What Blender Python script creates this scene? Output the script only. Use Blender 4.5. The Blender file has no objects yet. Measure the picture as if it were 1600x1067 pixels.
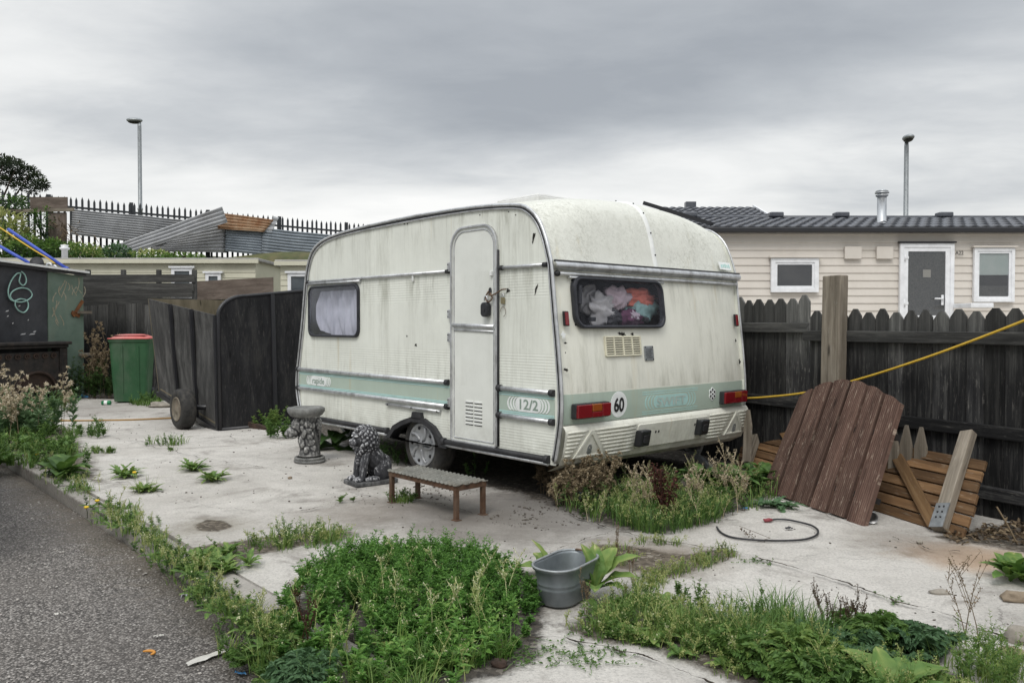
import bpy, bmesh, math, random
import numpy as np
from mathutils import Vector, Matrix, noise as mnoise
R = random.Random(7)
NR = np.random.RandomState(11)
sc = bpy.context.scene
COL = sc.collection

# ---------------------------------------------------------------- camera model
F, CX, CY, HZ, H = 1270.0, 800.0, 533.5, 507.0, 1.22
PITCH = math.atan((CY - HZ) / F)
FW = Vector((0, math.cos(PITCH), -math.sin(PITCH)))
UP = Vector((0, math.sin(PITCH), math.cos(PITCH)))
EYE = Vector((0, 0, H))
def ray(px, py):
    return FW + Vector((1, 0, 0)) * ((px - CX) / F) + UP * (-(py - CY) / F)
def at(px, py, Y):
    d = ray(px, py); return EYE + d * (Y / d.y)
def gr(px, py, z=0.0):
    d = ray(px, py); return EYE + d * ((z - H) / d.z)
def onplane(px, py, p0, n):
    d = ray(px, py); return EYE + d * ((p0 - EYE).dot(n) / d.dot(n))

# ---------------------------------------------------------------- mesh builder
class MB:
    def __init__(s):
        s.v = []; s.f = []; s.uv = []; s.t = []; s.sm = []; s.mi = []
    def add(s, verts, faces, uvs=None, tone=None, smooth=False, mi=0):
        b = len(s.v)
        if tone is None: tone = R.random()
        s.v += [tuple(p) for p in verts]
        s.t += [tone] * len(verts)
        for k, f in enumerate(faces):
            s.f.append(tuple(i + b for i in f))
            s.uv += list(uvs[k]) if uvs else [(0.0, 0.0)] * len(f)
            s.sm.append(smooth); s.mi.append(mi)
        return s
    def bx(s, o, a, b, c, tone=None, mi=0):
        """box from corner o with edge vectors a, b, c; uv u runs along the longest edge"""
        o = Vector(o); a = Vector(a); b = Vector(b); c = Vector(c)
        if a.cross(b).dot(c) < 0: a, b = b, a
        V = [o, o+a, o+a+b, o+b, o+c, o+a+c, o+a+b+c, o+b+c]
        Fs = [(3,2,1,0), (4,5,6,7), (0,1,5,4), (1,2,6,5), (2,3,7,6), (3,0,4,7)]
        L = max((a, b, c), key=lambda x: x.length); l = L.normalized()
        ou, ov = R.uniform(0, 50), R.uniform(0, 50)
        uvs = []
        for fc in Fs:
            q = []
            for i in fc:
                d = V[i] - o; u = d.dot(l); w = d - l * u
                k = 0.0
                for e in (a, b, c):
                    if e is not L: k += w.dot(e.normalized())
                q.append((u + ou, k + ov))
            uvs.append(q)
        return s.add(V, Fs, uvs, tone, False, mi)
    def cbox(s, c, sx, sy, sz, rz=0.0, tone=None, mi=0):
        """box standing on c (centre of its bottom), turned rz about z"""
        ca, sa = math.cos(rz), math.sin(rz)
        ax = Vector((ca, sa, 0)) * sx; ay = Vector((-sa, ca, 0)) * sy
        return s.bx(Vector(c) - ax/2 - ay/2, ax, ay, Vector((0, 0, sz)), tone, mi)
    def bar(s, p0, p1, w, h, up=(0, 0, 1), tone=None, mi=0):
        p0 = Vector(p0); p1 = Vector(p1); d = p1 - p0
        x = d.cross(Vector(up)).normalized(); y = x.cross(d).normalized()
        return s.bx(p0 - x*w/2 - y*h/2, d, x*w, y*h, tone, mi)
    def tube(s, path, r, n=8, closed=False, tone=None, mi=0, cap=True):
        path = [Vector(p) for p in path]; m = len(path)
        rs = r if hasattr(r, '__len__') else [r] * m
        V = []; Fs = []; uvs = []
        prev = None; acc = 0.0; us = []
        for i, p in enumerate(path):
            if closed: d = path[(i+1) % m] - path[i-1]
            else: d = path[min(i+1, m-1)] - path[max(i-1, 0)]
            if d.length < 1e-9: d = Vector((0, 0, 1))
            d.normalize()
            if prev is None:
                ref = Vector((0, 0, 1)) if abs(d.z) < 0.9 else Vector((1, 0, 0))
                x = d.cross(ref).normalized()
            else:
                x = (prev - d * prev.dot(d)).normalized()
            prev = x; y = d.cross(x)
            if i: acc += (p - path[i-1]).length
            us.append(acc)
            for k in range(n):
                a = 2*math.pi*k/n
                V.append(p + (x*math.cos(a) + y*math.sin(a)) * rs[i])
        for i in range(m if closed else m-1):
            j = (i+1) % m
            for k in range(n):
                k2 = (k+1) % n
                Fs.append((i*n+k, i*n+k2, j*n+k2, j*n+k))
                u0, u1 = us[i], us[i] + 0.1 if j == 0 else us[j]
                uvs.append([(u0, k/n), (u0, (k+1)/n), (u1, (k+1)/n), (u1, k/n)])
        s.add(V, Fs, uvs, tone, True, mi)
        if cap and not closed:
            b = len(s.v) - len(V)
            for base, rev in ((0, True), ((m-1)*n, False)):
                f = [b + base + k for k in range(n)]
                if rev: f.reverse()
                s.f.append(tuple(f)); s.uv += [(0, 0)] * n; s.sm.append(False); s.mi.append(mi)
        return s
    def slab(s, mp, poly, o0, o1, tone=None, mi=0, back=True):
        """2D polygon pushed through a map (a, b, off) -> world, from offset o0 to o1"""
        n = len(poly)
        ar = sum(poly[i][0]*poly[(i+1) % n][1] - poly[(i+1) % n][0]*poly[i][1] for i in range(n))
        ref = (Vector(mp(1, 0, 0)) - Vector(mp(0, 0, 0))).cross(Vector(mp(0, 1, 0)) - Vector(mp(0, 0, 0))).dot(Vector(mp(0, 0, 1)) - Vector(mp(0, 0, 0)))
        if (ar > 0) != (ref > 0): poly = list(reversed(poly))
        V = [mp(a, b, o0) for a, b in poly] + [mp(a, b, o1) for a, b in poly]
        Fs = [tuple(range(n, 2*n))]
        uvs = [[(a, b) for a, b in poly]]
        if back: Fs.append(tuple(range(n-1, -1, -1))); uvs.append([(a, b) for a, b in reversed(poly)])
        for i in range(n):
            j = (i+1) % n
            Fs.append((i, j, n+j, n+i)); uvs.append([poly[i], poly[j], poly[j], poly[i]])
        return s.add(V, Fs, uvs, tone, False, mi)
    def ring(s, mp, outer, inner, o0, o1, tone=None, mi=0):
        n = len(outer)
        V = [mp(a, b, o0) for a, b in outer] + [mp(a, b, o1) for a, b in outer] + [mp(a, b, o0) for a, b in inner] + [mp(a, b, o1) for a, b in inner]
        Fs = []
        for i in range(n):
            j = (i+1) % n
            Fs += [(n+i, n+j, 3*n+j, 3*n+i), (i, j, n+j, n+i), (2*n+j, 2*n+i, 3*n+i, 3*n+j), (j, i, 2*n+i, 2*n+j)]
        return s.add(V, Fs, None, tone, False, mi)
    def grid(s, nu, nv, fn, tone=None, smooth=True, mi=0, skip=None, uvs=True):
        V = [fn(i/(nu-1), j/(nv-1)) for i in range(nu) for j in range(nv)]
        Fs = []; U = []
        for i in range(nu-1):
            for j in range(nv-1):
                if skip and skip(i, j): continue
                Fs.append((i*nv+j, (i+1)*nv+j, (i+1)*nv+j+1, i*nv+j+1))
                U.append([(i/(nu-1), j/(nv-1)), ((i+1)/(nu-1), j/(nv-1)), ((i+1)/(nu-1), (j+1)/(nv-1)), (i/(nu-1), (j+1)/(nv-1))])
        return s.add(V, Fs, U, tone, smooth, mi)
    def lathe(s, c, prof, n=24, ax=(0, 0, 1), tone=None, mi=0, smooth=True, cap=True):
        ax = Vector(ax).normalized(); c = Vector(c)
        x = ax.cross(Vector((0, 0, 1)) if abs(ax.z) < .9 else Vector((1, 0, 0))).normalized(); y = ax.cross(x)
        V = []; Fs = []
        for r, z in prof:
            for k in range(n):
                a = 2*math.pi*k/n
                V.append(c + ax*z + (x*math.cos(a) + y*math.sin(a))*r)
        m = len(prof)
        for i in range(m-1):
            for k in range(n):
                Fs.append((i*n+k, i*n+(k+1) % n, (i+1)*n+(k+1) % n, (i+1)*n+k))
        s.add(V, Fs, None, tone, smooth, mi)
        if cap:
            b = len(s.v) - len(V)
            for base, rev in ((0, True), ((m-1)*n, False)):
                f = [b+base+k for k in range(n)]
                if rev: f.reverse()
                s.f.append(tuple(f)); s.uv += [(0, 0)]*n; s.sm.append(False); s.mi.append(mi)
        return s
    def blob(s, c, rad, nz=0.0, fs=3.0, nu=14, nv=10, seed=0, tone=None, mi=0, M=None, smooth=True):
        c = Vector(c); V = []; Fs = []
        for i in range(nv+1):
            th = math.pi*i/nv
            for k in range(nu):
                a = 2*math.pi*k/nu
                d = Vector((math.sin(th)*math.cos(a), math.sin(th)*math.sin(a), math.cos(th)))
                q = 1 + nz*mnoise.noise(d*fs + Vector((seed*7.3, seed*3.1, seed)))
                p = Vector((d.x*rad[0], d.y*rad[1], d.z*rad[2]))*q
                if M is not None: p = M @ p
                V.append(c + p)
        for i in range(nv):
            for k in range(nu):
                Fs.append((i*nu+k, (i+1)*nu+k, (i+1)*nu+(k+1) % nu, i*nu+(k+1) % nu))
        return s.add(V, Fs, None, tone, smooth, mi)

WL = {}
def wloc(o): return WL.get(o.name, Vector((0, 0, 0)))
def build(mb, name, mats, parent=None, bevel=0.0, origin=None, remesh=0.0, sharp=None):
    if not isinstance(mats, (list, tuple)): mats = [mats]
    if parent is not None: off = wloc(parent)
    elif origin is not None: off = Vector(origin)
    else:
        xs = [p[0] for p in mb.v]; ys = [p[1] for p in mb.v]; zs = [p[2] for p in mb.v]
        off = Vector(((min(xs)+max(xs))/2, (min(ys)+max(ys))/2, min(zs)))
    me = bpy.data.meshes.new(name)
    V = np.array(mb.v, dtype=float) - np.array(off)
    k = len(mb.f); mb.uv = mb.uv[:sum(len(f) for f in mb.f)]; mb.sm = mb.sm[:k]; mb.mi = mb.mi[:k]
    me.from_pydata(V.tolist(), [], mb.f)
    uvl = me.uv_layers.new(name='UVMap')
    uvl.data.foreach_set('uv', np.array(mb.uv, dtype=np.float32).ravel())
    at_ = me.attributes.new('tone', 'FLOAT', 'POINT')
    at_.data.foreach_set('value', np.array(mb.t, dtype=np.float32))
    me.polygons.foreach_set('use_smooth', mb.sm)
    for m in mats: me.materials.append(m)
    if len(mats) > 1: me.polygons.foreach_set('material_index', mb.mi)
    me.update()
    o = bpy.data.objects.new(name, me); COL.objects.link(o)
    WL[o.name] = off
    if parent is not None: o.parent = parent
    else: o.location = off
    if remesh:
        r = o.modifiers.new('remesh', 'REMESH'); r.mode = 'VOXEL'; r.voxel_size = remesh; r.use_smooth_shade = True
    if bevel:
        b = o.modifiers.new('bevel', 'BEVEL'); b.width = bevel; b.segments = 2; b.limit_method = 'ANGLE'; b.angle_limit = math.radians(35)
    return o
def tag(o, label=None, cat=None, group=None, kind=None):
    if label: o['label'] = label
    if cat: o['category'] = cat
    if group: o['group'] = group
    if kind: o['kind'] = kind
    return o
def thing(name, loc, label, cat, group=None):
    o = bpy.data.objects.new(name, None); COL.objects.link(o)
    o.empty_display_size = .2; o.location = loc; WL[o.name] = Vector(loc)
    return tag(o, label, cat, group)
def one(mb, name, mats, label, cat, group=None, **k):
    return tag(build(mb, name, mats, **k), label, cat, group)
def dup(root, loc, rz=0.0, label=None, scale=1.0):
    c = root.copy(); COL.objects.link(c); c.location = loc; c.rotation_euler = (0, 0, rz); c.scale = (scale,)*3
    WL[c.name] = Vector(loc)
    if label: c['label'] = label
    for ch in list(root.children):
        d = ch.copy(); COL.objects.link(d); d.parent = c
        for g in list(ch.children):
            e = g.copy(); COL.objects.link(e); e.parent = d
    return c

def rrect(x0, y0, x1, y1, r, n=5):
    """rounded rectangle, r one radius or four (bl, br, tr, tl)"""
    rs = r if hasattr(r, '__len__') else (r,)*4
    P = []
    for (cx, cy, a0, q) in ((x0+rs[0], y0+rs[0], 180, rs[0]), (x1-rs[1], y0+rs[1], 270, rs[1]), (x1-rs[2], y1-rs[2], 0, rs[2]), (x0+rs[3], y1-rs[3], 90, rs[3])):
        for i in range(n+1):
            a = math.radians(a0 + 90*i/n)
            P.append((cx + q*math.cos(a), cy + q*math.sin(a)))
    return P
def ellipse(cx, cy, rx, ry, n=24):
    return [(cx+rx*math.cos(2*math.pi*i/n), cy+ry*math.sin(2*math.pi*i/n)) for i in range(n)]
def text(mb, body, mp, a0, b0, h, sx=1.0, off=0.004, bold=0.0, mi=0, center=True):
    """letters pushed through a map"""
    cu = bpy.data.curves.new('txt', 'FONT'); cu.body = body; cu.size = 1.0; cu.offset = bold
    cu.align_x = 'CENTER' if center else 'LEFT'
    ob = bpy.data.objects.new('txt', cu); COL.objects.link(ob)
    bpy.context.view_layer.update()
    me = bpy.data.meshes.new_from_object(ob.evaluated_get(bpy.context.evaluated_depsgraph_get()))
    V = [mp(a0 + v.co.x*h*sx*1.4, b0 + v.co.y*h*1.4, off) for v in me.vertices]
    mb.add(V, [tuple(p.vertices) for p in me.polygons], None, .5, False, mi)
    bpy.data.objects.remove(ob); bpy.data.curves.remove(cu); bpy.data.meshes.remove(me)
    return mb
def catmull(P, k=4, closed=False):
    n = len(P); out = []
    for i in range(n if closed else n-1):
        g = lambda j: Vector(P[j % n] if closed else P[min(max(j, 0), n-1)])
        p0, p1, p2, p3 = g(i-1), g(i), g(i+1), g(i+2)
        for q in range(k):
            t = q/k
            out.append(0.5*((2*p1) + (p2-p0)*t + (2*p0-5*p1+4*p2-p3)*t*t + (3*p1-p0-3*p2+p3)*t**3))
    if not closed: out.append(Vector(P[-1]))
    return out

# ---------------------------------------------------------------- materials
def mnew(name):
    m = bpy.data.materials.new(name); m.use_nodes = True
    nt = m.node_tree
    return m, nt, nt.nodes['Principled BSDF']
def lk(nt, a, b): nt.links.new(a, b)
def val(nt, sock, x):
    if isinstance(x, (int, float)): sock.default_value = x
    elif isinstance(x, (tuple, list)): sock.default_value = tuple(x) + ((1,) if len(x) == 3 and len(sock.default_value) == 4 else ())
    else: lk(nt, x, sock)
def mth(nt, op, a, b=0.0, c=None, clamp=False):
    n = nt.nodes.new('ShaderNodeMath'); n.operation = op; n.use_clamp = clamp
    val(nt, n.inputs[0], a); val(nt, n.inputs[1], b)
    if c is not None: val(nt, n.inputs[2], c)
    return n.outputs[0]
def coord(nt, kind='Object', scale=(1, 1, 1), loc=(0, 0, 0)):
    t = nt.nodes.new('ShaderNodeTexCoord'); m = nt.nodes.new('ShaderNodeMapping')
    m.inputs['Scale'].default_value = scale; m.inputs['Location'].default_value = loc
    lk(nt, t.outputs[kind], m.inputs['Vector']); return m.outputs[0]
def nz(nt, vec, scale=5, detail=6, rough=.6, dist=0.0, out='Fac'):
    n = nt.nodes.new('ShaderNodeTexNoise'); n.inputs['Scale'].default_value = scale; n.inputs['Detail'].default_value = detail
    n.inputs['Roughness'].default_value = rough; n.inputs['Distortion'].default_value = dist
    lk(nt, vec, n.inputs['Vector']); return n.outputs[out]
def vor(nt, vec, scale, feature='F1', out='Distance', rand=1.0):
    n = nt.nodes.new('ShaderNodeTexVoronoi'); n.feature = feature; n.inputs['Scale'].default_value = scale; n.inputs['Randomness'].default_value = rand
    lk(nt, vec, n.inputs['Vector']); return n.outputs[out]
def ramp(nt, fac, stops, interp='LINEAR'):
    n = nt.nodes.new('ShaderNodeValToRGB'); n.color_ramp.interpolation = interp
    e = n.color_ramp.elements
    while len(e) < len(stops): e.new(0.5)
    for i, (p, c) in enumerate(stops):
        e[i].position = p
        if isinstance(c, (int, float)): c = (c, c, c)
        e[i].color = tuple(c) + (1,) if len(c) == 3 else c
    lk(nt, fac, n.inputs[0]); return n.outputs[0]
def mix(nt, fac, a, b, mode='MIX'):
    n = nt.nodes.new('ShaderNodeMix'); n.data_type = 'RGBA'; n.blend_type = mode
    val(nt, n.inputs[0], fac)
    for s_, x in ((n.inputs[6], a), (n.inputs[7], b)): val(nt, s_, x)
    return n.outputs[2]
def bump(nt, bs, h, strength=.3, dist=.01, prev=None):
    n = nt.nodes.new('ShaderNodeBump'); n.inputs['Strength'].default_value = strength; n.inputs['Distance'].default_value = dist
    lk(nt, h, n.inputs['Height'])
    if prev is not None: lk(nt, prev, n.inputs['Normal'])
    lk(nt, n.outputs[0], bs.inputs['Normal']); return n.outputs[0]
def attr(nt, name='tone'):
    n = nt.nodes.new('ShaderNodeAttribute'); n.attribute_name = name; return n.outputs['Fac']
def surf(name, lo, hi, scale=6, rough=.7, bmp=.25, bscale=None, metal=0.0, stretch=(1, 1, 1), dirt=None, dirt_amt=.5, spec=.4, tonevar=0.0, rvar=.15, bdist=.006):
    m, nt, bs = mnew(name)
    v = coord(nt, 'Object', stretch)
    n1 = nz(nt, v, scale, 8, .65)
    c = ramp(nt, n1, [(.3, lo), (.7, hi)])
    if dirt:
        n2 = nz(nt, coord(nt, 'Object', (1, 1, .45), (3, 1, 7)), scale*.6, 9, .72)
        c = mix(nt, mth(nt, 'MULTIPLY', ramp(nt, n2, [(.48, 0), (.72, 1)]), dirt_amt), c, dirt)
    if tonevar:
        k = mth(nt, 'MULTIPLY_ADD', attr(nt), 2*tonevar, 1-tonevar)
        h = nt.nodes.new('ShaderNodeHueSaturation'); lk(nt, k, h.inputs['Value']); lk(nt, c, h.inputs['Color']); c = h.outputs[0]
    lk(nt, c, bs.inputs['Base Color'])
    lk(nt, mth(nt, 'MULTIPLY_ADD', n1, rvar*2, rough-rvar, clamp=True), bs.inputs['Roughness'])
    bs.inputs['Metallic'].default_value = metal; bs.inputs['Specular IOR Level'].default_value = spec
    if bmp: bump(nt, bs, nz(nt, v, bscale or scale*8, 6, .7), bmp, bdist)
    return m
def wood(name, lo, mid, hi, rough=.85, tonevar=.3, grain=38, peel=None, peel_amt=.5, bmp=.5, knot=True, top=None):
    """grain runs along uv.u"""
    m, nt, bs = mnew(name)
    v = coord(nt, 'UV', (1.6, grain, 1))
    n1 = nz(nt, v, 1.0, 8, .68, .6)
    c = ramp(nt, n1, [(.28, lo), (.5, mid), (.74, hi)])
    big = nz(nt, coord(nt, 'UV', (1.2, 5, 1), (4, 2, 0)), 1.5, 5, .6)
    c = mix(nt, ramp(nt, big, [(.35, 0.0), (.75, .7)]), c, lo)
    if knot:
        kd = vor(nt, coord(nt, 'UV', (2.2, 9, 1)), 1.0)
        c = mix(nt, ramp(nt, kd, [(.05, .85), (.13, 0.0)]), c, tuple(x*.35 for x in lo))
    if peel:
        n3 = nz(nt, coord(nt, 'UV', (5, 45, 1), (1, 9, 0)), 1.6, 8, .75)
        c = mix(nt, mth(nt, 'MULTIPLY', ramp(nt, n3, [(.56, 0), (.66, 1)]), peel_amt), c, peel)
    if top:
        tcn = nt.nodes.new('ShaderNodeTexCoord'); sp_ = nt.nodes.new('ShaderNodeSeparateXYZ'); lk(nt, tcn.outputs['Object'], sp_.inputs[0])
        kz = mth(nt, 'MULTIPLY_ADD', nz(nt, coord(nt, 'UV', (3, 14, 1), (2, 5, 0)), 1.3, 7, .7), .5, mth(nt, 'SUBTRACT', sp_.outputs[2], .25))
        c = mix(nt, mth(nt, 'MULTIPLY', ramp(nt, mth(nt, 'MULTIPLY', kz, .75), [(.62, 0), (.92, 1)]), .5), c, mix(nt, 1, top, ramp(nt, n1, [(.3, .45), (.7, 1.2)]), 'MULTIPLY'))
        blot = nz(nt, coord(nt, 'Object', (1, 1, .5)), 2.4, 7, .72)
        c = mix(nt, mth(nt, 'MULTIPLY', ramp(nt, blot, [(.52, 0), (.66, 1)]), .36), c, mix(nt, 1, tuple(x*.9 for x in top), ramp(nt, n1, [(.35, .2), (.65, 1.1)]), 'MULTIPLY'))
    k = mth(nt, 'MULTIPLY_ADD', attr(nt), 2*tonevar, 1-tonevar)
    h = nt.nodes.new('ShaderNodeHueSaturation'); lk(nt, k, h.inputs['Value']); lk(nt, c, h.inputs['Color'])
    lk(nt, h.outputs[0], bs.inputs['Base Color'])
    bs.inputs['Roughness'].default_value = rough; bs.inputs['Specular IOR Level'].default_value = .25
    bump(nt, bs, n1, bmp, .006)
    return m
def leafmat(name, stops, trans=.3, rough=.55):
    m, nt, bs = mnew(name)
    c = ramp(nt, attr(nt), stops)
    lk(nt, c, bs.inputs['Base Color']); bs.inputs['Roughness'].default_value = rough; bs.inputs['Specular IOR Level'].default_value = .3
    if trans:
        t = nt.nodes.new('ShaderNodeBsdfTranslucent'); lk(nt, mix(nt, .35, c, (1, 1, .3), 'MULTIPLY'), t.inputs['Color'])
        mx = nt.nodes.new('ShaderNodeMixShader'); mx.inputs[0].default_value = trans
        out = nt.nodes['Material Output']
        lk(nt, bs.outputs[0], mx.inputs[1]); lk(nt, t.outputs[0], mx.inputs[2]); lk(nt, mx.outputs[0], out.inputs['Surface'])
    return m
def plain(name, col, rough=.5, metal=0.0, spec=.5, var=.12):
    return surf(name, tuple(x*(1-var) for x in col), tuple(min(1, x*(1+var)) for x in col), 9, rough, .08, metal=metal, spec=spec, rvar=.08)
def glass(name, tint, refl=.08, dark=.5, dirt=.15, dirtcol=(.5, .5, .5)):
    """thin pane: transparent tint under a fresnel gloss and patchy dust"""
    m, nt, bs = mnew(name)
    out = nt.nodes['Material Output']
    tr = nt.nodes.new('ShaderNodeBsdfTransparent'); tr.inputs[0].default_value = tuple(tint) + (1,)
    gl = nt.nodes.new('ShaderNodeBsdfGlossy'); gl.inputs['Roughness'].default_value = .06; gl.inputs[0].default_value = (.9, .92, 1, 1)
    df = nt.nodes.new('ShaderNodeBsdfDiffuse'); df.inputs[0].default_value = tuple(dirtcol) + (1,)
    lw = nt.nodes.new('ShaderNodeLayerWeight'); lw.inputs[0].default_value = .5
    m1 = nt.nodes.new('ShaderNodeMixShader'); lk(nt, mth(nt, 'ADD', mth(nt, 'POWER', lw.outputs['Facing'], 4.0), refl, clamp=True), m1.inputs[0]); lk(nt, tr.outputs[0], m1.inputs[1]); lk(nt, gl.outputs[0], m1.inputs[2])
    m2 = nt.nodes.new('ShaderNodeMixShader')
    lk(nt, mth(nt, 'MULTIPLY', ramp(nt, nz(nt, coord(nt, 'Object', (1, 1, .5)), 9, 7, .7), [(.35, .3), (.7, 1)]), dirt), m2.inputs[0])
    lk(nt, m1.outputs[0], m2.inputs[1]); lk(nt, df.outputs[0], m2.inputs[2]); lk(nt, m2.outputs[0], out.inputs['Surface'])
    return m
MAT = {}
# ---------------------------------------------------------------- camera, light, sky
cam = bpy.data.cameras.new('camera'); cam.sensor_width = 36; cam.lens = 36*F/1600; cam.clip_end = 2000; cam.clip_start = .05
co = bpy.data.objects.new('camera', cam); COL.objects.link(co); co.location = EYE; co.rotation_euler = (math.pi/2 - PITCH, 0, 0)
sc.camera = co
sc.view_settings.view_transform = 'Standard'; sc.view_settings.look = 'None'; sc.view_settings.exposure = 0; sc.view_settings.gamma = 1
SUN_EL, SUN_AZ = math.radians(52), math.radians(200)      # azimuth clockwise from +Y
sd = Vector((math.sin(SUN_AZ)*math.cos(SUN_EL), math.cos(SUN_AZ)*math.cos(SUN_EL), math.sin(SUN_EL)))
sun = bpy.data.lights.new('sun', 'SUN'); sun.energy = 1.5; sun.angle = math.radians(22); sun.color = (1, .97, .92)
so = bpy.data.objects.new('sun', sun); COL.objects.link(so); so.rotation_euler = sd.to_track_quat('Z', 'Y').to_euler(); so.location = sd*40
w = bpy.data.worlds.new('World'); sc.world = w; w.use_nodes = True
nt = w.node_tree; bg = nt.nodes['Background']; bg.inputs['Strength'].default_value = .1
sky = nt.nodes.new('ShaderNodeTexSky'); sky.sky_type = 'NISHITA'; sky.sun_disc = False
sky.sun_elevation = SUN_EL; sky.sun_rotation = SUN_AZ; sky.air_density = 1.5; sky.dust_density = 3
tc = nt.nodes.new('ShaderNodeTexCoord'); sp = nt.nodes.new('ShaderNodeSeparateXYZ'); lk(nt, tc.outputs['Generated'], sp.inputs[0])
zz = mth(nt, 'ADD', mth(nt, 'MAXIMUM', sp.outputs[2], 0.0), .16)
cv = nt.nodes.new('ShaderNodeCombineXYZ')
lk(nt, mth(nt, 'DIVIDE', sp.outputs[0], zz), cv.inputs[0]); lk(nt, mth(nt, 'DIVIDE', sp.outputs[1], zz), cv.inputs[1])
mp_ = nt.nodes.new('ShaderNodeMapping'); mp_.inputs['Scale'].default_value = (.62, .95, 1); mp_.inputs['Location'].default_value = (1.35, .3, 0); mp_.inputs['Rotation'].default_value = (0, 0, .35)
lk(nt, cv.outputs[0], mp_.inputs[0])
n1 = nz(nt, mp_.outputs[0], .8, 7, .5, .35)
n2 = nz(nt, mp_.outputs[0], 2.6, 8, .55, .3)
n3 = nz(nt, mp_.outputs[0], 7.0, 8, .6, .6)
cl = mth(nt, 'MULTIPLY_ADD', n3, .08, mth(nt, 'MULTIPLY_ADD', n2, .36, mth(nt, 'MULTIPLY', n1, .5)))
# large lit and dark banks of the cloud deck, by direction
ax_ = mth(nt, 'DIVIDE', sp.outputs[0], mth(nt, 'MAXIMUM', sp.outputs[1], .05))
el = sp.outputs[2]
def gauss(x0, sx, e0, se):
    a = mth(nt, 'DIVIDE', mth(nt, 'SUBTRACT', ax_, x0), sx); b = mth(nt, 'DIVIDE', mth(nt, 'SUBTRACT', el, e0), se)
    q = mth(nt, 'ADD', mth(nt, 'MULTIPLY', a, a), mth(nt, 'MULTIPLY', b, b))
    return mth(nt, 'EXPONENT', mth(nt, 'MULTIPLY', q, -1.0))
deck = mth(nt, 'MULTIPLY_ADD', gauss(.02, .42, .30, .10), -.17, cl)
deck = mth(nt, 'MULTIPLY_ADD', gauss(.30, .30, .26, .05), -.08, deck)
deck = mth(nt, 'MULTIPLY_ADD', gauss(.62, .22, .17, .07), -.05, deck)
deck = mth(nt, 'MULTIPLY_ADD', gauss(-.2, .32, .12, .05), .22, deck)
deck = mth(nt, 'MULTIPLY_ADD', gauss(.20, .22, .185, .045), .24, deck)
deck = mth(nt, 'MULTIPLY_ADD', gauss(.55, .25, .25, .06), .12, deck)
deck = mth(nt, 'MULTIPLY_ADD', gauss(-.62, .26, .30, .14), .13, deck)
deck = mth(nt, 'MULTIPLY_ADD', gauss(0, 3, .08, .07), .17, deck)
cc = ramp(nt, deck, [(.24, (.37, .395, .43)), (.37, (.47, .495, .525)), (.49, (.61, .63, .65)), (.61, (.81, .82, .82)), (.75, (.96, .96, .95))])
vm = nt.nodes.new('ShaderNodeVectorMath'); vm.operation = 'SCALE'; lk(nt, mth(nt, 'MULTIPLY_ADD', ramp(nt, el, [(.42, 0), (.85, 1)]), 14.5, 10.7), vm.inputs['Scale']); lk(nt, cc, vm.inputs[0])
lk(nt, mix(nt, .93, sky.outputs[0], vm.outputs[0]), bg.inputs['Color'])

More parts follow.
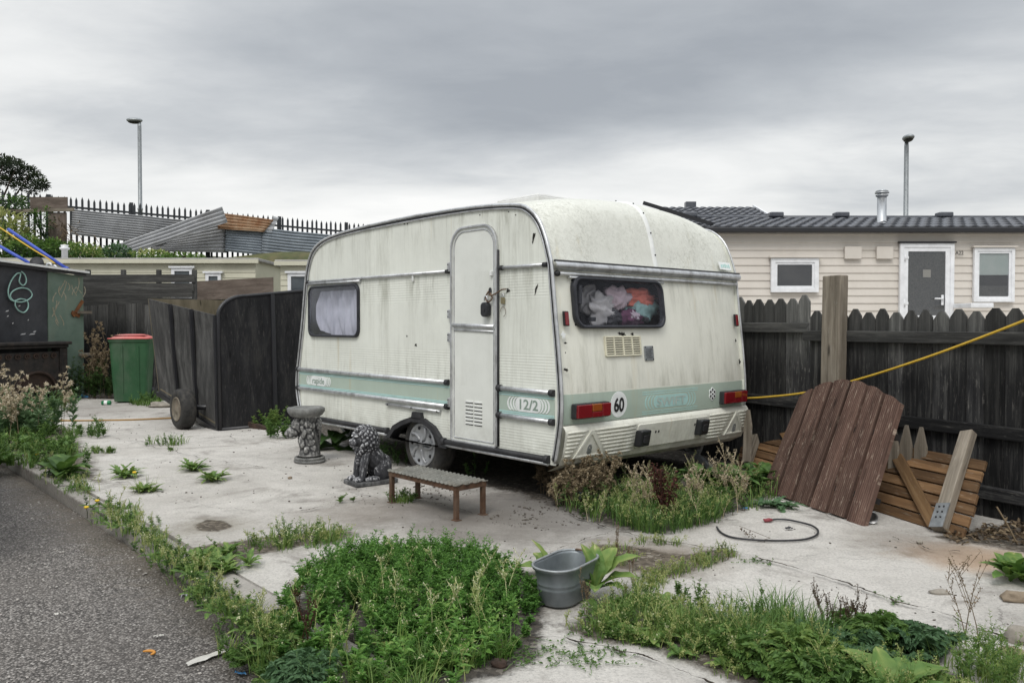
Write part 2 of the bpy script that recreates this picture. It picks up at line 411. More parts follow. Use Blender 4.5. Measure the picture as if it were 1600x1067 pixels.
# ---------------------------------------------------------------- setting materials
def concrete(name, base=(.555, .53, .49), stain=True):
    m, nt, bs = mnew(name)
    v = coord(nt, 'Object')
    a = nz(nt, v, 1.1, 8, .62); b = nz(nt, v, 7, 9, .7); c_ = nz(nt, v, 70, 5, .8)
    t = lambda k: tuple(x*k for x in base)
    col = ramp(nt, a, [(.30, t(.66)), (.5, t(.98)), (.70, t(1.16))])
    col = mix(nt, .6, col, ramp(nt, b, [(.30, t(.50)), (.5, t(1.0)), (.72, t(1.22))]))
    col = mix(nt, .42, col, ramp(nt, c_, [(.34, t(.35)), (.52, t(1.05)), (.72, t(1.35))]))
    fs = vor(nt, coord(nt, 'Object', (1, 1, 1), (3, 7, 0)), 62)
    col = mix(nt, mth(nt, 'MULTIPLY', ramp(nt, fs, [(.10, .75), (.22, 0)]), ramp(nt, nz(nt, v, 3.5, 5, .7), [(.40, 0), (.62, 1)])), col, t(.28))
    wv = nt.nodes.new('ShaderNodeVectorMath'); wv.operation = 'ADD'; lk(nt, v, wv.inputs[0]); nn_ = nt.nodes.new('ShaderNodeVectorMath'); nn_.operation = 'SCALE'; nn_.inputs['Scale'].default_value = .35; lk(nt, nz(nt, v, 2.5, 6, .65, out='Color'), nn_.inputs[0]); lk(nt, nn_.outputs[0], wv.inputs[1])
    hc = vor(nt, wv.outputs[0], .85, 'DISTANCE_TO_EDGE')
    col = mix(nt, mth(nt, 'MULTIPLY', ramp(nt, hc, [(.0, 1), (.006, 0)]), ramp(nt, nz(nt, v, 1.4, 4), [(.45, 0), (.6, .75)])), col, t(.2))
    vd = vor(nt, coord(nt, 'Object', (1, 1.6, 1)), 9)          # dark specks and crumbs trodden in
    col = mix(nt, mth(nt, 'MULTIPLY', ramp(nt, vd, [(.03, .8), (.09, 0)]), ramp(nt, nz(nt, v, 2.2, 4), [(.45, 0), (.6, 1)])), col, t(.22))
    dk = ramp(nt, nz(nt, coord(nt, 'Object', (1, 1, 1), (7, 3, 0)), 1.9, 10, .74, .4), [(.53, 0), (.64, 1)])
    col = mix(nt, mth(nt, 'MULTIPLY', dk, .62), col, (.19, .17, .15))
    dk2 = ramp(nt, nz(nt, coord(nt, 'Object', (1, 1, 1), (17, 9, 0)), .75, 8, .66, .6), [(.46, 0), (.66, 1)])
    col = mix(nt, mth(nt, 'MULTIPLY', dk2, .34), col, (.26, .235, .205))
    if stain:
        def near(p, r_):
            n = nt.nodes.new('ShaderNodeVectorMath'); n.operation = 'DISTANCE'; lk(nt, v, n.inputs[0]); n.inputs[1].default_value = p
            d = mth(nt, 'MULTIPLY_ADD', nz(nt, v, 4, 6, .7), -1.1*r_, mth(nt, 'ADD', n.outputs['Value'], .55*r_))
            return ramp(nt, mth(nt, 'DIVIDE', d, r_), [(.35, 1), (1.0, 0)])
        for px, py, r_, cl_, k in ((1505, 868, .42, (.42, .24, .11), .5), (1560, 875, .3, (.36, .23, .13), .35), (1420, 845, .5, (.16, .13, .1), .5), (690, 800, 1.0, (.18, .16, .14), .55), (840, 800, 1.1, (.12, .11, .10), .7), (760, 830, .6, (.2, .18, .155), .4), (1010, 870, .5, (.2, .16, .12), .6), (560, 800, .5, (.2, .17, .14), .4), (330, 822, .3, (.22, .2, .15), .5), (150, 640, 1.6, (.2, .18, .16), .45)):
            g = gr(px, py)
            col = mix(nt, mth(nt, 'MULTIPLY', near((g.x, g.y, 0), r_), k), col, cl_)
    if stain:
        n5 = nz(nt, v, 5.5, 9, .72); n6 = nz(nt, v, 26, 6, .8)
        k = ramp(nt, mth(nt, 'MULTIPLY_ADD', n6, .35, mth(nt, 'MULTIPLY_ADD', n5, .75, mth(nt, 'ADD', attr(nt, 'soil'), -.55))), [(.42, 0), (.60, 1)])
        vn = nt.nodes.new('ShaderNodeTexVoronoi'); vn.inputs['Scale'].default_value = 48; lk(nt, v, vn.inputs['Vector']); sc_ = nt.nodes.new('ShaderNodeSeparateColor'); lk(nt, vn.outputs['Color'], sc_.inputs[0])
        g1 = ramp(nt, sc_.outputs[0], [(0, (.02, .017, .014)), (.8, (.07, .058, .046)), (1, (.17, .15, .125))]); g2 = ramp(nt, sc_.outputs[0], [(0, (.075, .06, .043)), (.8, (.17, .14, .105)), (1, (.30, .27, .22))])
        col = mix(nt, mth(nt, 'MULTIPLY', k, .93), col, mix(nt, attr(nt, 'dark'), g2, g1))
    lk(nt, col, bs.inputs['Base Color']); bs.inputs['Roughness'].default_value = .9; bs.inputs['Specular IOR Level'].default_value = .2
    h = mth(nt, 'MULTIPLY_ADD', b, 1.0, mth(nt, 'MULTIPLY', c_, .5))
    bump(nt, bs, h, .8, .02)
    return m
def asphalt():
    m, nt, bs = mnew('asphalt_chippings')
    v = coord(nt, 'Object')
    n = nt.nodes.new('ShaderNodeTexVoronoi'); n.inputs['Scale'].default_value = 105; lk(nt, v, n.inputs['Vector'])
    sx = nt.nodes.new('ShaderNodeSeparateColor'); lk(nt, n.outputs['Color'], sx.inputs[0])
    stone = ramp(nt, sx.outputs[0], [(0, (.10, .092, .085)), (.45, (.215, .198, .184)), (.75, (.33, .305, .28)), (.94, (.45, .42, .39)), (1, (.60, .57, .53))])
    edge = ramp(nt, n.outputs['Distance'], [(.3, 1), (.68, .28)])
    col = mix(nt, 1, stone, edge, 'MULTIPLY')
    pat = nz(nt, v, 1.6, 7, .65)
    col = mix(nt, ramp(nt, pat, [(.42, 0), (.7, .45)]), col, (.16, .145, .13))
    dp = nt.nodes.new('ShaderNodeVectorMath'); dp.operation = 'DOT_PRODUCT'; lk(nt, v, dp.inputs[0]); dp.inputs[1].default_value = (math.cos(math.radians(41.8)), math.sin(math.radians(41.8)), 0)
    tk = mth(nt, 'SUBTRACT', dp.outputs['Value'], -2.846*math.cos(math.radians(41.8)) + 5.452*math.sin(math.radians(41.8)))
    kd = ramp(nt, mth(nt, 'MULTIPLY_ADD', nz(nt, v, 5, 8, .72), .9, mth(nt, 'ADD', tk, -.02)), [(.12, 0), (.50, 1)])
    col = mix(nt, mth(nt, 'MULTIPLY', kd, .85), col, mix(nt, .5, ramp(nt, sx.outputs[1], [(0, (.05, .042, .033)), (.8, (.16, .135, .105)), (1, (.34, .30, .25))]), (.15, .125, .095)))
    wr = nz(nt, coord(nt, 'Object', (1, .35, 1), (3, 3, 0)), .8, 4, .5)
    col = mix(nt, ramp(nt, wr, [(.45, 0), (.7, .35)]), col, (.07, .063, .058))
    lk(nt, col, bs.inputs['Base Color']); bs.inputs['Roughness'].default_value = .88; bs.inputs['Specular IOR Level'].default_value = .3
    bump(nt, bs, mth(nt, 'SUBTRACT', 1.0, n.outputs['Distance']), .9, .008)
    return m
def soilmat(name, lo, hi):
    m, nt, bs = mnew(name)
    v = coord(nt, 'Object')
    n = nt.nodes.new('ShaderNodeTexVoronoi'); n.inputs['Scale'].default_value = 42; lk(nt, v, n.inputs['Vector'])
    sx = nt.nodes.new('ShaderNodeSeparateColor'); lk(nt, n.outputs['Color'], sx.inputs[0])
    c = mix(nt, .5, ramp(nt, nz(nt, v, 6, 9, .7), [(.3, lo), (.7, hi)]), ramp(nt, sx.outputs[0], [(0, lo), (.8, hi), (1, tuple(x*2 for x in hi))]))
    lk(nt, c, bs.inputs['Base Color']); bs.inputs['Roughness'].default_value = .95; bs.inputs['Specular IOR Level'].default_value = .1
    bump(nt, bs, mth(nt, 'ADD', mth(nt, 'MULTIPLY', n.outputs['Distance'], -1), nz(nt, v, 20, 6, .7)), 1, .02)
    return m
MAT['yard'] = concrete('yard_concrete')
MAT['kerb'] = concrete('kerb_concrete', (.40, .375, .34), False)
MAT['road'] = asphalt()
MAT['soil'] = soilmat('dark_soil', (.02, .017, .014), (.075, .062, .048))
MAT['duff'] = soilmat('dry_soil', (.07, .058, .042), (.2, .165, .125))
MAT['bank'] = surf('bank_grass', (.035, .05, .018), (.12, .12, .05), 2.5, .95, .6, 9, dirt=(.16, .12, .07), dirt_amt=.6)
MAT['field'] = surf('waste_ground', (.10, .095, .07), (.2, .18, .14), 1.2, .95, .4, 9)

# ---------------------------------------------------------------- ground, road, yard, kerb
A_ = math.radians(41.8)
S_ = Vector((-math.sin(A_), math.cos(A_), 0)); R_ = Vector((math.cos(A_), math.sin(A_), 0)); Z_ = Vector((0, 0, 1))
K0 = Vector((-2.846, 5.452, 0))                 # a point on the yard edge; the edge runs along S_
def yx(u, t, z=0.0): return K0 + S_*u + R_*t + Z_*z
m = MB(); m.grid(2, 2, lambda a, b: (-900+1800*a, -900+1800*b, -.2)); tag(build(m, 'ground', MAT['field'], origin=(0, 0, 0)), kind='structure')
m = MB(); m.grid(2, 2, lambda a, b: tuple(yx(-30+75*a, -14+13.99*b, -.095))); tag(build(m, 'road', MAT['road'], origin=(0, 0, 0)), kind='structure')
def yz(p): return .012*mnoise.noise(p*.7) + .004*mnoise.noise(p*3.1)
m = MB()
def yfn(a, b):
    p = yx(-9+26*a, .13+15*b**1.8); p.z = yz(p); return tuple(p)
m.grid(300, 200, yfn)
m.grid(150, 2, lambda a, b: tuple(yx(-9+26*a, .13, -.2*(1-b) + b*yz(yx(-9+26*a, .13)))))
yard = tag(build(m, 'yard', MAT['yard'], origin=(0, 0, 0)), kind='structure')
u = -9.0; k = 0
m = MB()
while u < 12:
    L = .9
    dz = R.uniform(-.012, .008); dt = R.uniform(-.008, .008)
    m.bx(yx(u+.006, .0+dt, -.2), S_*(L-.012), R_*(.122), Z_*(.2+dz)); u += L
tag(build(m, 'kerb', MAT['kerb'], origin=(0, 0, 0), bevel=.012), kind='structure')

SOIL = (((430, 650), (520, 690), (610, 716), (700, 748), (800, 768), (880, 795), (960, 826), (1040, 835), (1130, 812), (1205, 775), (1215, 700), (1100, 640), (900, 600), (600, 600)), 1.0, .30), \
    (((450, 950), (500, 890), (600, 876), (740, 880), (836, 900), (855, 960), (840, 1030), (720, 1075), (560, 1110), (470, 1080)), 1.0, .16), \
    (((870, 985), (930, 945), (1010, 925), (1130, 960), (1250, 985), (1400, 1020), (1520, 1060), (1560, 1140), (1300, 1140), (1130, 1060), (1020, 1010), (920, 1000)), .55, .16), \
    (((1450, 838), (1520, 826), (1600, 812), (1720, 820), (1720, 880), (1620, 868), (1540, 852)), .6, .2), \
    (((925, 850), (1010, 855), (1060, 868), (1130, 856), (1160, 866), (1100, 888), (1040, 905), (985, 890), (920, 880)), .3, .12), \
    (((-160, 700), (30, 662), (100, 668), (130, 700), (160, 755), (90, 745), (-140, 740)), .5, .3), \
    (((40, 650), (120, 620), (180, 624), (260, 626), (330, 622), (330, 595), (120, 590), (20, 610)), .8, .5), \
    (((300, 823), (322, 812), (352, 814), (368, 824), (340, 832), (310, 831)), .45, .05), \
    (((240, 868), (330, 852), (420, 838), (540, 826), (560, 836), (470, 854), (400, 866), (350, 890), (300, 900)), .35, .12), \
    (((100, 770), (160, 780), (260, 850), (330, 905), (430, 985), (480, 1060), (430, 1040), (330, 960), (230, 880), (130, 800)), .45, .10)
def soil_mask(P):
    out = np.zeros(len(P)); dk = np.zeros(len(P))
    for poly, dark, soft in SOIL:
        X = np.array([(g.x, g.y) for g in (gr(*q) for q in poly)]); ins = np.zeros(len(P), bool); dm = np.full(len(P), 99.0)
        for i in range(len(X)):
            x0, y0 = X[i]; x1, y1 = X[(i+1) % len(X)]; dx, dy = x1-x0, y1-y0
            if abs(dy) > 1e-9:
                c = ((y0 > P[:, 1]) != (y1 > P[:, 1])) & (P[:, 0] < dx*(P[:, 1]-y0)/dy + x0); ins ^= c
            t = np.clip(((P[:, 0]-x0)*dx + (P[:, 1]-y0)*dy)/(dx*dx+dy*dy), 0, 1); dm = np.minimum(dm, np.hypot(P[:, 0]-x0-dx*t, P[:, 1]-y0-dy*t))
        k = np.clip(.5 + np.where(ins, dm, -dm)/(2*soft), 0, 1); dk = np.where(k*1.0 > out, dark, dk); out = np.maximum(out, k)
    return out, dk
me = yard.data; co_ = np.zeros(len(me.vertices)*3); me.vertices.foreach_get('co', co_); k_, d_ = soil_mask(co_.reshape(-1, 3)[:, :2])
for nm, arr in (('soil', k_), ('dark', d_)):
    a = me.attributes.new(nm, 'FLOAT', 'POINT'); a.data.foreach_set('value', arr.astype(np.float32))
def crack(px, wd=.012, seed=0):
    c = catmull([gr(x, y) for x, y in px], 28)
    m = MB()
    L = []
    for i, p in enumerate(c):
        d = (c[min(i+1, len(c)-1)] - c[max(i-1, 0)]); d.z = 0; d.normalize(); s_ = Vector((-d.y, d.x, 0))
        p = p + s_*(.026*mnoise.noise(p*7+Vector((seed, 0, 0))) + .016*mnoise.noise(p*26) + .008*mnoise.noise(p*70)); h = wd*max(.12, .55+1.5*mnoise.noise(p*11))
        L.append((p + s_*h, p - s_*h))
    m.grid(len(L), 2, lambda a, b: (lambda q: (q.x, q.y, yz(q)+.0155))(L[int(round(a*(len(L)-1)))][int(b)]))
    tag(build(m, 'crack', MAT['soil'], origin=(0, 0, 0)), kind='structure')
crack([(1130, 862), (1200, 880), (1290, 905), (1380, 938), (1470, 965), (1560, 1000), (1640, 1030)], .007, 1)
crack([(880, 800), (960, 832), (1040, 850), (1130, 862)], .006, 2)
crack([(740, 805), (690, 790), (600, 783), (520, 792), (470, 802)], .004, 3)
crack([(1395, 840), (1430, 852), (1460, 862), (1500, 864)], .005, 4)
crack([(820, 880), (900, 850), (960, 832)], .004, 5)
crack([(780, 1010), (860, 1000), (960, 1020), (1060, 1050), (1120, 1080)], .006, 6)
crack([(60, 668), (200, 690), (330, 720), (470, 742)], .004, 7)
# ---------------------------------------------------------------- the caravan
C0 = at(872, 640, 5.4); C0.z = 0
Wc = 2.17
def uz(px, py, t=0.0):
    p = onplane(px, py, C0 + R_*t, R_) - C0; return (p.dot(S_), p.z)
def tz(px, py, u=-.03):
    p = onplane(px, py, C0 + S_*u, S_) - C0; return (p.dot(R_), p.z)
def SM(u, z, o=0.0): return tuple(C0 + S_*u - R_*o + Z_*z)
PROF = [(.018, .276), (-.012, .40), (-.042, .572), (-.046, .742), (-.024, .995), (.007, 1.25), (.036, 1.5), (.05, 1.625), (.072, 1.70), (.11, 1.81), (.172, 1.925), (.265, 2.008), (.393, 2.052), (.741, 2.082), (1.202, 2.096), (1.719, 2.097), (2.305, 2.083), (2.74, 2.062), (3.033, 2.034), (3.21, 1.995), (3.345, 1.928), (3.43, 1.82), (3.49, 1.642), (3.56, 1.264), (3.646, .881), (3.688, .687), (3.678, .527), (3.63, .37), (3.60, .28)]
prof = [(p.x, p.y) for p in catmull([(a, b, 0) for a, b in PROF], 4)]
def urear(z):
    for i in range(60):
        (u0, z0), (u1, z1) = prof[i], prof[i+1]
        if z0 <= z <= z1: 
            f = (z-z0)/(z1-z0); return u0+(u1-u0)*f
        if i > 40: break
    return PROF[0][0] if z < PROF[0][1] else prof[32][0]
def RM(t, z, o=0.0): return tuple(C0 + S_*(urear(z)-o) + R_*t + Z_*z)

def paint(name, base, ribs=(), grime=.55, mould=0.0, top=2.2):
    m, nt, bs = mnew(name)
    v = coord(nt, 'Object'); 
    sep = nt.nodes.new('ShaderNodeSeparateXYZ'); tcn = nt.nodes.new('ShaderNodeTexCoord'); lk(nt, tcn.outputs['Object'], sep.inputs[0]); z = sep.outputs[2]
    a = nz(nt, v, 1.7, 6, .6)
    c = ramp(nt, a, [(.3, tuple(x*.90 for x in base)), (.7, tuple(min(.86, x*1.05) for x in base))])
    st = nz(nt, coord(nt, 'Object', (1, 1, .07)), 13, 10, .8, .4)           # rain streaks
    area = nz(nt, coord(nt, 'Object', (1, 1, .35), (2, 5, 1)), 1.9, 5, .6)
    k = mth(nt, 'MULTIPLY', ramp(nt, st, [(.46, 0), (.72, 1)]), ramp(nt, area, [(.42, .12), (.66, 1)]))
    c = mix(nt, mth(nt, 'MULTIPLY', k, grime), c, (.27, .265, .20))
    sb = nz(nt, coord(nt, 'Object', (1, 1, .16), (4, 4, 4)), 7, 9, .78, .3)
    for z0, z1 in ((1.20, 1.61), (1.72, 2.06), (.76, 1.05)):
        bnd = mth(nt, 'MULTIPLY', ramp(nt, mth(nt, 'DIVIDE', mth(nt, 'SUBTRACT', z, z0), z1-z0), [(0, 0), (.9, 1), (1, 1)] if z0 > 1 else [(0, 1), (1, 0)]), mth(nt, 'MULTIPLY', mth(nt, 'GREATER_THAN', z, z0), mth(nt, 'LESS_THAN', z, z1)))
        c = mix(nt, mth(nt, 'MULTIPLY', mth(nt, 'MULTIPLY', bnd, ramp(nt, sb, [(.50, 0), (.70, 1)])), min(1, grime*1.0)), c, (.24, .24, .18))
    yl = nz(nt, coord(nt, 'Object', (1, 1, .05), (9, 2, 0)), 9, 4, .6)
    c = mix(nt, mth(nt, 'MULTIPLY', ramp(nt, yl, [(.62, 0), (.74, 1)]), .35), c, (.50, .40, .20))
    if mould:
        sp_ = nz(nt, v, 34, 7, .82, 1.0); pa = nz(nt, coord(nt, 'Object', (1, 1, 1), (1, 1, 1)), 2.6, 5, .6)
        mk = mth(nt, 'MULTIPLY', ramp(nt, sp_, [(.44, 0), (.64, 1)]), ramp(nt, pa, [(.34, .15), (.62, 1)]))
        c = mix(nt, mth(nt, 'MULTIPLY', mk, mould), c, (.20, .20, .145))
    # dust thrown up along the bottom
    lo = mth(nt, 'MULTIPLY', ramp(nt, z, [(.27, 1), (.55, 0)]), ramp(nt, nz(nt, v, 8, 7, .7), [(.4, .0), (.7, 1)]))
    c = mix(nt, mth(nt, 'MULTIPLY', lo, .55), c, (.25, .23, .18))
    sm_ = nz(nt, v, 90, 3, .6)
    c = mix(nt, mth(nt, 'MULTIPLY', ramp(nt, sm_, [(.70, 0), (.76, 1)]), .35), c, (.12, .11, .09))
    lk(nt, c, bs.inputs['Base Color'])
    lk(nt, mth(nt, 'MULTIPLY_ADD', st, .3, .38), bs.inputs['Roughness']); bs.inputs['Specular IOR Level'].default_value = .45
    b0 = bump(nt, bs, nz(nt, v, 5, 3, .5), .25, .02)
    if ribs:
        msk = None
        for z0, z1 in ribs:
            q = mth(nt, 'MULTIPLY', mth(nt, 'GREATER_THAN', z, z0), mth(nt, 'LESS_THAN', z, z1))
            msk = q if msk is None else mth(nt, 'ADD', msk, q)
        sn = mth(nt, 'SINE', mth(nt, 'MULTIPLY', z, 2*math.pi/.020))
        bump(nt, bs, mth(nt, 'MULTIPLY', sn, msk), .16, .004, b0)
    return m
CREAM = (.72, .72, .64)
MAT['side'] = paint('caravan_side_paint', (.77, .785, .715), ribs=((1.40, 1.60), (.80, 1.02), (.295, .50)), grime=.7)
MAT['shell'] = paint('caravan_rear_paint', (.775, .77, .685), grime=.6)
MAT['cap'] = paint('caravan_roof_paint', (.72, .725, .66), grime=.35, mould=.5)
MAT['door'] = paint('caravan_door_paint', (.77, .785, .735), grime=.16)
MAT['alu'] = surf('worn_aluminium', (.52, .53, .54), (.74, .75, .76), 14, .40, .15, metal=.75, dirt=(.12, .11, .1), dirt_amt=.6)
MAT['rubber'] = surf('black_rubber', (.012, .012, .014), (.035, .035, .038), 9, .6, .2, dirt=(.12, .12, .12), dirt_amt=.25)
MAT['sage'] = paint('sage_stripe', (.43, .515, .44), grime=.3)
MAT['letter'] = plain('sage_lettering', (.24, .31, .26), .6)
MAT['turq'] = plain('turquoise_stripe', (.42, .64, .63), .5)
MAT['white'] = plain('white_plastic', (.74, .75, .73), .45)
MAT['badge'] = plain('badge_white', (.78, .80, .79), .5)
MAT['black'] = plain('black_paint', (.015, .015, .016), .5)
MAT['red'] = plain('red_lens', (.19, .008, .013), .14, spec=.7)
MAT['amber'] = plain('amber_lens', (.26, .065, .012), .14, spec=.7)
MAT['darkplastic'] = plain('dark_plastic', (.02, .021, .024), .4)
MAT['seal'] = surf('window_seal', (.010, .011, .015), (.035, .037, .046), 12, .45, .1)
MAT['pane'] = glass('acrylic_pane', (.95, .95, .98), .0, dirt=.05, dirtcol=(.45, .46, .52))
MAT['panew'] = glass('smoked_pane', (.86, .87, .92), .02, dirt=.14, dirtcol=(.4, .42, .48))
MAT['inside'] = plain('dark_interior', (.03, .028, .03), .9)
MAT['tyre'] = surf('tyre_rubber', (.012, .012, .012), (.045, .043, .04), 20, .8, .4, dirt=(.13, .115, .095), dirt_amt=.5)
MAT['hub'] = surf('silver_hubcap', (.27, .28, .29), (.42, .43, .44), 15, .4, .1, metal=.3, dirt=(.1, .09, .08), dirt_amt=.5)
MAT['steel'] = surf('galvanised_steel', (.24, .26, .27), (.40, .42, .43), 20, .45, .15, metal=.6, dirt=(.12, .11, .1), dirt_amt=.4)
MAT['grimehole'] = plain('torn_hole', (.02, .018, .015), .95)

cv_ = thing('caravan', C0 + S_*1.6 + R_*1.08, 'weathered cream touring caravan with sage green stripe and grimy domed rear, parked in the yard', 'caravan')
# --- side skins with window and wheel openings
ARCH = [(1.255, .276), (1.275, .33), (1.36, .405), (1.50, .455), (1.66, .455), (1.80, .415), (1.93, .36), (2.01, .276)]
WS = (2.495, 1.102, 3.425, 1.588)
def side_skin(o, name, mat, hole=True):
    bm = bmesh.new()
    out = [p for p in prof if p[1] > .283 or True]
    loopU = [p for p in out] 
    base = [(a, max(b, .276)) for a, b in loopU]
    poly = base + list(reversed(ARCH))
    loops = [poly]
    if hole: loops.append(rrect(WS[0]+.02, WS[1]+.02, WS[2]-.02, WS[3]-.02, .06, 4))
    es = []
    for lp in loops:
        vs = [bm.verts.new(Vector(SM(a, b, o))) for a, b in lp]
        for i in range(len(vs)): es.append(bm.edges.new((vs[i], vs[(i+1) % len(vs)])))
    bmesh.ops.triangle_fill(bm, edges=es, use_beauty=True)
    n = MB()
    bm.verts.index_update()
    n.add([v.co for v in bm.verts], [tuple(v.index for v in f.verts) for f in bm.faces], None, .5)
    bm.free()
    return build(n, name, mat, cv_)
side_skin(0, 'side_panel', MAT['side'])
side_skin(-Wc, 'side_panel', MAT['side'], False)
# --- rear and front skin and crowned roof, one strip across the width
RW = (.150, 1.192, 1.128, 1.548)
ts = sorted(set([RW[0]+.02, RW[2]-.02] + [Wc*i/24 for i in range(25)]))
ps = list(prof)
def insert(z):
    for i in range(len(ps)-1):
        if ps[i][1] < z < ps[i+1][1] and ps[i][0] < .3:
            f = (z-ps[i][1])/(ps[i+1][1]-ps[i][1]); ps.insert(i+1, (ps[i][0]+f*(ps[i+1][0]-ps[i][0]), z)); return
insert(RW[1]+.02); insert(RW[3]-.02)
zr0, zr1 = RW[1]+.02, RW[3]-.02
def crown(u, z, t):
    x = 2*t/Wc-1
    bl = min(1, max(0, (z-1.64)/.36)); bl = bl*bl*(3-2*bl)
    fade = 1.0 if u < .5 else max(.40, 1-(u-.5)*.9) if u < 2.2 else .40*max(0, 1-(u-2.2)/1.1)
    return .125*(1-abs(x)**2.3)*bl*fade
def shell_v(i, j):
    u, z = ps[i]; t = ts[j]
    rnd = .03*abs(2*t/Wc-1)**8                                   # corners turn in a little
    uu = u + rnd if u < 1 else u - rnd
    return tuple(C0 + S_*uu + R_*t + Z_*(z + crown(u, z, t)))
def strip(name, i0, i1, mat, skip=None):
    n = MB()
    V = [shell_v(i, j) for i in range(i0, i1) for j in range(len(ts))]
    nv = len(ts); Fs = []
    for a in range(i1-i0-1):
        for b in range(nv-1):
            if skip and skip((ps[i0+a][1]+ps[i0+a+1][1])/2, (ts[b]+ts[b+1])/2): continue
            Fs.append((a*nv+b, a*nv+b+1, (a+1)*nv+b+1, (a+1)*nv+b))
    n.add(V, Fs, None, .5, True)
    return build(n, name, mat, cv_)
iseam = min(range(60), key=lambda i: abs(ps[i][1]-1.625) + (9 if ps[i][0] > .3 else 0))
strip('rear_panel', 0, iseam+1, MAT['shell'], lambda z, t: zr0 < z < zr1 and RW[0]+.02 < t < RW[2]-.02)
ilast = len(ps)
strip('roof', iseam, ilast, MAT['cap'])
m = MB(); m.grid(2, 2, lambda a, b: SM(.02+3.58*a, .28, -.26-(Wc-.52)*b)); [m.grid(2, 2, lambda a, b, u0=u0, u1=u1, w0=w0: SM(u0+(u1-u0)*a, .281, -w0-.26*b)) for u0, u1 in ((.02, 1.24), (2.03, 3.6)) for w0 in (.003, Wc-.263)]; build(m, 'floor', MAT['inside'], cv_)
m = MB(); m.bx(Vector(SM(.42, .9, -.02)), S_*.02, R_*(Wc-.04), Z_*.9); m.bx(Vector(SM(2.3, .9, -.35)), S_*1.2, R_*.02, Z_*.9); build(m, 'dark_backing', MAT['inside'], cv_)  # dark panels added behind the windows, interior gloom put into their colour
# ridge strip with screws
m = MB(); idx = [i for i in range(len(ps)) if i >= iseam and ps[i][0] < .8]
tr = 1.12; jr = min(range(len(ts)), key=lambda j: abs(ts[j]-tr))
def rdg(i, o, dt):
    u, z = ps[i]; t = ts[jr]+dt
    d0 = Vector(ps[min(i+1, len(ps)-1)]) - Vector(ps[max(i-1, 0)]); d0.normalize()
    return tuple(C0 + S_*(u - d0.y*o) + R_*t + Z_*(z + crown(u, z, t) + abs(d0.x)*o))
m.grid(len(idx), 4, lambda a, b: rdg(idx[int(round(a*(len(idx)-1)))], .012 if .1 < b < .9 else .0, -.026+.052*b))
rs_ = build(m, 'ridge_strip', MAT['white'], cv_)
m = MB()
for i in idx[1::4]: m.blob(rdg(i, .014, 0), (.007, .007, .007), nu=6, nv=4)
build(m, 'screws', MAT['darkplastic'], rs_)
# --- awning rail round the near and far edge
for o, nm in ((.012, 0), (-Wc-.006, 1)):
    path = [p for p in prof if p[1] >= .28]
    m = MB(); m.tube([SM(a, b, o) for a, b in path], .0125 if nm == 0 else .009, 8)
    cen = (1.75, 1.15)
    if nm == 0:
        m.tube([SM(a + (cen[0]-a)*.024/abs(Vector(cen)-Vector((a, b))).__abs__() if False else a + (cen[0]-a)/(Vector(cen)-Vector((a, b))).length*.034, b + (cen[1]-b)/(Vector(cen)-Vector((a, b))).length*.034, o-.004) for a, b in path], .0085, 8)
    rail = build(m, 'awning_rail', MAT['alu'], cv_)
    if nm == 0:
        m = MB(); m.tube([SM(a + (cen[0]-a)/(Vector(cen)-Vector((a, b))).length*.020, b + (cen[1]-b)/(Vector(cen)-Vector((a, b))).length*.020, o-.002) for a, b in path], .010, 6)
        build(m, 'rubber_insert', MAT['rubber'], rail)
# --- trims on the side: seam, stripe rails and bottom rail, with black end caps
def srail(name, p, q, r_=.014, caps=True, mat='alu', o=.012):
    m = MB(); m.tube([SM(p[0], p[1], o), SM(q[0], q[1], o)], r_, 10); b_ = build(m, name, MAT[mat], cv_)
    if caps:
        m = MB()
        for e, f in ((p, q), (q, p)):
            d = -1 if e[0] > f[0] else 1
            m = MB(); m.tube([SM(e[0]-d*.008, e[1], o), SM(e[0]+d*.03, e[1], o)], r_*1.32, 10)
            build(m, 'end_cap', MAT['rubber'], b_)
    return b_
DU0, DU1, DZ0, DZ1 = .605, 1.15, .325, 1.955
srail('seam_trim', (3.45, 1.632), (DU1+.03, 1.628), .013); srail('seam_trim', (DU0-.03, 1.624), (.10, 1.622), .013)
for za, zb in ((.772, .762), (.585, .567)):
    srail('stripe_rail', (3.665, za+.005), (DU1+.04, za), .018); srail('stripe_rail', (DU0-.012, zb+.004), (.035, zb), .018)
for p, q in (((3.56, .315), (2.03, .315)), ((1.25, .310), (.08, .312))):
    srail('bottom_rail', p, q, .022, True, 'rubber', .014); srail('sill_rail', (p[0], .285), (q[0], .283), .014, False)
srail('window_rail', (3.44, 1.614), (2.47, 1.606), .012, False)
p, q = uz(606, 631), uz(690, 643); b_ = srail('wheel_rail', p, q, .013, False)
m = MB()
for f in (.04, .5, .96): m.blob(SM(p[0]+(q[0]-p[0])*f, p[1]+(q[1]-p[1])*f, .024), (.008,)*3, nu=6, nv=4)
build(m, 'screws', MAT['darkplastic'], b_)
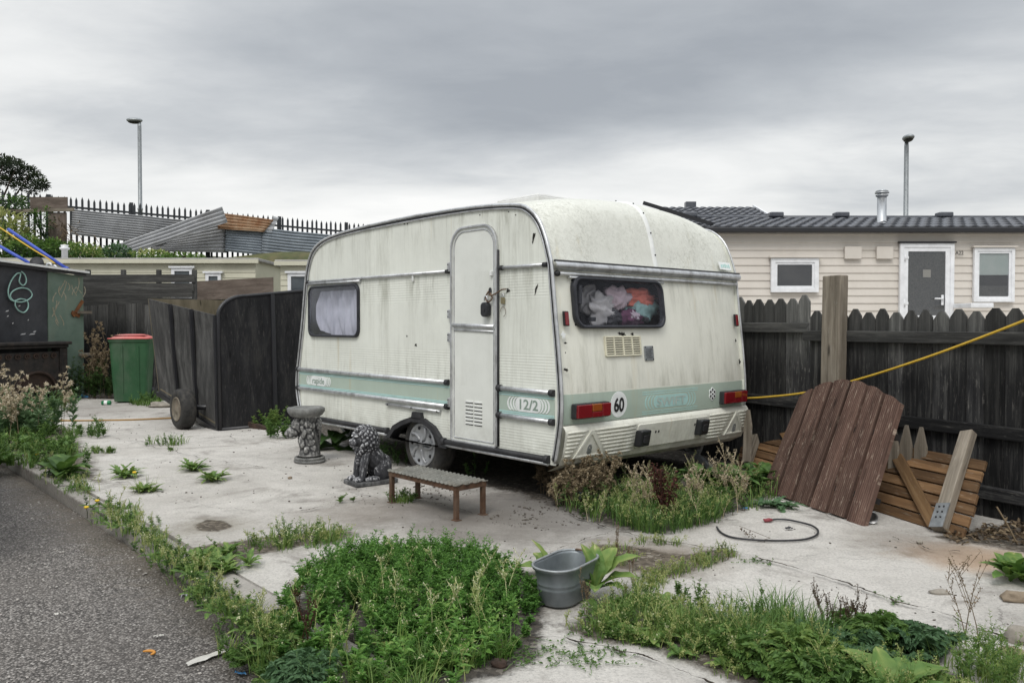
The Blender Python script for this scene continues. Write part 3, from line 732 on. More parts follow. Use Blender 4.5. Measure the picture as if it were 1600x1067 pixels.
# --- stripe decals
def stripe(u0, u1, z0, z1, nm='stripe'):
    m = MB(); m.slab(SM, [(u0, z0), (u1, z0), (u1, z1), (u0, z1)], -.002, .004); s_ = build(m, nm, MAT['sage'], cv_)
    m = MB()
    h = z1-z0
    for f, w_ in ((.86, .05), (.95, .035), (.13, .05), (.05, .035)):
        m.slab(SM, [(u0, z0+h*(f-w_/2)), (u1, z0+h*(f-w_/2)), (u1, z0+h*(f+w_/2)), (u0, z0+h*(f+w_/2))], .003, .0058, back=False)
    build(m, 'pinstripe', MAT['turq'], s_); return s_
s1 = stripe(DU1+.03, 3.665, .60, .755); s2 = stripe(.03, DU0-.01, .583, .747)
def capsule(par, ucen, zcen, hw, hh, txt, th, sx, arcs=3):
    mp = lambda a, b, o=0: SM(ucen-a, zcen+b, o)
    m = MB(); m.slab(mp, rrect(-hw, -hh, hw, hh, hh*.95, 6), .004, .0075, back=False)
    for sgn in (-1, 1):
        for k in range(arcs):
            x = hw + .012 + .03*k; wv = .010
            pts = [(sgn*(x - hh + hh*math.cos(a)), hh*math.sin(a)) for a in [math.radians(-70+14*i) for i in range(11)]]
            pts2 = [(sgn*(abs(a)+wv+.004), b) for a, b in reversed(pts)]
            m.slab(mp, pts+pts2, .004, .0075, back=False)
    bd = build(m, 'badge', MAT['badge'], par)
    m = MB(); text(m, txt, mp, 0, -th*.47, th, sx, .0085, .02); o = build(m, 'lettering', MAT['letter'], par); return bd
q = uz(496, 597); capsule(s1, q[0]-.03, .678, .15, .045, 'rapide', .058, 1.15)
q = uz(826, 634); capsule(s2, q[0], .664, .13, .05, '12/2', .070, 1.2)
# --- door
m = MB()
mpd = lambda a, b, o=0: SM(a, b, o)
m.slab(SM, rrect(DU0+.015, DZ0+.01, DU1-.015, DZ1-.01, (.02, .02, .14, .14), 8), -.002, .010, back=False)
door = build(m, 'door', MAT['door'], cv_)
m = MB()
m.ring(SM, rrect(DU0, DZ0, DU1, DZ1, (.03, .03, .16, .16), 8), rrect(DU0+.017, DZ0+.015, DU1-.017, DZ1-.017, (.015, .015, .145, .145), 8), .0, .024)
m.ring(SM, rrect(DU0+.034, DZ0+.030, DU1-.034, DZ1-.034, (.012, .012, .128, .128), 8), rrect(DU0+.044, DZ0+.039, DU1-.044, DZ1-.044, (.01, .01, .12, .12), 8), .008, .016)
build(m, 'door_frame', MAT['alu'], door, bevel=.004)
m = MB(); m.tube([SM(DU1-.03, 1.215, .012), SM(DU0+.03, 1.203, .012)], .017, 10); m.tube([SM(DU1-.04, 1.18, .012), SM(DU0+.04, 1.168, .012)], .009, 8); build(m, 'door_rail', MAT['alu'], door)
m = MB(); m.tube([SM(DU0-.004, DZ0+.02, .006), SM(DU0-.004, DZ1-.2, .006)], .008, 6); m.tube([SM(DU1+.006, DZ0+.02, .006), SM(DU1+.006, DZ1-.2, .006)], .007, 6); build(m, 'door_seal', MAT['rubber'], door)
for pz in (1.66, 1.30, 1.12, .62):
    m = MB(); m.bx(Vector(SM(DU1+.002, pz-.035, .004)), S_*.03, -R_*.022, Z_*.07); h_ = build(m, 'hinge', MAT['alu'], door, bevel=.004)
    m = MB()
    for dz in (-.02, .02): m.blob(SM(DU1+.02, pz+dz, .028), (.005,)*3, nu=6, nv=4)
    build(m, 'screws', MAT['darkplastic'], h_)
m = MB(); cxu = .875
for i in range(7):
    for s_ in (-1, 1):
        zz_ = .475+.027*i; uu = cxu + s_*.052
        m.slab(SM, [(uu-.045, zz_), (uu+.045, zz_), (uu+.045, zz_+.010), (uu-.045, zz_+.010)], .008, .017)
vn = build(m, 'louvre_vent', MAT['white'], door)
m = MB()
for i in range(7):
    for s_ in (-1, 1):
        zz_ = .475+.027*i; uu = cxu + s_*.052
        m.slab(SM, [(uu-.045, zz_-.008), (uu+.045, zz_-.008), (uu+.045, zz_-.001), (uu-.045, zz_-.001)], .008, .0118)
build(m, 'louvre_slots', MAT['grimehole'], vn)
def hole(px, py, rx, ry, rot=0.0, seed=0, nm='torn_hole'):
    a0, b0 = uz(px, py); P = []
    for i in range(14):
        a = 2*math.pi*i/14; f = 1 + .35*math.sin(3.1*a+seed) + .2*math.sin(7*a+seed*2)
        x, y = rx*f*math.cos(a), ry*f*math.sin(a); P.append((a0 + x*math.cos(rot)-y*math.sin(rot), b0 + x*math.sin(rot)+y*math.cos(rot)))
    m = MB(); m.slab(SM, P, -.001, .0035, back=False); return build(m, nm, MAT['grimehole'], cv_)
for h_ in ((834, 371, .010, .034, .3, 0), (838, 452, .007, .032, .4, 1), (650, 539, .012, .010, 0, 2), (636, 525, .006, .006, 0, 3), (794, 454, .017, .013, 0, 4), (855, 390, .005, .005, 0, 5), (855, 396, .005, .005, 0, 6), (838, 349, .004, .004, 0, 7), (632, 350, .005, .005, 0, 8), (637, 350, .005, .005, 0, 8), (806, 336, .004, .004, 0, 8), (795, 331, .004, .004, 0, 1), (750, 336, .004, .004, 0, 1)): hole(*h_)
m = MB(); a0, b0 = uz(768, 455); m.slab(SM, ellipse(a0, b0, .016, .026, 14), .009, .016); build(m, 'lock_barrel', MAT['rubber'], door)
m = MB(); a0, b0 = uz(648, 434); m.bx(Vector(SM(a0, b0-.03, 0)), S_*.02, -R_*.018, Z_*.05); build(m, 'hook', MAT['white'], cv_, bevel=.004)
m = MB(); a0, b0 = uz(771, 427); m.bx(Vector(SM(a0-.01, b0-.02, 0.01)), S_*.022, -R_*.02, Z_*.035); build(m, 'door_catch', MAT['white'], door, bevel=.004)
# --- side window
m = MB(); m.ring(SM, rrect(*WS, .075, 6), rrect(WS[0]+.022, WS[1]+.022, WS[2]-.022, WS[3]-.022, .065, 6), -.01, .026)
sw = build(m, 'window_frame', MAT['seal'], cv_, bevel=.008)
m = MB(); m.slab(SM, rrect(WS[0]+.016, WS[1]+.016, WS[2]-.016, WS[3]-.016, .065, 6), .012, .018, back=False); m.f = m.f[:1]; build(m, 'pane', MAT['panew'], sw)
# --- wheel and arch
m = MB(); inn = [(a + (1.63-a)*.07, max(.26, b-.026)) for a, b in ARCH]
m.ring(SM, [(1.20, .262)] + [(a, b+.012) for a, b in ARCH] + [(2.06, .262)], [(1.30, .262)] + inn + [(1.965, .262)], -.06, .035)
m.slab(SM, [(1.52, .455), (1.66, .455), (1.645, .51), (1.535, .51)], -.01, .035)
build(m, 'wheel_arch', MAT['rubber'], cv_, bevel=.012)
m = MB(); m.slab(SM, [(1.2, .25), (2.06, .25), (2.06, .47), (1.2, .47)], -.40, -.39); build(m, 'wheel_box', MAT['inside'], cv_)
def wheel(par, ctr, R0, wd, ax, hubr, rimmat, tyremat='tyre', spokes=5, hub='hubcap'):
    ax = Vector(ax).normalized()
    w_ = bpy.data.objects.new('wheel', None)
    pr = [(hubr*.96, -wd*.5), (hubr*1.05, -wd*.52), (R0*.90, -wd*.5), (R0*.985, -wd*.36), (R0, -wd*.2), (R0, wd*.2), (R0*.985, wd*.36), (R0*.90, wd*.5), (hubr*1.05, wd*.52), (hubr*.96, wd*.42)]
    m = MB(); m.lathe(ctr, pr, 40, ax, cap=True); t_ = build(m, 'wheel', MAT[tyremat], par)
    m = MB()
    m.lathe(ctr, [(hubr*1.0, wd*.44), (hubr*.97, wd*.53), (hubr*.90, wd*.55), (hubr*.86, wd*.47), (hubr*.3, wd*.50), (hubr*.25, wd*.56), (.005, wd*.58)], 36, ax)
    x = ax.cross(Z_).normalized(); y = ax.cross(x)
    if spokes:
        for k in range(spokes):
            a = 2*math.pi*k/spokes + .3
            pth = []
            for q in range(7):
                f = q/6; rr = hubr*(.2+.68*f); aa = a + .45*f*f
                pth.append(Vector(ctr) + (x*math.cos(aa)+y*math.sin(aa))*rr + ax*(wd*.50))
            m.tube(pth, [hubr*.10*(1-.3*i/6) for i in range(7)], 6)
    h_ = build(m, hub, MAT[rimmat], t_)
    m = MB()
    if spokes:
        for k in range(spokes*2):
            a = 2*math.pi*(k+.5)/(spokes*2) + .3
            m.blob(Vector(ctr) + (x*math.cos(a)+y*math.sin(a))*hubr*.76 + ax*(wd*.475), (hubr*.08,)*3, nu=8, nv=5)
        build(m, 'hubcap_slots', MAT['black'], t_)
    return t_
wheel(cv_, Vector(SM(1.575, .245, -.10)), .262, .17, -R_, .180, 'hub')
wheel(cv_, Vector(SM(1.575, .245, -Wc+.10)), .262, .17, R_, .180, 'hub')
# --- rear: gutter, second rail, window
def rrail(name, p, q, r_, mat='alu', o=.012, sy=1.0):
    m = MB(); m.tube([RM(p[0]+(q[0]-p[0])*i/10, p[1]+(q[1]-p[1])*i/10, o) for i in range(11)], r_, 10); return build(m, name, MAT[mat], cv_)
m = MB()
sec = [(-.005, 1.655), (.030, 1.645), (.042, 1.622), (.036, 1.600), (.010, 1.588), (-.005, 1.586)]
m.grid(13, len(sec), lambda a, b: RM(-.01+(Wc+.02)*a, sec[int(round(b*(len(sec)-1)))][1] , sec[int(round(b*(len(sec)-1)))][0]+.004), smooth=True)
g_ = build(m, 'rain_gutter', MAT['alu'], cv_)
m = MB(); m.tube([RM(-.01, 1.645, .03), RM(Wc+.01, 1.645, .03)], .009, 6); build(m, 'rubber_insert', MAT['rubber'], g_)
b_ = rrail('rear_rail', (.02, 1.562), (Wc-.02, 1.556), .013)
m = MB(); m.blob(RM(.02, 1.562, .014), (.022,)*3, nu=8, nv=6); build(m, 'end_cap', MAT['rubber'], b_)
rrail('window_rail', (RW[0]-.02, 1.540), (RW[2]+.03, 1.536), .009)
m = MB(); m.ring(RM, rrect(*RW, .085, 6), rrect(RW[0]+.026, RW[1]+.024, RW[2]-.026, RW[3]-.024, .07, 6), -.01, .036)
rw_ = build(m, 'rear_window', MAT['seal'], cv_, bevel=.012)
m = MB(); m.slab(RM, rrect(RW[0]+.018, RW[1]+.018, RW[2]-.018, RW[3]-.018, .07, 6), .018, .026, back=False); m.f = m.f[:1]; build(m, 'pane', MAT['pane'], rw_)
for tt in (.32, .90):
    m = MB(); m.bx(Vector(RM(tt, RW[1]+.05, -.02)), R_*.05, -S_*.03, Z_*.03); build(m, 'window_catch', MAT['darkplastic'], rw_, bevel=.005)
m = MB(); m.bx(Vector(RM(RW[0]+.075, 1.36, -.03)), R_*.03, -S_*.03, Z_*.13); build(m, 'window_stay', MAT['darkplastic'], rw_, bevel=.005)
# vent grille
m = MB(); g0 = (.44, .996, .832, 1.138)
m.ring(RM, rrect(*g0, .008, 2), rrect(g0[0]+.012, g0[1]+.012, g0[2]-.012, g0[3]-.012, .004, 2), 0, .014)
for i in range(7):
    zz_ = g0[1]+.014+(g0[3]-g0[1]-.028)*(i+.5)/7
    m.slab(RM, [(g0[0]+.012, zz_-.0045), (g0[2]-.012, zz_-.0045), (g0[2]-.012, zz_+.0045), (g0[0]+.012, zz_+.0045)], .002, .012)
for i in range(1, 4):
    tt = g0[0]+(g0[2]-g0[0])*i/4; m.slab(RM, [(tt-.006, g0[1]+.01), (tt+.006, g0[1]+.01), (tt+.006, g0[3]-.01), (tt-.006, g0[3]-.01)], .001, .0125)
MAT['ventcream'] = plain('vent_cream', (.66, .63, .49), .5)
gv = build(m, 'vent_grille', MAT['ventcream'], cv_, bevel=.002)
m = MB(); m.slab(RM, rrect(g0[0]+.008, g0[1]+.008, g0[2]-.008, g0[3]-.008, .004, 2), 0, .0035, back=False); build(m, 'vent_backing', MAT['grimehole'], gv)
m = MB(); m.slab(RM, rrect(.868, .955, .972, 1.062, .006, 2), 0, .008); ip = build(m, 'data_plate', MAT['steel'], cv_, bevel=.002)
m = MB()
for i in range(5): m.slab(RM, [(.885, .975+.015*i), (.955-.012*(i % 2), .975+.015*i), (.955-.012*(i % 2), .979+.015*i), (.885, .979+.015*i)], .008, .0095, back=False)
for tt, zz_ in ((.878, .963), (.962, .963), (.878, 1.054), (.962, 1.054)): m.slab(RM, ellipse(tt, zz_, .005, .005, 8), .008, .010, back=False)
build(m, 'plate_printing', MAT['black'], ip)
for a0, b0, wv in ((.072, 1.259, .021), (2.10, 1.255, .02)):
    m = MB(); m.slab(RM, rrect(a0-wv, b0-.05, a0+wv, b0+.05, .006, 2), 0, .018); rf = build(m, 'side_reflector', MAT['rubber'], cv_)
    m = MB(); m.slab(RM, rrect(a0-wv+.005, b0-.044, a0+wv-.005, b0+.044, .004, 2), .010, .024); build(m, 'lens', MAT['red'], rf, bevel=.004)
# stickers and small scars
def rblot(t0, z0, rx, ry, mat='grimehole', seed=0, nm='scar'):
    P = [(t0 + rx*(1+.4*math.sin(3*a+seed))*math.cos(a), z0 + ry*(1+.4*math.sin(5*a+seed))*math.sin(a)) for a in [2*math.pi*i/16 for i in range(16)]]
    m = MB(); m.slab(RM, P, 0, .003, back=False); return build(m, nm, MAT[mat], cv_)
for i, (px, py, rx, ry, mt) in enumerate(((884, 524, .02, .022, 'badge'), (886, 536, .014, .006, 'grimehole'), (882, 577, .011, .008, 'grimehole'), (885, 578, .012, .01, 'grimehole'), (977, 522, .03, .012, 'grimehole'), (992, 522, .014, .01, 'grimehole'), (972, 521, .016, .008, 'grimehole'), (885, 551, .004, .004, 'grimehole'), (1155, 565, .012, .02, 'grimehole'), (1152, 532, .008, .012, 'grimehole'))):
    a0, b0 = tz(px, py); rblot(min(max(a0, .03), Wc-.03), b0, rx, ry, mt, i)
# lower rear: sage band
zb0, zb1 = .548, .752
m = MB(); m.grid(25, 9, lambda a, b: RM(.004+(Wc-.008)*a, zb0+(zb1-zb0)*b, .0055-.03*abs(2*a-1)**8)); band = build(m, 'rear_stripe', MAT['sage'], cv_)
RT = lambda t0, z0: (lambda a, b, o=0: RM(t0+a, z0+b, o))
# round speed sticker
a0, b0 = tz(966, 631); m = MB(); a0 -= .02; m.slab(RM, ellipse(a0, b0, .088, .092, 32), .004, .007, back=False); st_ = build(m, 'speed_sticker', MAT['badge'], cv_)
m = MB(); text(m, '60', RT(a0, b0), 0, -.048, .095, .82, .009, .03); build(m, 'lettering', MAT['black'], st_)
# faded maker's lettering with arcs
a0, b0 = tz(1045, 625); m = MB(); mp = RT(a0, b0)
m.slab(mp, rrect(-.21, -.046, .21, .046, .04, 5), .004, .0066, back=False)
for sgn in (-1, 1):
    for k in range(3):
        x = .225+.035*k; pts = [(sgn*(x-.05+.055*math.cos(a)), .055*math.sin(a)) for a in [math.radians(-70+14*i) for i in range(11)]]
        m.slab(mp, pts + [(sgn*(abs(a)+.014), b) for a, b in reversed(pts)], .004, .0066, back=False)
for dz in (.062, .078, -.066, -.082): m.slab(mp, [(-.34, dz-.003), (.34, dz-.003), (.34, dz+.003), (-.34, dz+.003)], .004, .0066, back=False)
MAT['fadeturq'] = surf('faded_turquoise', (.40, .56, .50), (.42, .68, .68), 16, .6, .05)
MAT['fadegrey'] = surf('faded_grey', (.36, .46, .42), (.52, .58, .54), 30, .6, .05)
sw_ = build(m, 'faded_badge', MAT['fadeturq'], cv_)
m = MB(); text(m, 'SWIFT', mp, 0, -.032, .062, 1.45, .0082, .02); build(m, 'lettering', MAT['fadegrey'], sw_)
# flower of screws
a0, b0 = tz(1109, 615); m = MB()
for k in range(6):
    a = math.pi*k/3+.5; m.slab(RM, ellipse(a0+.03*math.cos(a), b0+.034*math.sin(a), .017, .019, 12), .004, .009)
m.slab(RM, ellipse(a0, b0, .016, .016, 12), .004, .010)
fl = build(m, 'emblem', MAT['badge'], cv_)
m = MB()
for k in range(6):
    a = math.pi*k/3+.5; m.slab(RM, ellipse(a0+.03*math.cos(a), b0+.034*math.sin(a), .009, .010, 10), .009, .0115, back=False)
m.slab(RM, ellipse(a0, b0, .008, .008, 10), .010, .0125, back=False)
build(m, 'emblem_dots', MAT['black'], fl)
# small roof sticker
m = MB(); m.slab(RM, [(1.93, 1.675), (2.09, 1.672), (2.09, 1.735), (1.93, 1.738)], .02, .026, back=False); sk = build(m, 'dealer_sticker', MAT['badge'], cv_)
m = MB(); mp = RT(2.01, 1.705)
for k in range(5): m.slab(mp, [(-.062+.026*k, -.016+.006*(k % 2)), (-.044+.026*k, -.016), (-.044+.026*k, .010+.006*(k % 3)), (-.062+.026*k, .012)], .026, .028, back=False)
build(m, 'sticker_print', MAT['fadeturq'], sk)
# tail lights
def tail(t0, t1, z0, z1):
    m = MB(); m.slab(RM, rrect(t0, z0, t1, z1, .008, 2), 0, .05); b_ = build(m, 'tail_light', MAT['rubber'], cv_, bevel=.006)
    w_ = t1-t0
    for f0, f1, mt, nm, ov in ((.01, .42, 'red', 'red_lens', .066), (.43, .72, 'amber', 'amber_lens', .066), (.73, .99, 'red', 'red_lens', .066)):
        m = MB(); zz0 = z0+.006 if mt == 'red' else z0+(z1-z0)*.44
        m.slab(RM, rrect(t0+w_*f0, zz0, t0+w_*f1, z1-.006, .006, 2), .045, ov); build(m, nm, MAT[mt], b_, bevel=.005)
    m = MB(); m.slab(RM, rrect(t0+w_*.43, z0+.006, t0+w_*.72, z0+(z1-z0)*.42, .004, 2), .045, .066); build(m, 'red_lens', MAT['red'], b_, bevel=.004)
    return b_
tail(.075, .410, .588, .690); tail(1.79, Wc-.06, .577, .680)
# bumper moulding with ribs, two triangles and a plate recess
zt, zb_ = .545, .278
m = MB()
def bf(a, b):
    z = zb_ + (zt-zb_)*b; o = .012 + .032*min(1, (1-b)*9)*min(1, .4+b*2)
    return RM(-.005+(Wc+.01)*a, z, o)
m.grid(30, 14, bf)
m.grid(2, 4, lambda a, b: (lambda q: tuple(Vector(q) + S_*.10*b - Z_*.05*b))(RM(-.005+(Wc+.01)*a, zb_, .02)))
bp = build(m, 'bumper_panel', MAT['shell'], cv_)
TRI = [(tz(917, 690)[0], .155), (tz(1143, 660)[0], .135)]; PL = (.74, 1.60)
tz0, tz1 = .318, .492
mL = MB(); mR = MB()
for i in range(8):
    z = .318+.0262*i
    segs = [(.015, Wc-.015)]
    cut = []
    for c_, wv in TRI:
        hw = wv*max(.12, (tz1+.03-z)/(tz1-tz0))+.012
        cut.append((c_-hw, c_+hw))
    cut.append((PL[0]-.02, PL[1]+.02))
    for c0, c1 in cut:
        ns = []
        for a0, a1 in segs:
            if c1 < a0 or c0 > a1: ns.append((a0, a1)); continue
            if c0 > a0+.02: ns.append((a0, c0))
            if c1 < a1-.02: ns.append((c1, a1))
        segs = ns
    for a0, a1 in segs: (mL if a1 < 1.2 else mR).tube([RM(a0+(a1-a0)*q/4, z, .044) for q in range(5)], [.004, .0095, .0095, .0095, .004], 8)
[build(m, 'bumper_ribs', MAT['shell'], bp) for m in (mL, mR)]
for c_, wv in TRI:
    P = [(c_-wv, tz0), (c_+wv, tz0), (c_+.012, tz1+.012), (c_-.012, tz1+.012)]
    Q = [(c_-wv*.80, tz0+.016), (c_+wv*.80, tz0+.016), (c_+.006, tz1-.022), (c_-.006, tz1-.022)]
    m = MB(); m.ring(RM, P, Q, .03, .054); m.slab(RM, P, .03, .047); tri_ = build(m, 'reflector_triangle', MAT['shell'], bp, bevel=.004)
    m = MB(); m.slab(RM, ellipse(c_, .355, .022, .024, 14), .047, .050, back=False); m.ring(RM, ellipse(c_, .375, .020, .03, 14), ellipse(c_, .375, .012, .02, 14), .047, .051); build(m, 'reflector_scar', MAT['steel'], tri_)
m = MB(); m.slab(RM, rrect(PL[0], .322, PL[1], .502, .02, 4), .030, .050); pl_ = build(m, 'plate_recess', MAT['shell'], bp, bevel=.006)
m = MB()
for tt, zz_ in ((.95, .43), (.985, .43), (1.43, .445), (1.47, .44), (1.45, .475)): m.slab(RM, ellipse(tt, zz_, .008, .010, 8), .05, .0525, back=False)
build(m, 'screw_holes', MAT['grimehole'], pl_)
for px in ((tz(995, 679)[0], .395), (tz(1087, 666)[0], .415)):
    m = MB(); m.slab(RM, rrect(px[0]-.055, px[1]-.055, px[0]+.055, px[1]+.065, .012, 3), .04, .105); lp_ = build(m, 'plate_lamp', MAT['darkplastic'], bp, bevel=.012)
    m = MB(); m.slab(RM, rrect(px[0]-.03, px[1]-.03, px[0]+.03, px[1]+.03, .01, 3), .10, .112); build(m, 'lens', MAT['rubber'], lp_, bevel=.003)
# chassis, steadies, axle, roof vent
m = MB()
for t_ in (.45, 1.7): m.bx(Vector(SM(.1, .20, -t_)), S_*3.6, R_*.05, Z_*.08)
m.bx(Vector(SM(1.55, .2, -.15)), S_*.06, R_*1.9, Z_*.06)
build(m, 'chassis', MAT['rubber'], cv_)
def steady(t_, u_):
    m = MB(); m.bar(SM(u_+.33, .27, -t_), SM(u_-.07, .03, -t_), .05, .035); m.bar(SM(u_+.02, .27, -t_), SM(u_+.08, .13, -t_), .035, .03); m.cbox(Vector(SM(u_-.08, .012, -t_)), .10, .09, .02, A_); return build(m, 'corner_steady', MAT['steel'], cv_)
steady(.30, .12); steady(1.85, .12); steady(.3, 3.1)
v0 = Vector(SM(1.02, 2.20, -.80))
m = MB()
for k, (a, h0, h1) in enumerate(((.265, -.16, .02), (.245, .02, .034), (.215, .034, .044))):
    m.bx(v0 + S_*(-a) + R_*(-a) + Z_*h0, S_*2*a, R_*2*a, Z_*(h1-h0+.002*k))
MAT['ventwhite'] = surf('roof_vent_plastic', (.62, .62, .61), (.74, .74, .72), 9, .5, .1, dirt=(.35, .34, .3), dirt_amt=.4)
rv = build(m, 'roof_vent', MAT['ventwhite'], cv_, bevel=.012)

# ---------------------------------------------------------------- things in and on the caravan
def cloth(name, lab, cen, rad, mat, seed, M=None, fold=.3, fr=1.6):
    m = MB()
    c = Vector(cen); nu, nv = 44, 28; V = []; Fs = []
    for i in range(nv+1):
        th = math.pi*i/nv
        for k in range(nu):
            a = 2*math.pi*k/nu; d = Vector((math.sin(th)*math.cos(a), math.sin(th)*math.sin(a), math.cos(th)))
            q = d*fr + Vector((seed*3.7, seed, 0)); w1 = mnoise.noise(q)
            rg = 1-2*abs(math.sin(5.2*(d.x*math.cos(seed*1.9)+d.z*math.sin(seed*1.9)) + 3.4*mnoise.noise(d*1.3+Vector((seed, 2, 0))) + seed))
            f = 1 + fold*.8*w1 + fold*.55*rg + .05*mnoise.noise(d*7)
            p = R_*d.x*rad[0]*f + S_*d.y*rad[1]*f + Z_*d.z*rad[2]*f
            if M: p = M @ p
            V.append(c+p)
    for i in range(nv):
        for k in range(nu): Fs.append((i*nu+k, (i+1)*nu+k, (i+1)*nu+(k+1) % nu, i*nu+(k+1) % nu))
    m.add(V, Fs, None, .5, True)
    return one(m, name, mat, lab, 'clothing', 'clothes heaped behind the rear window')
def clothmat(n_, c): return surf(n_, tuple(x*.72 for x in c), c, 20, .9, .25, 160)
def rin(px, py, dep): p = onplane(px, py, C0+S_*(.02+dep), S_); return p
MC = [('coral', (.86, .26, .19)), ('teal', (.32, .50, .48)), ('lilac', (.66, .54, .58)), ('grey', (.52, .51, .50)), ('plum', (.14, .05, .10)), ('charcoal', (.06, .06, .065)), ('print', (.5, .42, .48))]
CM = {k: clothmat('cloth_'+k, c) for k, c in MC}
cloth('garment', 'coral red garment on top of the clothes heap behind the rear window', rin(996, 468, .13), (.185, .06, .075), CM['coral'], 1)
cloth('garment', 'teal green garment folded below the coral one behind the rear window', rin(1003, 484, .11), (.185, .05, .085), CM['teal'], 2)
cloth('garment', 'pale lilac garment at the top middle of the heap behind the rear window', rin(962, 466, .12), (.15, .06, .09), CM['lilac'], 3)
cloth('garment', 'grey garment at the left of the heap behind the rear window', rin(938, 484, .10), (.14, .055, .115), CM['grey'], 4)
cloth('garment', 'plum garment at the bottom middle of the heap behind the rear window', rin(985, 498, .10), (.17, .05, .06), CM['plum'], 5)
cloth('garment', 'charcoal garment in the lower left of the heap behind the rear window', rin(957, 496, .085), (.09, .04, .055), CM['charcoal'], 6)
cloth('garment', 'pale printed garment just under the teal one behind the rear window', rin(990, 494, .075), (.07, .03, .04), CM['print'], 7)
cloth('garment', 'dull grey fabric at the far left behind the rear window', rin(920, 470, .17), (.12, .05, .10), CM['grey'], 8)
# curtain in the side window
MAT['net'] = surf('net_curtain', (.46, .46, .50), (.72, .72, .75), 14, .9, .2, 80, stretch=(1, 1, .15))
m = MB()
def cur(a, b):
    u = WS[2]-.10-(WS[2]-WS[0]-.12)*a + .10*math.sin(b*2.2)*(1-a)*(1-b); z = WS[1]+.02+(WS[3]-WS[1]-.07)*b
    if a < .25: z += .05*(1-a*4)*(1-b)
    o = -.06 + .016*math.sin(a*23+2.0*math.sin(b*3)) + .010*math.sin(a*51+b*4) + .012*mnoise.noise(Vector((a*5, b*4, 1)))
    return SM(u, z, o)
m.grid(60, 24, cur)
one(m, 'net_curtain', MAT['net'], 'grubby pale net curtain hanging inside the caravan side window', 'curtain')
# key safe and padlock wired across the door
def SP(px, py, o): a, b = uz(px, py); return Vector(SM(a, b, o))
t_ = thing('key_safe', SP(765, 492, .03), 'chunky black key safe hanging on the caravan door', 'key safe')
a0, b0 = uz(765, 482); m = MB(); m.slab(SM, rrect(a0-.038, b0-.062, a0+.038, b0+.045, .03, 5), .014, .060); bd = build(m, 'body', MAT['darkplastic'], t_, bevel=.01)
m = MB(); m.slab(SM, ellipse(a0, b0-.01, .016, .016, 14), .058, .064); build(m, 'dial', MAT['rubber'], t_)
MAT['brass'] = surf('old_brass', (.22, .19, .11), (.36, .31, .2), 30, .45, .1, metal=.6)
MAT['wire'] = surf('rusty_wire', (.10, .06, .04), (.22, .15, .10), 30, .7, .2, metal=.3)
m = MB(); m.tube([SM(a0+.018*math.cos(a), b0+.055+.035*math.sin(a), .035) for a in [math.pi*i/10 for i in range(11)]], .006, 6); build(m, 'shackle', MAT['alu'], t_)
t_ = thing('padlock', SP(788, 476, .02), 'small brass padlock hanging beside the caravan door frame', 'padlock')
a0, b0 = uz(788, 468); m = MB(); m.slab(SM, rrect(a0-.016, b0-.032, a0+.016, b0+.014, .006, 3), .006, .024); build(m, 'body', MAT['brass'], t_, bevel=.003)
m = MB(); m.tube([SM(a0+.012*math.cos(a), b0+.014+.028*math.sin(a), .016) for a in [math.pi*i/10 for i in range(11)]], .004, 6); build(m, 'shackle', MAT['alu'], t_)
m = MB(); P = [SP(768, 460, .03), SP(773, 462, .035), SP(781, 458, .03), SP(788, 453, .025), SP(794, 452, .02)]
m.tube(catmull(P, 5), .005, 6); lw_ = one(m, 'lock_wire', MAT['wire'], 'twisted rusty wire tying the caravan door shut', 'wire'); m = MB(); P = [SP(767, 455, .02), SP(764, 464, .03), SP(768, 472, .035), SP(774, 466, .03), SP(770, 458, .025)]; m.tube(catmull(P, 5), .006, 6); build(m, 'wire_twist', MAT['wire'], lw_); m = MB()
c_ = uz(788, 485); m.tube([SM(c_[0]+.028*math.cos(a), c_[1]+.034*math.sin(a)-.01, .012) for a in [2*math.pi*i/20 for i in range(16)]], .0018, 5)
build(m, 'wire_loop', MAT['wire'], lw_)
# ---------------------------------------------------------------- right side: holiday home, fence, leaning gates
MAT['siding'] = surf('beige_siding', (.61, .565, .51), (.67, .625, .57), 2, .55, .05, dirt=(.40, .37, .31), dirt_amt=.3)
MAT['tile'] = surf('dark_roof_tile', (.05, .055, .068), (.11, .117, .135), 8, .36, .15, dirt=(.16, .17, .17), dirt_amt=.35, spec=.5)
MAT['upvc'] = plain('white_upvc', (.78, .79, .81), .35)
MAT['fascia'] = plain('dark_fascia', (.018, .018, .021), .4)
MAT['flue'] = surf('brushed_flue', (.36, .38, .40), (.62, .63, .64), 12, .35, .1, metal=.7, stretch=(1, 1, .3))
MAT['blind'] = surf('pale_blind', (.68, .78, .76), (.80, .86, .84), 4, .9, .2)
MAT['dim'] = surf('dim_room', (.035, .034, .032), (.10, .095, .085), 3, .9, .1)
MAT['homeglass'] = glass('window_glass', (.62, .63, .62), .10, dirt=.04)
MAT['lace'] = surf('lace_curtain', (.08, .078, .07), (.20, .195, .18), 40, .9, .4, 60)
HY = 12.7
def HM(px, py, o=0.0): p = at(px, py, HY); return p
def hx(px): return (px-CX)/F*HY
def hz(py): return at(CX, py, HY).z
HMm = lambda a, b, o=0: (a, HY-.024-o, b)
home = thing('holiday_home', (hx(1400), HY+1.5, 0), 'beige clad static holiday home with dark tiled roof and white door behind the picket fence', 'static caravan')
x0, x1 = hx(1085), hx(1760); ze = hz(361)
m = MB()
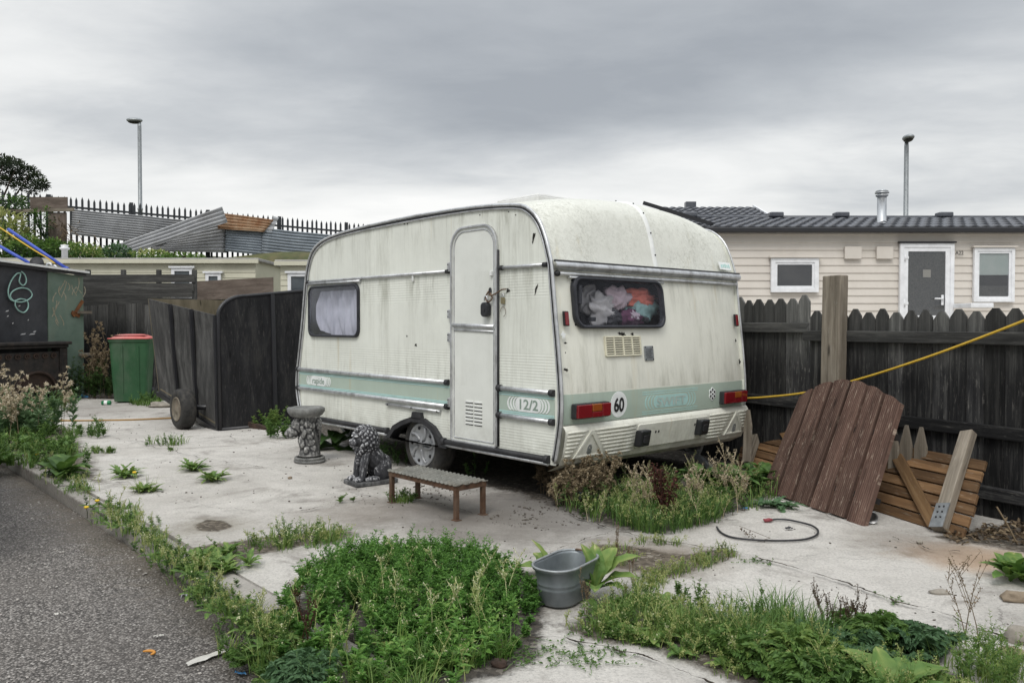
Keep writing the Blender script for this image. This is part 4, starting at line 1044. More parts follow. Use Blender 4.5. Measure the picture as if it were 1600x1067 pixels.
# clapboards: each a shallow wedge
zb = -.1; n = 0; hgt = .118
V = []; Fs = []
prof_s = []
while zb < ze - .02:
    prof_s += [(0.014, zb), (0.014, zb+.012), (0.006, zb+hgt*.55), (0.0, zb+hgt-.004)]; zb += hgt
m.grid(2, len(prof_s), lambda a, b: (x0+(x1-x0)*a, HY - prof_s[int(round(b*(len(prof_s)-1)))][0], prof_s[int(round(b*(len(prof_s)-1)))][1]), smooth=False)
m.grid(2, 2, lambda a, b: (x0, HY+3.0*a, -.1+(ze+.1)*b), smooth=False)
m.grid(2, 2, lambda a, b: (x1, HY+3.0*a, -.1+(ze+.1)*b), smooth=False)
wall = build(m, 'wall', MAT['siding'], home)
def tiled(mb, xa, xb, ya, za, yb, zb_, rows, wave=.178, amp=.018):
    nw = int((xb-xa)/wave); nu = nw*8+1
    L = Vector((0, yb-ya, zb_-za)); nrm = Vector((0, -(zb_-za), (yb-ya))).normalized()
    def fn(a, b):
        r_ = b*rows; k = min(int(r_+1e-6), rows-1); f = r_-k
        x = xa + (xb-xa)*a; ph = 2*math.pi*a*nw
        sn = math.sin(ph); prof_ = sn if sn > 0 else sn*.6
        o = amp*prof_ + .030*(1-f)
        return Vector((x, ya, za)) + L*b + nrm*o - Vector((0, 0, 0))
    # rows built one by one so each course has its own lip
    for k in range(rows):
        def g(a, b, k=k):
            x = xa+(xb-xa)*a; ph = 2*math.pi*a*nw; sn = math.sin(ph); pr = sn if sn > 0 else sn*.55
            bb = (k + b)/rows
            if b < .01: return tuple(Vector((x, ya, za)) + L*bb + nrm*(amp*pr))
            f = (b-.05)/.95
            o = amp*pr + .034*(1-max(0, f))
            bow = .02*math.cos(ph)*0
            return tuple(Vector((x, ya, za)) + L*(bb if b > .06 else k/rows-.006) + nrm*o)
        mb.grid(nu, 5, lambda a, b: g(a, (0, .05, .3, .7, 1.0)[int(round(b*4))]))
zr = at(CX, 342, HY+1.55).z
m = MB(); tiled(m, x0-.12, x1, HY-.16, ze+.03, HY+1.55, zr, 5)
roof = build(m, 'roof', MAT['tile'], home)
m = MB(); m.grid(2, 2, lambda a, b: (x0-.12+(x1-x0+.12)*a, HY+1.55+1.6*b, zr-.48*b), smooth=False)
build(m, 'rear_roof', MAT['tile'], home)
m = MB(); m.bx((x0-.15, HY-.20, ze-.045), (x1-x0+.2, 0, 0), (0, .10, 0), (0, 0, .085)); build(m, 'gutter', MAT['fascia'], home, bevel=.02)
m = MB(); m.tube([(x0-.12, HY+1.55, zr+.025), (x1, HY+1.55, zr+.02)], .035, 10); build(m, 'ridge', MAT['tile'], home)
for px in (1077, 1211, 1313, 1474):
    m = MB(); X = (px-CX)/F*(HY+1.5); m.bx((X-.12, HY+1.42, zr+.02), (.24, 0, 0), (0, .2, 0), (0, 0, .085)); build(m, 'ridge_vent', MAT['tile'], home, bevel=.02)
# verge board sloping up on the left end
m = MB(); m.bar(at(1112, 350, HY-.12), at(1008, 318, HY+.5), .16, .06); build(m, 'verge_board', MAT['fascia'], home)
# flue
fx = (1376-CX)/F*(HY+.6); fz = at(CX, 352, HY+.6).z; ft = at(CX, 298, HY+.6).z
m = MB(); m.lathe((fx, HY+.6, fz), [(.16, -.06), (.13, .01), (.072, .05), (.072, ft-fz-.10)], 24); m.lathe((fx, HY+.6, ft), [(.06, -.12), (.098, -.085), (.098, -.07), (.068, -.065), (.068, -.05), (.11, -.045), (.11, -.03), (.07, -.022), (.10, -.012), (.06, .012), (.0, .02)], 24)
build(m, 'flue', MAT['flue'], home)
def upvc(name, px0, px1, py0, py1, fw=.065, sub=.035, cap=True):
    a0, a1, b1, b0 = hx(px0), hx(px1), hz(py0), hz(py1)
    m = MB(); m.ring(HMm, rrect(a0, b0, a1, b1, .004, 1), rrect(a0+fw, b0+fw, a1-fw, b1-fw, .004, 1), .0, .055)
    m.ring(HMm, rrect(a0+fw-.01, b0+fw-.01, a1-fw+.01, b1-fw+.01, .004, 1), rrect(a0+fw+sub, b0+fw+sub, a1-fw-sub, b1-fw-sub, .004, 1), .0, .04)
    w_ = build(m, name, MAT['upvc'], home, bevel=.006)
    if cap:
        m = MB(); m.slab(HMm, [(a0-.03, b1+.004), (a1+.03, b1+.004), (a1+.03, b1+.03), (a0-.03, b1+.03)], .0, .085); build(m, 'drip_cap', MAT['siding'], w_, bevel=.005)
    return w_, (a0+fw+sub, b0+fw+sub, a1-fw-sub, b1-fw-sub)
def fill(par, q, mat, o=.012, nm='backing'):
    m = MB(); m.slab(HMm, [(q[0], q[1]), (q[2], q[1]), (q[2], q[3]), (q[0], q[3])], .002+o-.01, o, back=False); m.f = m.f[:1]; return build(m, nm, mat, par)
w1, q = upvc('window', 1202, 1276, 404, 457); fill(w1, q, MAT['dim']); fill(w1, q, MAT['homeglass'], .030, 'pane')
w2, q = upvc('window', 1517, 1580, 388, 472, .05); fill(w2, q, MAT['dim']); 
qb = (q[0], q[1]+(q[3]-q[1])*.5, q[2], q[3]); fill(w2, qb, MAT['blind'], .019, 'roller_blind'); fill(w2, (q[0], q[1], q[2], q[1]+(q[3]-q[1])*.25), MAT['lace'], .0165, 'cushions'); fill(w2, q, MAT['homeglass'], .030, 'pane')
a0, a1, b1 = hx(1402), hx(1486), hz(381); b0 = hz(505)
m = MB(); fw = .13; m.ring(HMm, rrect(a0, b0, a1, b1, .004, 1), rrect(a0+.06, b0+.05, a1-.06, b1-.06, .004, 1), 0, .055); m.ring(HMm, rrect(a0+.055, b0+.04, a1-.055, b1-.055, .004, 1), rrect(a0+fw, b0+.12, a1-fw, b1-.125, .004, 1), 0, .04)
dr = build(m, 'door', MAT['upvc'], home, bevel=.006)
q = (a0+fw, b0+.12, a1-fw, b1-.125); fill(dr, q, MAT['dim']); fill(dr, q, MAT['lace'], .018, 'lace_curtain'); fill(dr, q, MAT['homeglass'], .030, 'pane')
m = MB(); m.slab(HMm, [(q[0]+.24, q[3]-.40), (q[0]+.36, q[3]-.40), (q[0]+.36, q[3]-.28), (q[0]+.24, q[3]-.28)], .018, .022); build(m, 'window_sign', MAT['siding'], dr)
m = MB(); hb, hc = hx(1468), hz(467); m.tube([(hb, HY-.05, hc), (hb, HY-.10, hc), (hb-.13, HY-.10, hc)], .013, 8); m.slab(HMm, rrect(hb-.018, hc-.10, hb+.018, hc+.06, .012, 3), .04, .055); build(m, 'handle', MAT['upvc'], dr)
for zz_ in (hz(403), hz(474)):
    m = MB(); m.tube([(a0+.075, HY-.07, zz_-.05), (a0+.075, HY-.07, zz_+.05)], .016, 8); m.bx((a0+.075, HY-.07, zz_-.02), (.06, 0, 0), (0, .02, 0), (0, 0, .04)); build(m, 'hinge', MAT['upvc'], dr)
m = MB(); m.slab(HMm, [(a0-.02, b1+.004), (a1+.02, b1+.004), (a1+.02, b1+.028), (a0-.02, b1+.028)], 0, .08); build(m, 'drip_cap', MAT['fascia'], dr)
for p0, p1, y0, y1 in ((1316.5, 1342.5, 386, 405), (1366, 1391.5, 386, 405)):
    m = MB(); m.slab(HMm, rrect(hx(p0), hz(y1), hx(p1), hz(y0), .006, 2), 0, .045); build(m, 'vent_cover', MAT['siding'], home, bevel=.008)
m = MB(); text(m, 'A22', HMm, hx(1495), hz(398.5), .058, .95, .026, .02); build(m, 'plot_number', MAT['black'], home)
m = MB(); m.bx((hx(1483), HY-.6, hz(476)-.06), (.34, 0, 0), (0, .5, 0), (0, 0, .07)); build(m, 'door_step', MAT['upvc'], home, bevel=.01)
# second roof further back
h2 = thing('holiday_home', ((1130-CX)/F*18, 19.5, 0), 'further holiday home of which only a grey tiled roof shows above the beige one', 'static caravan')
Yb = 18.0; xa = (1040-CX)/F*Yb; xb = (1204-CX)/F*Yb; za = at(CX, 340, Yb).z; zc = at(CX, 324, Yb+1.4).z
m = MB(); tiled(m, xa, xb, Yb, za, Yb+1.4, zc, 5); build(m, 'roof', MAT['tile'], h2)
m = MB(); m.bx((xa+.05, Yb+.15, -.1), (xb-xa-.1, 0, 0), (0, 2.6, 0), (0, 0, za+.08)); build(m, 'wall', MAT['siding'], h2)
m = MB(); m.bar((xb+.02, Yb-.04, za-.02), (xb+.02, Yb+1.42, zc+.02), .04, .08); m.bx((xa, Yb-.06, za-.05), (xb-xa, 0, 0), (0, .05, 0), (0, 0, .07)); build(m, 'verge_board', MAT['upvc'], h2)
m = MB(); X = (1079-CX)/F*(Yb+1.3); m.bx((X-.12, Yb+1.3, zc-.02), (.24, 0, 0), (0, .2, 0), (0, 0, .14)); build(m, 'ridge_vent', MAT['tile'], h2)

# ---- street lamps
def lamp(name, px, ptop, Y, label, turn):
    X = (px-CX)/F*Y; zt = at(CX, ptop, Y).z
    t_ = thing(name, (X, Y, 0), label, 'street lamp', 'street lamps beyond the homes')
    m = MB(); m.lathe((X, Y, 0), [(.11, 0), (.11, 1.2), (.085, 1.3), (.085, zt*.62), (.10, zt*.62+.02), (.10, zt*.62+.06), (.075, zt*.62+.1), (.07, zt-.25), (.06, zt-.1)], 14); build(m, 'pole', MAT['steel'], t_)
    m = MB(); d = Vector((math.cos(turn), math.sin(turn), 0)); c = Vector((X, Y, zt-.05)) - d*.18
    M = Matrix.Rotation(turn, 3, 'Z')
    m.blob(c + Vector((0, 0, .04)), (.30, .17, .10), nu=18, nv=8, M=M)
    hd = build(m, 'lamp_head', MAT['steel'], t_)
    m = MB(); m.blob(c + Vector((0, 0, -.01)), (.25, .14, .085), nu=16, nv=8, M=M); build(m, 'lens', MAT['fascia'], hd)
lamp('street_lamp', 1413.5, 217, 26, 'grey street lamp post rising behind the beige home with tiled roof', math.radians(80))
lamp('street_lamp', 221, 188, 31, 'tall grey street lamp post rising behind the spiked fence', 0.1)

# ---- black picket fence in two panels, and its timber post
MAT['blackwood'] = wood('black_stained_wood', (.007, .007, .008), (.026, .026, .027), (.12, .117, .11), tonevar=.6, grain=30, peel=(.22, .21, .19), peel_amt=.6, top=(.17, .17, .16))
MAT['greywood'] = wood('grey_weathered_wood', (.09, .075, .058), (.22, .19, .15), (.38, .335, .275), tonevar=.2, grain=26, peel=(.36, .35, .32), peel_amt=.35)
FD = Vector((-.474, .880, 0)); FN = Vector((-.880, -.474, 0)); F0 = at(1600, 800, 4.95); F0.z = 0
def FM(u, z, o=0.0): return tuple(F0 + FD*u + FN*o + Z_*z)
def fpx(px, py): p = onplane(px, py, F0, FN) - F0; return (p.dot(FD), p.z)
def fence_panel(u0, u1, ztop, label, o=0.0, seed=0):
    t_ = thing('picket_fence', F0 + FD*(u0+u1)/2, label, 'fence', 'black picket fence panels behind the gates')
    m = MB(); u = u0; rr = random.Random(seed)
    while u < u1-.05:
        w_ = .115+rr.uniform(-.016, .016); dz = rr.uniform(-.018, .018); oo = o + rr.uniform(-.004, .004)
        tn = rr.random()**1.2; tp = ztop+dz; sk = .03
        P = [(u+.004, -.03), (u+w_-.004, -.03), (u+w_-.004, tp-.055), (u+w_*.64, tp-.002), (u+w_*.36, tp-.002), (u+.004, tp-.055)]
        b0 = len(m.f); nb = len(m.uv)
        m.slab(FM, P, oo-.016, oo, tone=tn)
        ou = rr.uniform(0, 40)
        m.uv[nb:] = [(b + ou, a + ou*.37) for a, b in m.uv[nb:]]
        u += w_
    build(m, 'boards', MAT['blackwood'], t_)
    return t_
pt = [fpx(1260, 475), fpx(1150, 466)]
us = pt[0][0]
fp1 = fence_panel(-2.4, us-.01, 1.325, 'long black picket fence panel from the timber post to the right edge', 0, 3)
fp2 = fence_panel(us+.01, us+3.2, 1.45, 'taller black picket fence panel beside the caravan rear', -.05, 5)
for nm, par, ua, ub, zc, o in (('rail', fp1, -2.4, us-.0, fpx(1500, 527)[1], 0), ('rail', fp1, -2.4, us, fpx(1500, 667)[1], 0), ('rail', fp1, -2.4, us, .16, 0), ('rail', fp2, us+.01, us+3.2, fpx(1200, 511)[1], -.05), ('rail', fp2, us+.01, us+3.2, fpx(1200, 625)[1], -.05)):
    m = MB(); m.bx(Vector(FM(ua, zc-.045, o+.001)), FD*(ub-ua), FN*.042, Z_*.082); build(m, nm, MAT['blackwood'], par, bevel=.006)
m = MB(); a, b = fpx(1312, 596); ztp = fpx(1316, 431)[1]
m.bx(Vector(FM(a-.085, -.05, .045)), FD*.165, FN*.09, Vector((.02, 0, ztp+.05)), tone=.55)
one(m, 'timber_post', MAT['greywood'], 'thick weathered grey timber post standing against the black picket fence', 'post', bevel=.008)

# ---- yellow rope
MAT['yellow'] = surf('yellow_rope', (.52, .32, .03), (.66, .44, .05), 60, .55, .4, 200)
P = []
for px, py, dY in ((1150, 623, .06), (1200, 620, .09), (1265, 612, .10), (1350, 590, .10), (1440, 561, .10), (1520, 532, .10), (1600, 501, .10), (1690, 465, .10)):
    p = onplane(px, py, F0 + FN*dY, FN); P.append(p)
m = MB(); m.tube(catmull(P, 6), .0085, 7)
one(m, 'yellow_rope', MAT['yellow'], 'taut yellow rope stretched along the black picket fence', 'rope')

# ---- brown panel of horizontal boards with posts and braces
MAT['brown'] = wood('brown_boards', (.05, .028, .014), (.165, .092, .043), (.30, .185, .095), tonevar=.35, grain=24, peel=(.36, .30, .23), peel_amt=.6)
MAT['tan'] = wood('tan_brace', (.09, .052, .024), (.19, .11, .05), (.31, .20, .10), tonevar=.15, grain=22, peel=(.36, .30, .22), peel_amt=.3)
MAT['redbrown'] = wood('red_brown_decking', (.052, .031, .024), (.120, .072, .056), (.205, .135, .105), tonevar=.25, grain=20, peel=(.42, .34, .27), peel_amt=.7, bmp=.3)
BR = gr(1508, 842); BL = gr(1150, 728)
bd_ = (BL-BR).normalized()
TR = at(1543, 718, BR.y + .26)
n_ = bd_.cross(TR-BR).normalized()
if n_.y > 0: n_ = -n_
bu = n_.cross(bd_).normalized()
if bu.z < 0: bu = -bu
def BM(a, b, o=0.0): return tuple(BR + bd_*a + bu*b + n_*o)
def bpx(px, py): p = onplane(px, py, BR, n_) - BR; return (p.dot(bd_), p.dot(bu))
gt = thing('wooden_gate', BR.lerp(BL, .5), 'low brown gate of horizontal boards with diagonal braces leaning on the picket fence', 'gate')
cTR = bpx(1543, 718); cTL = bpx(1168, 652); cBL = bpx(1150, 728)
m = MB(); nb_ = 7; Lg = cBL[0]
for i in range(nb_):
    f0 = i/nb_; f1 = (i+1)/nb_-.018
    def e(f): return (cTR[0]*f, cTR[1]*f)
    def e2(f): return (cBL[0]+(cTL[0]-cBL[0])*f, cBL[1]+(cTL[1]-cBL[1])*f)
    jr_ = R.uniform(-.01, .02)
    q0, q1, q2, q3 = e(f0), e(f1), e2(f1), e2(f0)
    nb = len(m.uv); m.slab(BM, [(q0[0]+jr_, q0[1]), (q1[0]+jr_, q1[1]), q2, q3], -.02, 0, tone=R.random()); ou = R.uniform(0, 40); m.uv[nb:] = [(a+ou, b+ou*.3) for a, b in m.uv[nb:]]
build(m, 'board_panel', MAT['brown'], gt, bevel=.003)
def gplank(px0, py0, px1, py1, w_, th, mat, nm, o=0.0):
    a = Vector(BM(*bpx(px0, py0), o+th/2)); b = Vector(BM(*bpx(px1, py1), o+th/2)); m = MB(); d = (b-a).normalized(); s_ = n_.cross(d).normalized()
    m.bx(a - s_*w_/2 - n_*th/2, b-a, s_*w_, n_*th); return build(m, nm, mat, gt, bevel=.005)
gplank(1472, 832, 1518, 680, .085, .055, MAT['greywood'], 'post', .002)
gplank(1396, 700, 1462, 822, .075, .028, MAT['tan'], 'brace', .003)
gplank(1170, 728, 1204, 628, .085, .055, MAT['greywood'], 'post', .002)
gplank(1198, 632, 1262, 730, .075, .028, MAT['tan'], 'brace', .003)
a = bpx(1480, 808); m = MB(); d0 = Vector(BM(*bpx(1472, 832))); d1 = Vector(BM(*bpx(1484, 795))); dd = (d1-d0); s_ = n_.cross(dd.normalized())
m.bx(d0 - s_*.045 + n_*.058, dd, s_*.09, n_*.006); stp = build(m, 'strap', MAT['steel'], gt)
m = MB()
for i in range(3):
    for j in (-1, 1): m.blob(d0 + dd*(.4+.22*i) + s_*.015*j + n_*.065, (.007,)*3, nu=6, nv=4)
build(m, 'strap_holes', MAT['black'], stp)

# ---- weathered grey pickets standing behind it
def picket(px, py0, py1, w_, dY, label):
    b = onplane(px, py1, F0 + FN*dY, FN); tpp = onplane(px+3, py0, F0 + FN*(dY-.05), FN); h = tpp-b
    m = MB(); mp = lambda a, c, o=0: tuple(b + FD*(-a) + h.normalized()*c + FN*o)
    L = h.length; m.slab(mp, [(-w_/2, 0), (w_/2, 0), (w_/2, L-.13), (.008, L), (-.008, L), (-w_/2, L-.13)], 0, .018, tone=R.random()); nb = 0
    m.uv = [(b_, a_) for a_, b_ in m.uv]
    one(m, 'loose_picket', MAT['greywood'], label, 'picket', 'loose pickets between gate and fence')
picket(1415, 664, 780, .085, .24, 'left of two loose pointed grey pickets showing above the brown gate boards')
picket(1438, 667, 790, .085, .24, 'right of two loose pointed grey pickets showing above the brown gate boards')
picket(1396, 668, 760, .07, .26, 'loose grey picket mostly hidden behind the red gate right edge')
picket(1168, 640, 720, .08, .24, 'loose pointed grey picket beside the left end of the brown gate')

# ---- red-brown arched gate leaning in front
G0 = gr(1196, 770); G1 = gr(1352, 821)
ga = (G1-G0).normalized(); TT = at(1409, 630, G1.y+.14)
gn = ga.cross(TT-G1).normalized()
if gn.y > 0: gn = -gn
gu = gn.cross(ga).normalized()
if gu.z < 0: gu = -gu
def GM(a, b, o=0.0): return tuple(G0 + ga*a + gu*b + gn*o)
def gpx(px, py): p = onplane(px, py, G0, gn) - G0; return (p.dot(ga), p.dot(gu))
rg = thing('arched_gate', G0.lerp(G1, .5), 'red brown arched gate of six grooved deck boards leaning in front of the brown gate', 'gate')
bot = [(1190, 766), (1222, 791), (1255, 796), (1288, 806), (1321, 814), (1358, 822)]
edB = [gpx(*q) for q in ((1190, 764), (1219, 778), (1252, 791), (1284, 801), (1317, 811), (1353, 822))]
edT = [gpx(*q) for q in ((1248, 622), (1272, 606), (1302, 596), (1331, 595), (1357, 602), (1383, 615), (1410, 632))]
n6 = 6
eB = [(edB[0][0]+(edB[-1][0]-edB[0][0])*i/n6, edB[0][1]+(edB[-1][1]-edB[0][1])*i/n6) for i in range(n6+1)]
m = MB()
for i in range(n6):
    g_ = .010
    def lerp2(p, q, f): return (p[0]+(q[0]-p[0])*f, p[1]+(q[1]-p[1])*f)
    bl, br_ = eB[i], eB[i+1]; tl, tr_ = edT[i], edT[i+1]
    wB = br_[0]-bl[0]
    dl = R.uniform(-.01, .006); ng = 9; tn = R.random(); ou = R.uniform(0, 50)
    # grooved face: reeded boards
    NU = ng*4+1; NV = 14
    def fn(a, b):
        f = .075 + .85*a; p = lerp2(lerp2(bl, br_, f), lerp2(tl, tr_, f), b)
        arc = .012*math.sin(math.pi*a)*b
        gv_ = abs(math.sin(math.pi*a*ng)); o = .0 + (.0075*(min(1, gv_*1.6)) if .02 < a < .98 else -.004)
        return GM(p[0], p[1]+dl*(1-b)+arc, o)
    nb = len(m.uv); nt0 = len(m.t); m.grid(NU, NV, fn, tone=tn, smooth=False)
    for q_ in range(NU*NV): m.t[nt0+q_] = tn*.6+.35 - (1.25 if (q_//NV) % 4 == 0 else 0)  # groove rows darkened: recess shade put into the vertex tone
    m.uv[nb:] = [(v_*.95+ou, u_*.13+ou) for u_, v_ in m.uv[nb:]]
    P = [lerp2(bl, br_, .075), lerp2(bl, br_, .925), lerp2(tl, tr_, .925), lerp2(tl, tr_, .075)]
    P = [(P[0][0], P[0][1]+dl), (P[1][0], P[1][1]+dl), P[2], P[3]]
    nb = len(m.uv); m.slab(GM, P, -.028, -.0035, tone=tn); m.uv[nb:] = [(v_+ou, u_+ou) for u_, v_ in m.uv[nb:]]
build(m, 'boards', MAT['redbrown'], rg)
MAT['gateback'] = plain('dark_gap', (.012, .009, .008), .9)
for f in (.22, .75):
    m = MB(); p = (eB[0][0]+(edT[0][0]-eB[0][0])*f+.03, eB[0][1]+(edT[0][1]-eB[0][1])*f); q = (eB[-1][0]+(edT[-1][0]-eB[-1][0])*f-.03, eB[-1][1]+(edT[-1][1]-eB[-1][1])*f)
    m.bar(GM(p[0], p[1], -.047), GM(q[0], q[1], -.047), .035, .07, up=gn); build(m, 'batten', MAT['gateback'], rg)

# ---- black cable loop on the concrete
MAT['pink'] = plain('pink_sleeve', (.24, .045, .055), .7)
P = [gr(x, y, .012) for x, y in ((1205, 812), (1216, 811), (1232, 812), (1252, 816), (1269, 821), (1278, 828), (1275, 836), (1258, 842), (1232, 844), (1200, 844), (1165, 842), (1140, 838), (1126, 831), (1120, 823))]
m = MB(); m.tube(catmull(P, 5), .006, 7); cb_ = one(m, 'black_cable', MAT['rubber'], 'loop of black cable with pink end lying on the concrete', 'cable')
m = MB(); m.tube([gr(1206, 812, .013), gr(1201, 812, .016), gr(1196, 813, .014), gr(1193, 811, .012)], [.009, .013, .011, .004], 7); build(m, 'cable_end', MAT['pink'], cb_)
# ---------------------------------------------------------------- left side: shed, fences, homes, bank, palisade
MAT['shedblack'] = surf('black_shed_board', (.012, .013, .016), (.05, .053, .06), 3, .55, .2, dirt=(.11, .115, .12), dirt_amt=.35)
MAT['shedgreen'] = surf('dull_green_board', (.095, .145, .11), (.165, .225, .18), 3, .75, .15, dirt=(.22, .20, .14), dirt_amt=.4)
MAT['flaked'] = surf('flaked_paint', (.24, .22, .15), (.38, .35, .27), 12, .85, .2)
MAT['rust'] = surf('rust', (.09, .032, .012), (.26, .11, .04), 10, .85, .3)
MAT['darkrust'] = surf('dark_rust', (.025, .018, .015), (.075, .045, .032), 10, .85, .3)
MAT['blue'] = plain('blue_pole', (.03, .07, .42), .4)
MAT['castiron'] = surf('rusty_cast_iron', (.010, .010, .010), (.045, .038, .034), 12, .7, .4, 60, dirt=(.10, .065, .045), dirt_amt=.3)
MAT['hose'] = plain('pale_green_hose', (.32, .52, .46), .5)
E0 = at(0, 600, 12.2); E1 = at(131, 600, 13.7); E0.z = E1.z = 0
ed = (E1-E0).normalized(); en = Vector((ed.y, -ed.x, 0))
if en.dot(EYE-E0) < 0: en = -en
def EM(u, z, o=0.0): return tuple(E0 + ed*u + en*o + Z_*z)
def epx(px, py, o=0.0): p = onplane(px, py, E0+en*o, en) - E0; return (p.dot(ed), p.z)
sh = thing('shed', E0.lerp(E1, .5), 'low shed of black and green boards with a white roof edge', 'shed')
a_top = epx(0, 410); b_top = epx(129, 427); mid = epx(73, 420)
sl = (b_top[1]-a_top[1])/(b_top[0]-a_top[0]); ztl = a_top[1]-sl*1.6*1
def ztop(u): return a_top[1]+sl*(u-a_top[0])
ub = epx(131, 600)[0]; um = mid[0]
m = MB(); m.slab(EM, [(-1.8, 0), (um, 0), (um, ztop(um)-.03), (-1.8, ztop(-1.8)-.03)], -.04, 0); build(m, 'wall', MAT['shedblack'], sh)
m = MB(); m.bx(EM(-1.8, 0, -.05), -en*2.2, ed*.04, Z_*2.2); m.bx(EM(ub-.05, 0, -.05), -en*2.2, ed*.04, Z_*(ztop(ub)-.05)); build(m, 'side_wall', MAT['shedblack'], sh)
m = MB(); m.slab(EM, [(um+.01, .03), (ub, .03), (ub, ztop(ub)-.05), (um+.01, ztop(um)-.05)], -.03, .012); gp_ = build(m, 'green_panel', MAT['shedgreen'], sh, bevel=.003)
m = MB()
for k in range(16):
    c_ = R.choice([(82, 470), (100, 455), (92, 500), (118, 450), (88, 445), (84, 485), (124, 448), (95, 440)]); x, y = c_[0]+R.uniform(-5, 5), c_[1]+R.uniform(-8, 8)
    L = R.uniform(8, 26); P = [epx(x + 5*math.sin(q*.35+k), y + L*(q/6-.5)) for q in range(7)]
    W_ = [.004+.008*abs(math.sin(q*1.7+k)) for q in range(7)]
    m.slab(EM, [(p[0]-w_, p[1]) for p, w_ in zip(P, W_)] + [(p[0]+w_, p[1]) for p, w_ in reversed(list(zip(P, W_)))], .012, .0145, back=False)
build(m, 'flaking_paint', MAT['flaked'], gp_)
rt = []
m = MB(); m.bx(EM(-1.9, ztop(-1.9)+.0, .10), -en*2.5, ed*(ub+1.93) + Z_*(sl*(ub+1.93)), Z_*.03); build(m, 'roof', MAT['steel'], sh)
m = MB(); m.bx(EM(-1.9, ztop(-1.9)-.045, .04), en*.03, ed*(ub+1.91) + Z_*(sl*(ub+1.91)), Z_*.04); build(m, 'fascia', MAT['fascia'], sh)
m = MB(); m.bx(EM(-1.9, ztop(-1.9)-.002, .10), en*.02, ed*(ub+1.93) + Z_*(sl*(ub+1.93)), Z_*.034); build(m, 'roof_edge', MAT['white'], sh)
# shelf brackets and rusty hinge
for (px, py, L) in ((118, 490, .24), (122, 556, .22)):
    a, b = epx(px, py); m = MB(); m.bx(EM(a, b, .01), ed*L, en*.10, Z_*.045); build(m, 'wood_bracket', MAT['greywood'], sh)
m = MB(); m.bar(EM(*epx(112, 494), .03), EM(*epx(127, 470), .03), .05, .02, up=en); m.bar(EM(*epx(110, 488), .03), EM(*epx(122, 494), .03), .06, .02, up=en); build(m, 'rusty_hinge', MAT['rust'], sh)
# hose on the wall
P = [epx(*q, .03) for q in ((33, 424), (39, 430), (41, 440), (36, 446), (30, 440), (32, 428), (26, 428), (18, 438), (13, 452), (14, 464), (20, 470), (34, 472), (46, 467), (50, 460), (44, 452), (32, 450), (20, 455), (16, 463), (22, 470), (32, 467), (42, 470), (44, 480), (38, 488), (30, 486), (24, 478), (24, 470))]
m = MB(); m.tube(catmull([EM(a, b, .03) for a, b in P], 5), .010, 7); one(m, 'garden_hose', MAT['hose'], 'thin pale green hose hung in loops on the black shed wall', 'hose')
MAT['whitemark'] = plain('white_mark', (.5, .5, .5), .8)
m = MB()
for px, py, w_ in ((11, 486, .03), (30, 478, .02), (50, 522, .06), (54, 518, .03), (12, 494, .015), (36, 522, .05), (44, 500, .012), (20, 505, .012)):
    a, b = epx(px, py); m = MB(); m.slab(EM, [(a-w_, b-.012), (a+w_*.6, b-.006), (a+w_, b+.014), (a-w_*.4, b+.006)], 0, .003, back=False); build(m, 'paint_splash', MAT['whitemark'], sh)
# poles, wheel and rope lying on the shed roof
for (p, q, lab) in (((-30, 368), (50, 413.5), 'left blue pole of two lying across the shed roof'), ((13, 358.5), (103, 419), 'right blue pole of two lying across the shed roof')):
    a = at(p[0], p[1], 13.9); b = at(q[0], q[1], 13.35); m = MB(); m.tube([a, b], .026, 10); o = one(m, 'blue_pole', MAT['blue'], lab, 'pole', 'blue poles on the shed roof')
    m = MB(); m.tube([b, b+(b-a).normalized()*.06], .034, 10); build(m, 'foot_cap', MAT['blue'], o)
m = MB(); m.tube(catmull([at(-20, 345, 13.9), at(0, 356, 13.9), at(30, 376, 13.7), at(55, 392, 13.6), at(72, 402, 13.5), at(86, 412, 13.4)], 5), .012, 6); one(m, 'guy_rope', MAT['yellow'], 'thin yellow rope slung down onto the shed roof beside the blue poles', 'rope')
c_ = at(58, 412, 13.3); m = MB(); m.lathe(c_, [(.02, -.05), (.10, -.05), (.10, .05), (.02, .05)], 20, (.3, -.8, .5)); one(m, 'cable_reel', MAT['rubber'], 'small black reel lying on the shed roof edge', 'reel')
m = MB()
m.tube([at(72, 417, 13.3), at(74, 412, 13.3), at(79, 412, 13.3), at(82, 417, 13.3)], .018, 6); m.tube([at(80, 418, 13.32), at(86, 415, 13.32), at(90, 419, 13.32)], .018, 6)
one(m, 'bracket', MAT['alu'], 'bent pale metal bracket between reel and blue pole on shed roof', 'bracket')

# cast iron fireplace
fo = .16
f0 = epx(-60, 600, fo)[0]; f1 = epx(104, 600, fo)[0]; zt0 = epx(60, 534, fo)[1]
fp = thing('fireplace', E0 + ed*(f0+f1)/2 + en*fo, 'rusty cast iron fireplace surround with arched opening standing against the shed', 'fireplace')
W_ = f1-f0; fc = (f0+f1)/2
FPm = lambda a, b, o=0: EM(fc+a, b, o)
hw = W_/2
ac = epx(68, 600, fo)[0]-fc; az = epx(60, 602, fo)[1]
aw = .36; cx_ = ac-.12
arch = [(cx_-aw, .06)] + [(cx_-aw*math.cos(t), az-.12+aw*.9*math.sin(t)) for t in [math.pi*i/16 for i in range(17)]] + [(cx_+aw, .06)]
outer = [(-hw+.08, .02)] + [(-hw+.08 + (2*hw-.16)*i/16, zt0-.16) for i in range(17)] + [(hw-.08, .02)]
m = MB()
m.ring(FPm, outer, arch, fo-.14, fo)
bx_ = build(m, 'face_plate', MAT['castiron'], fp)
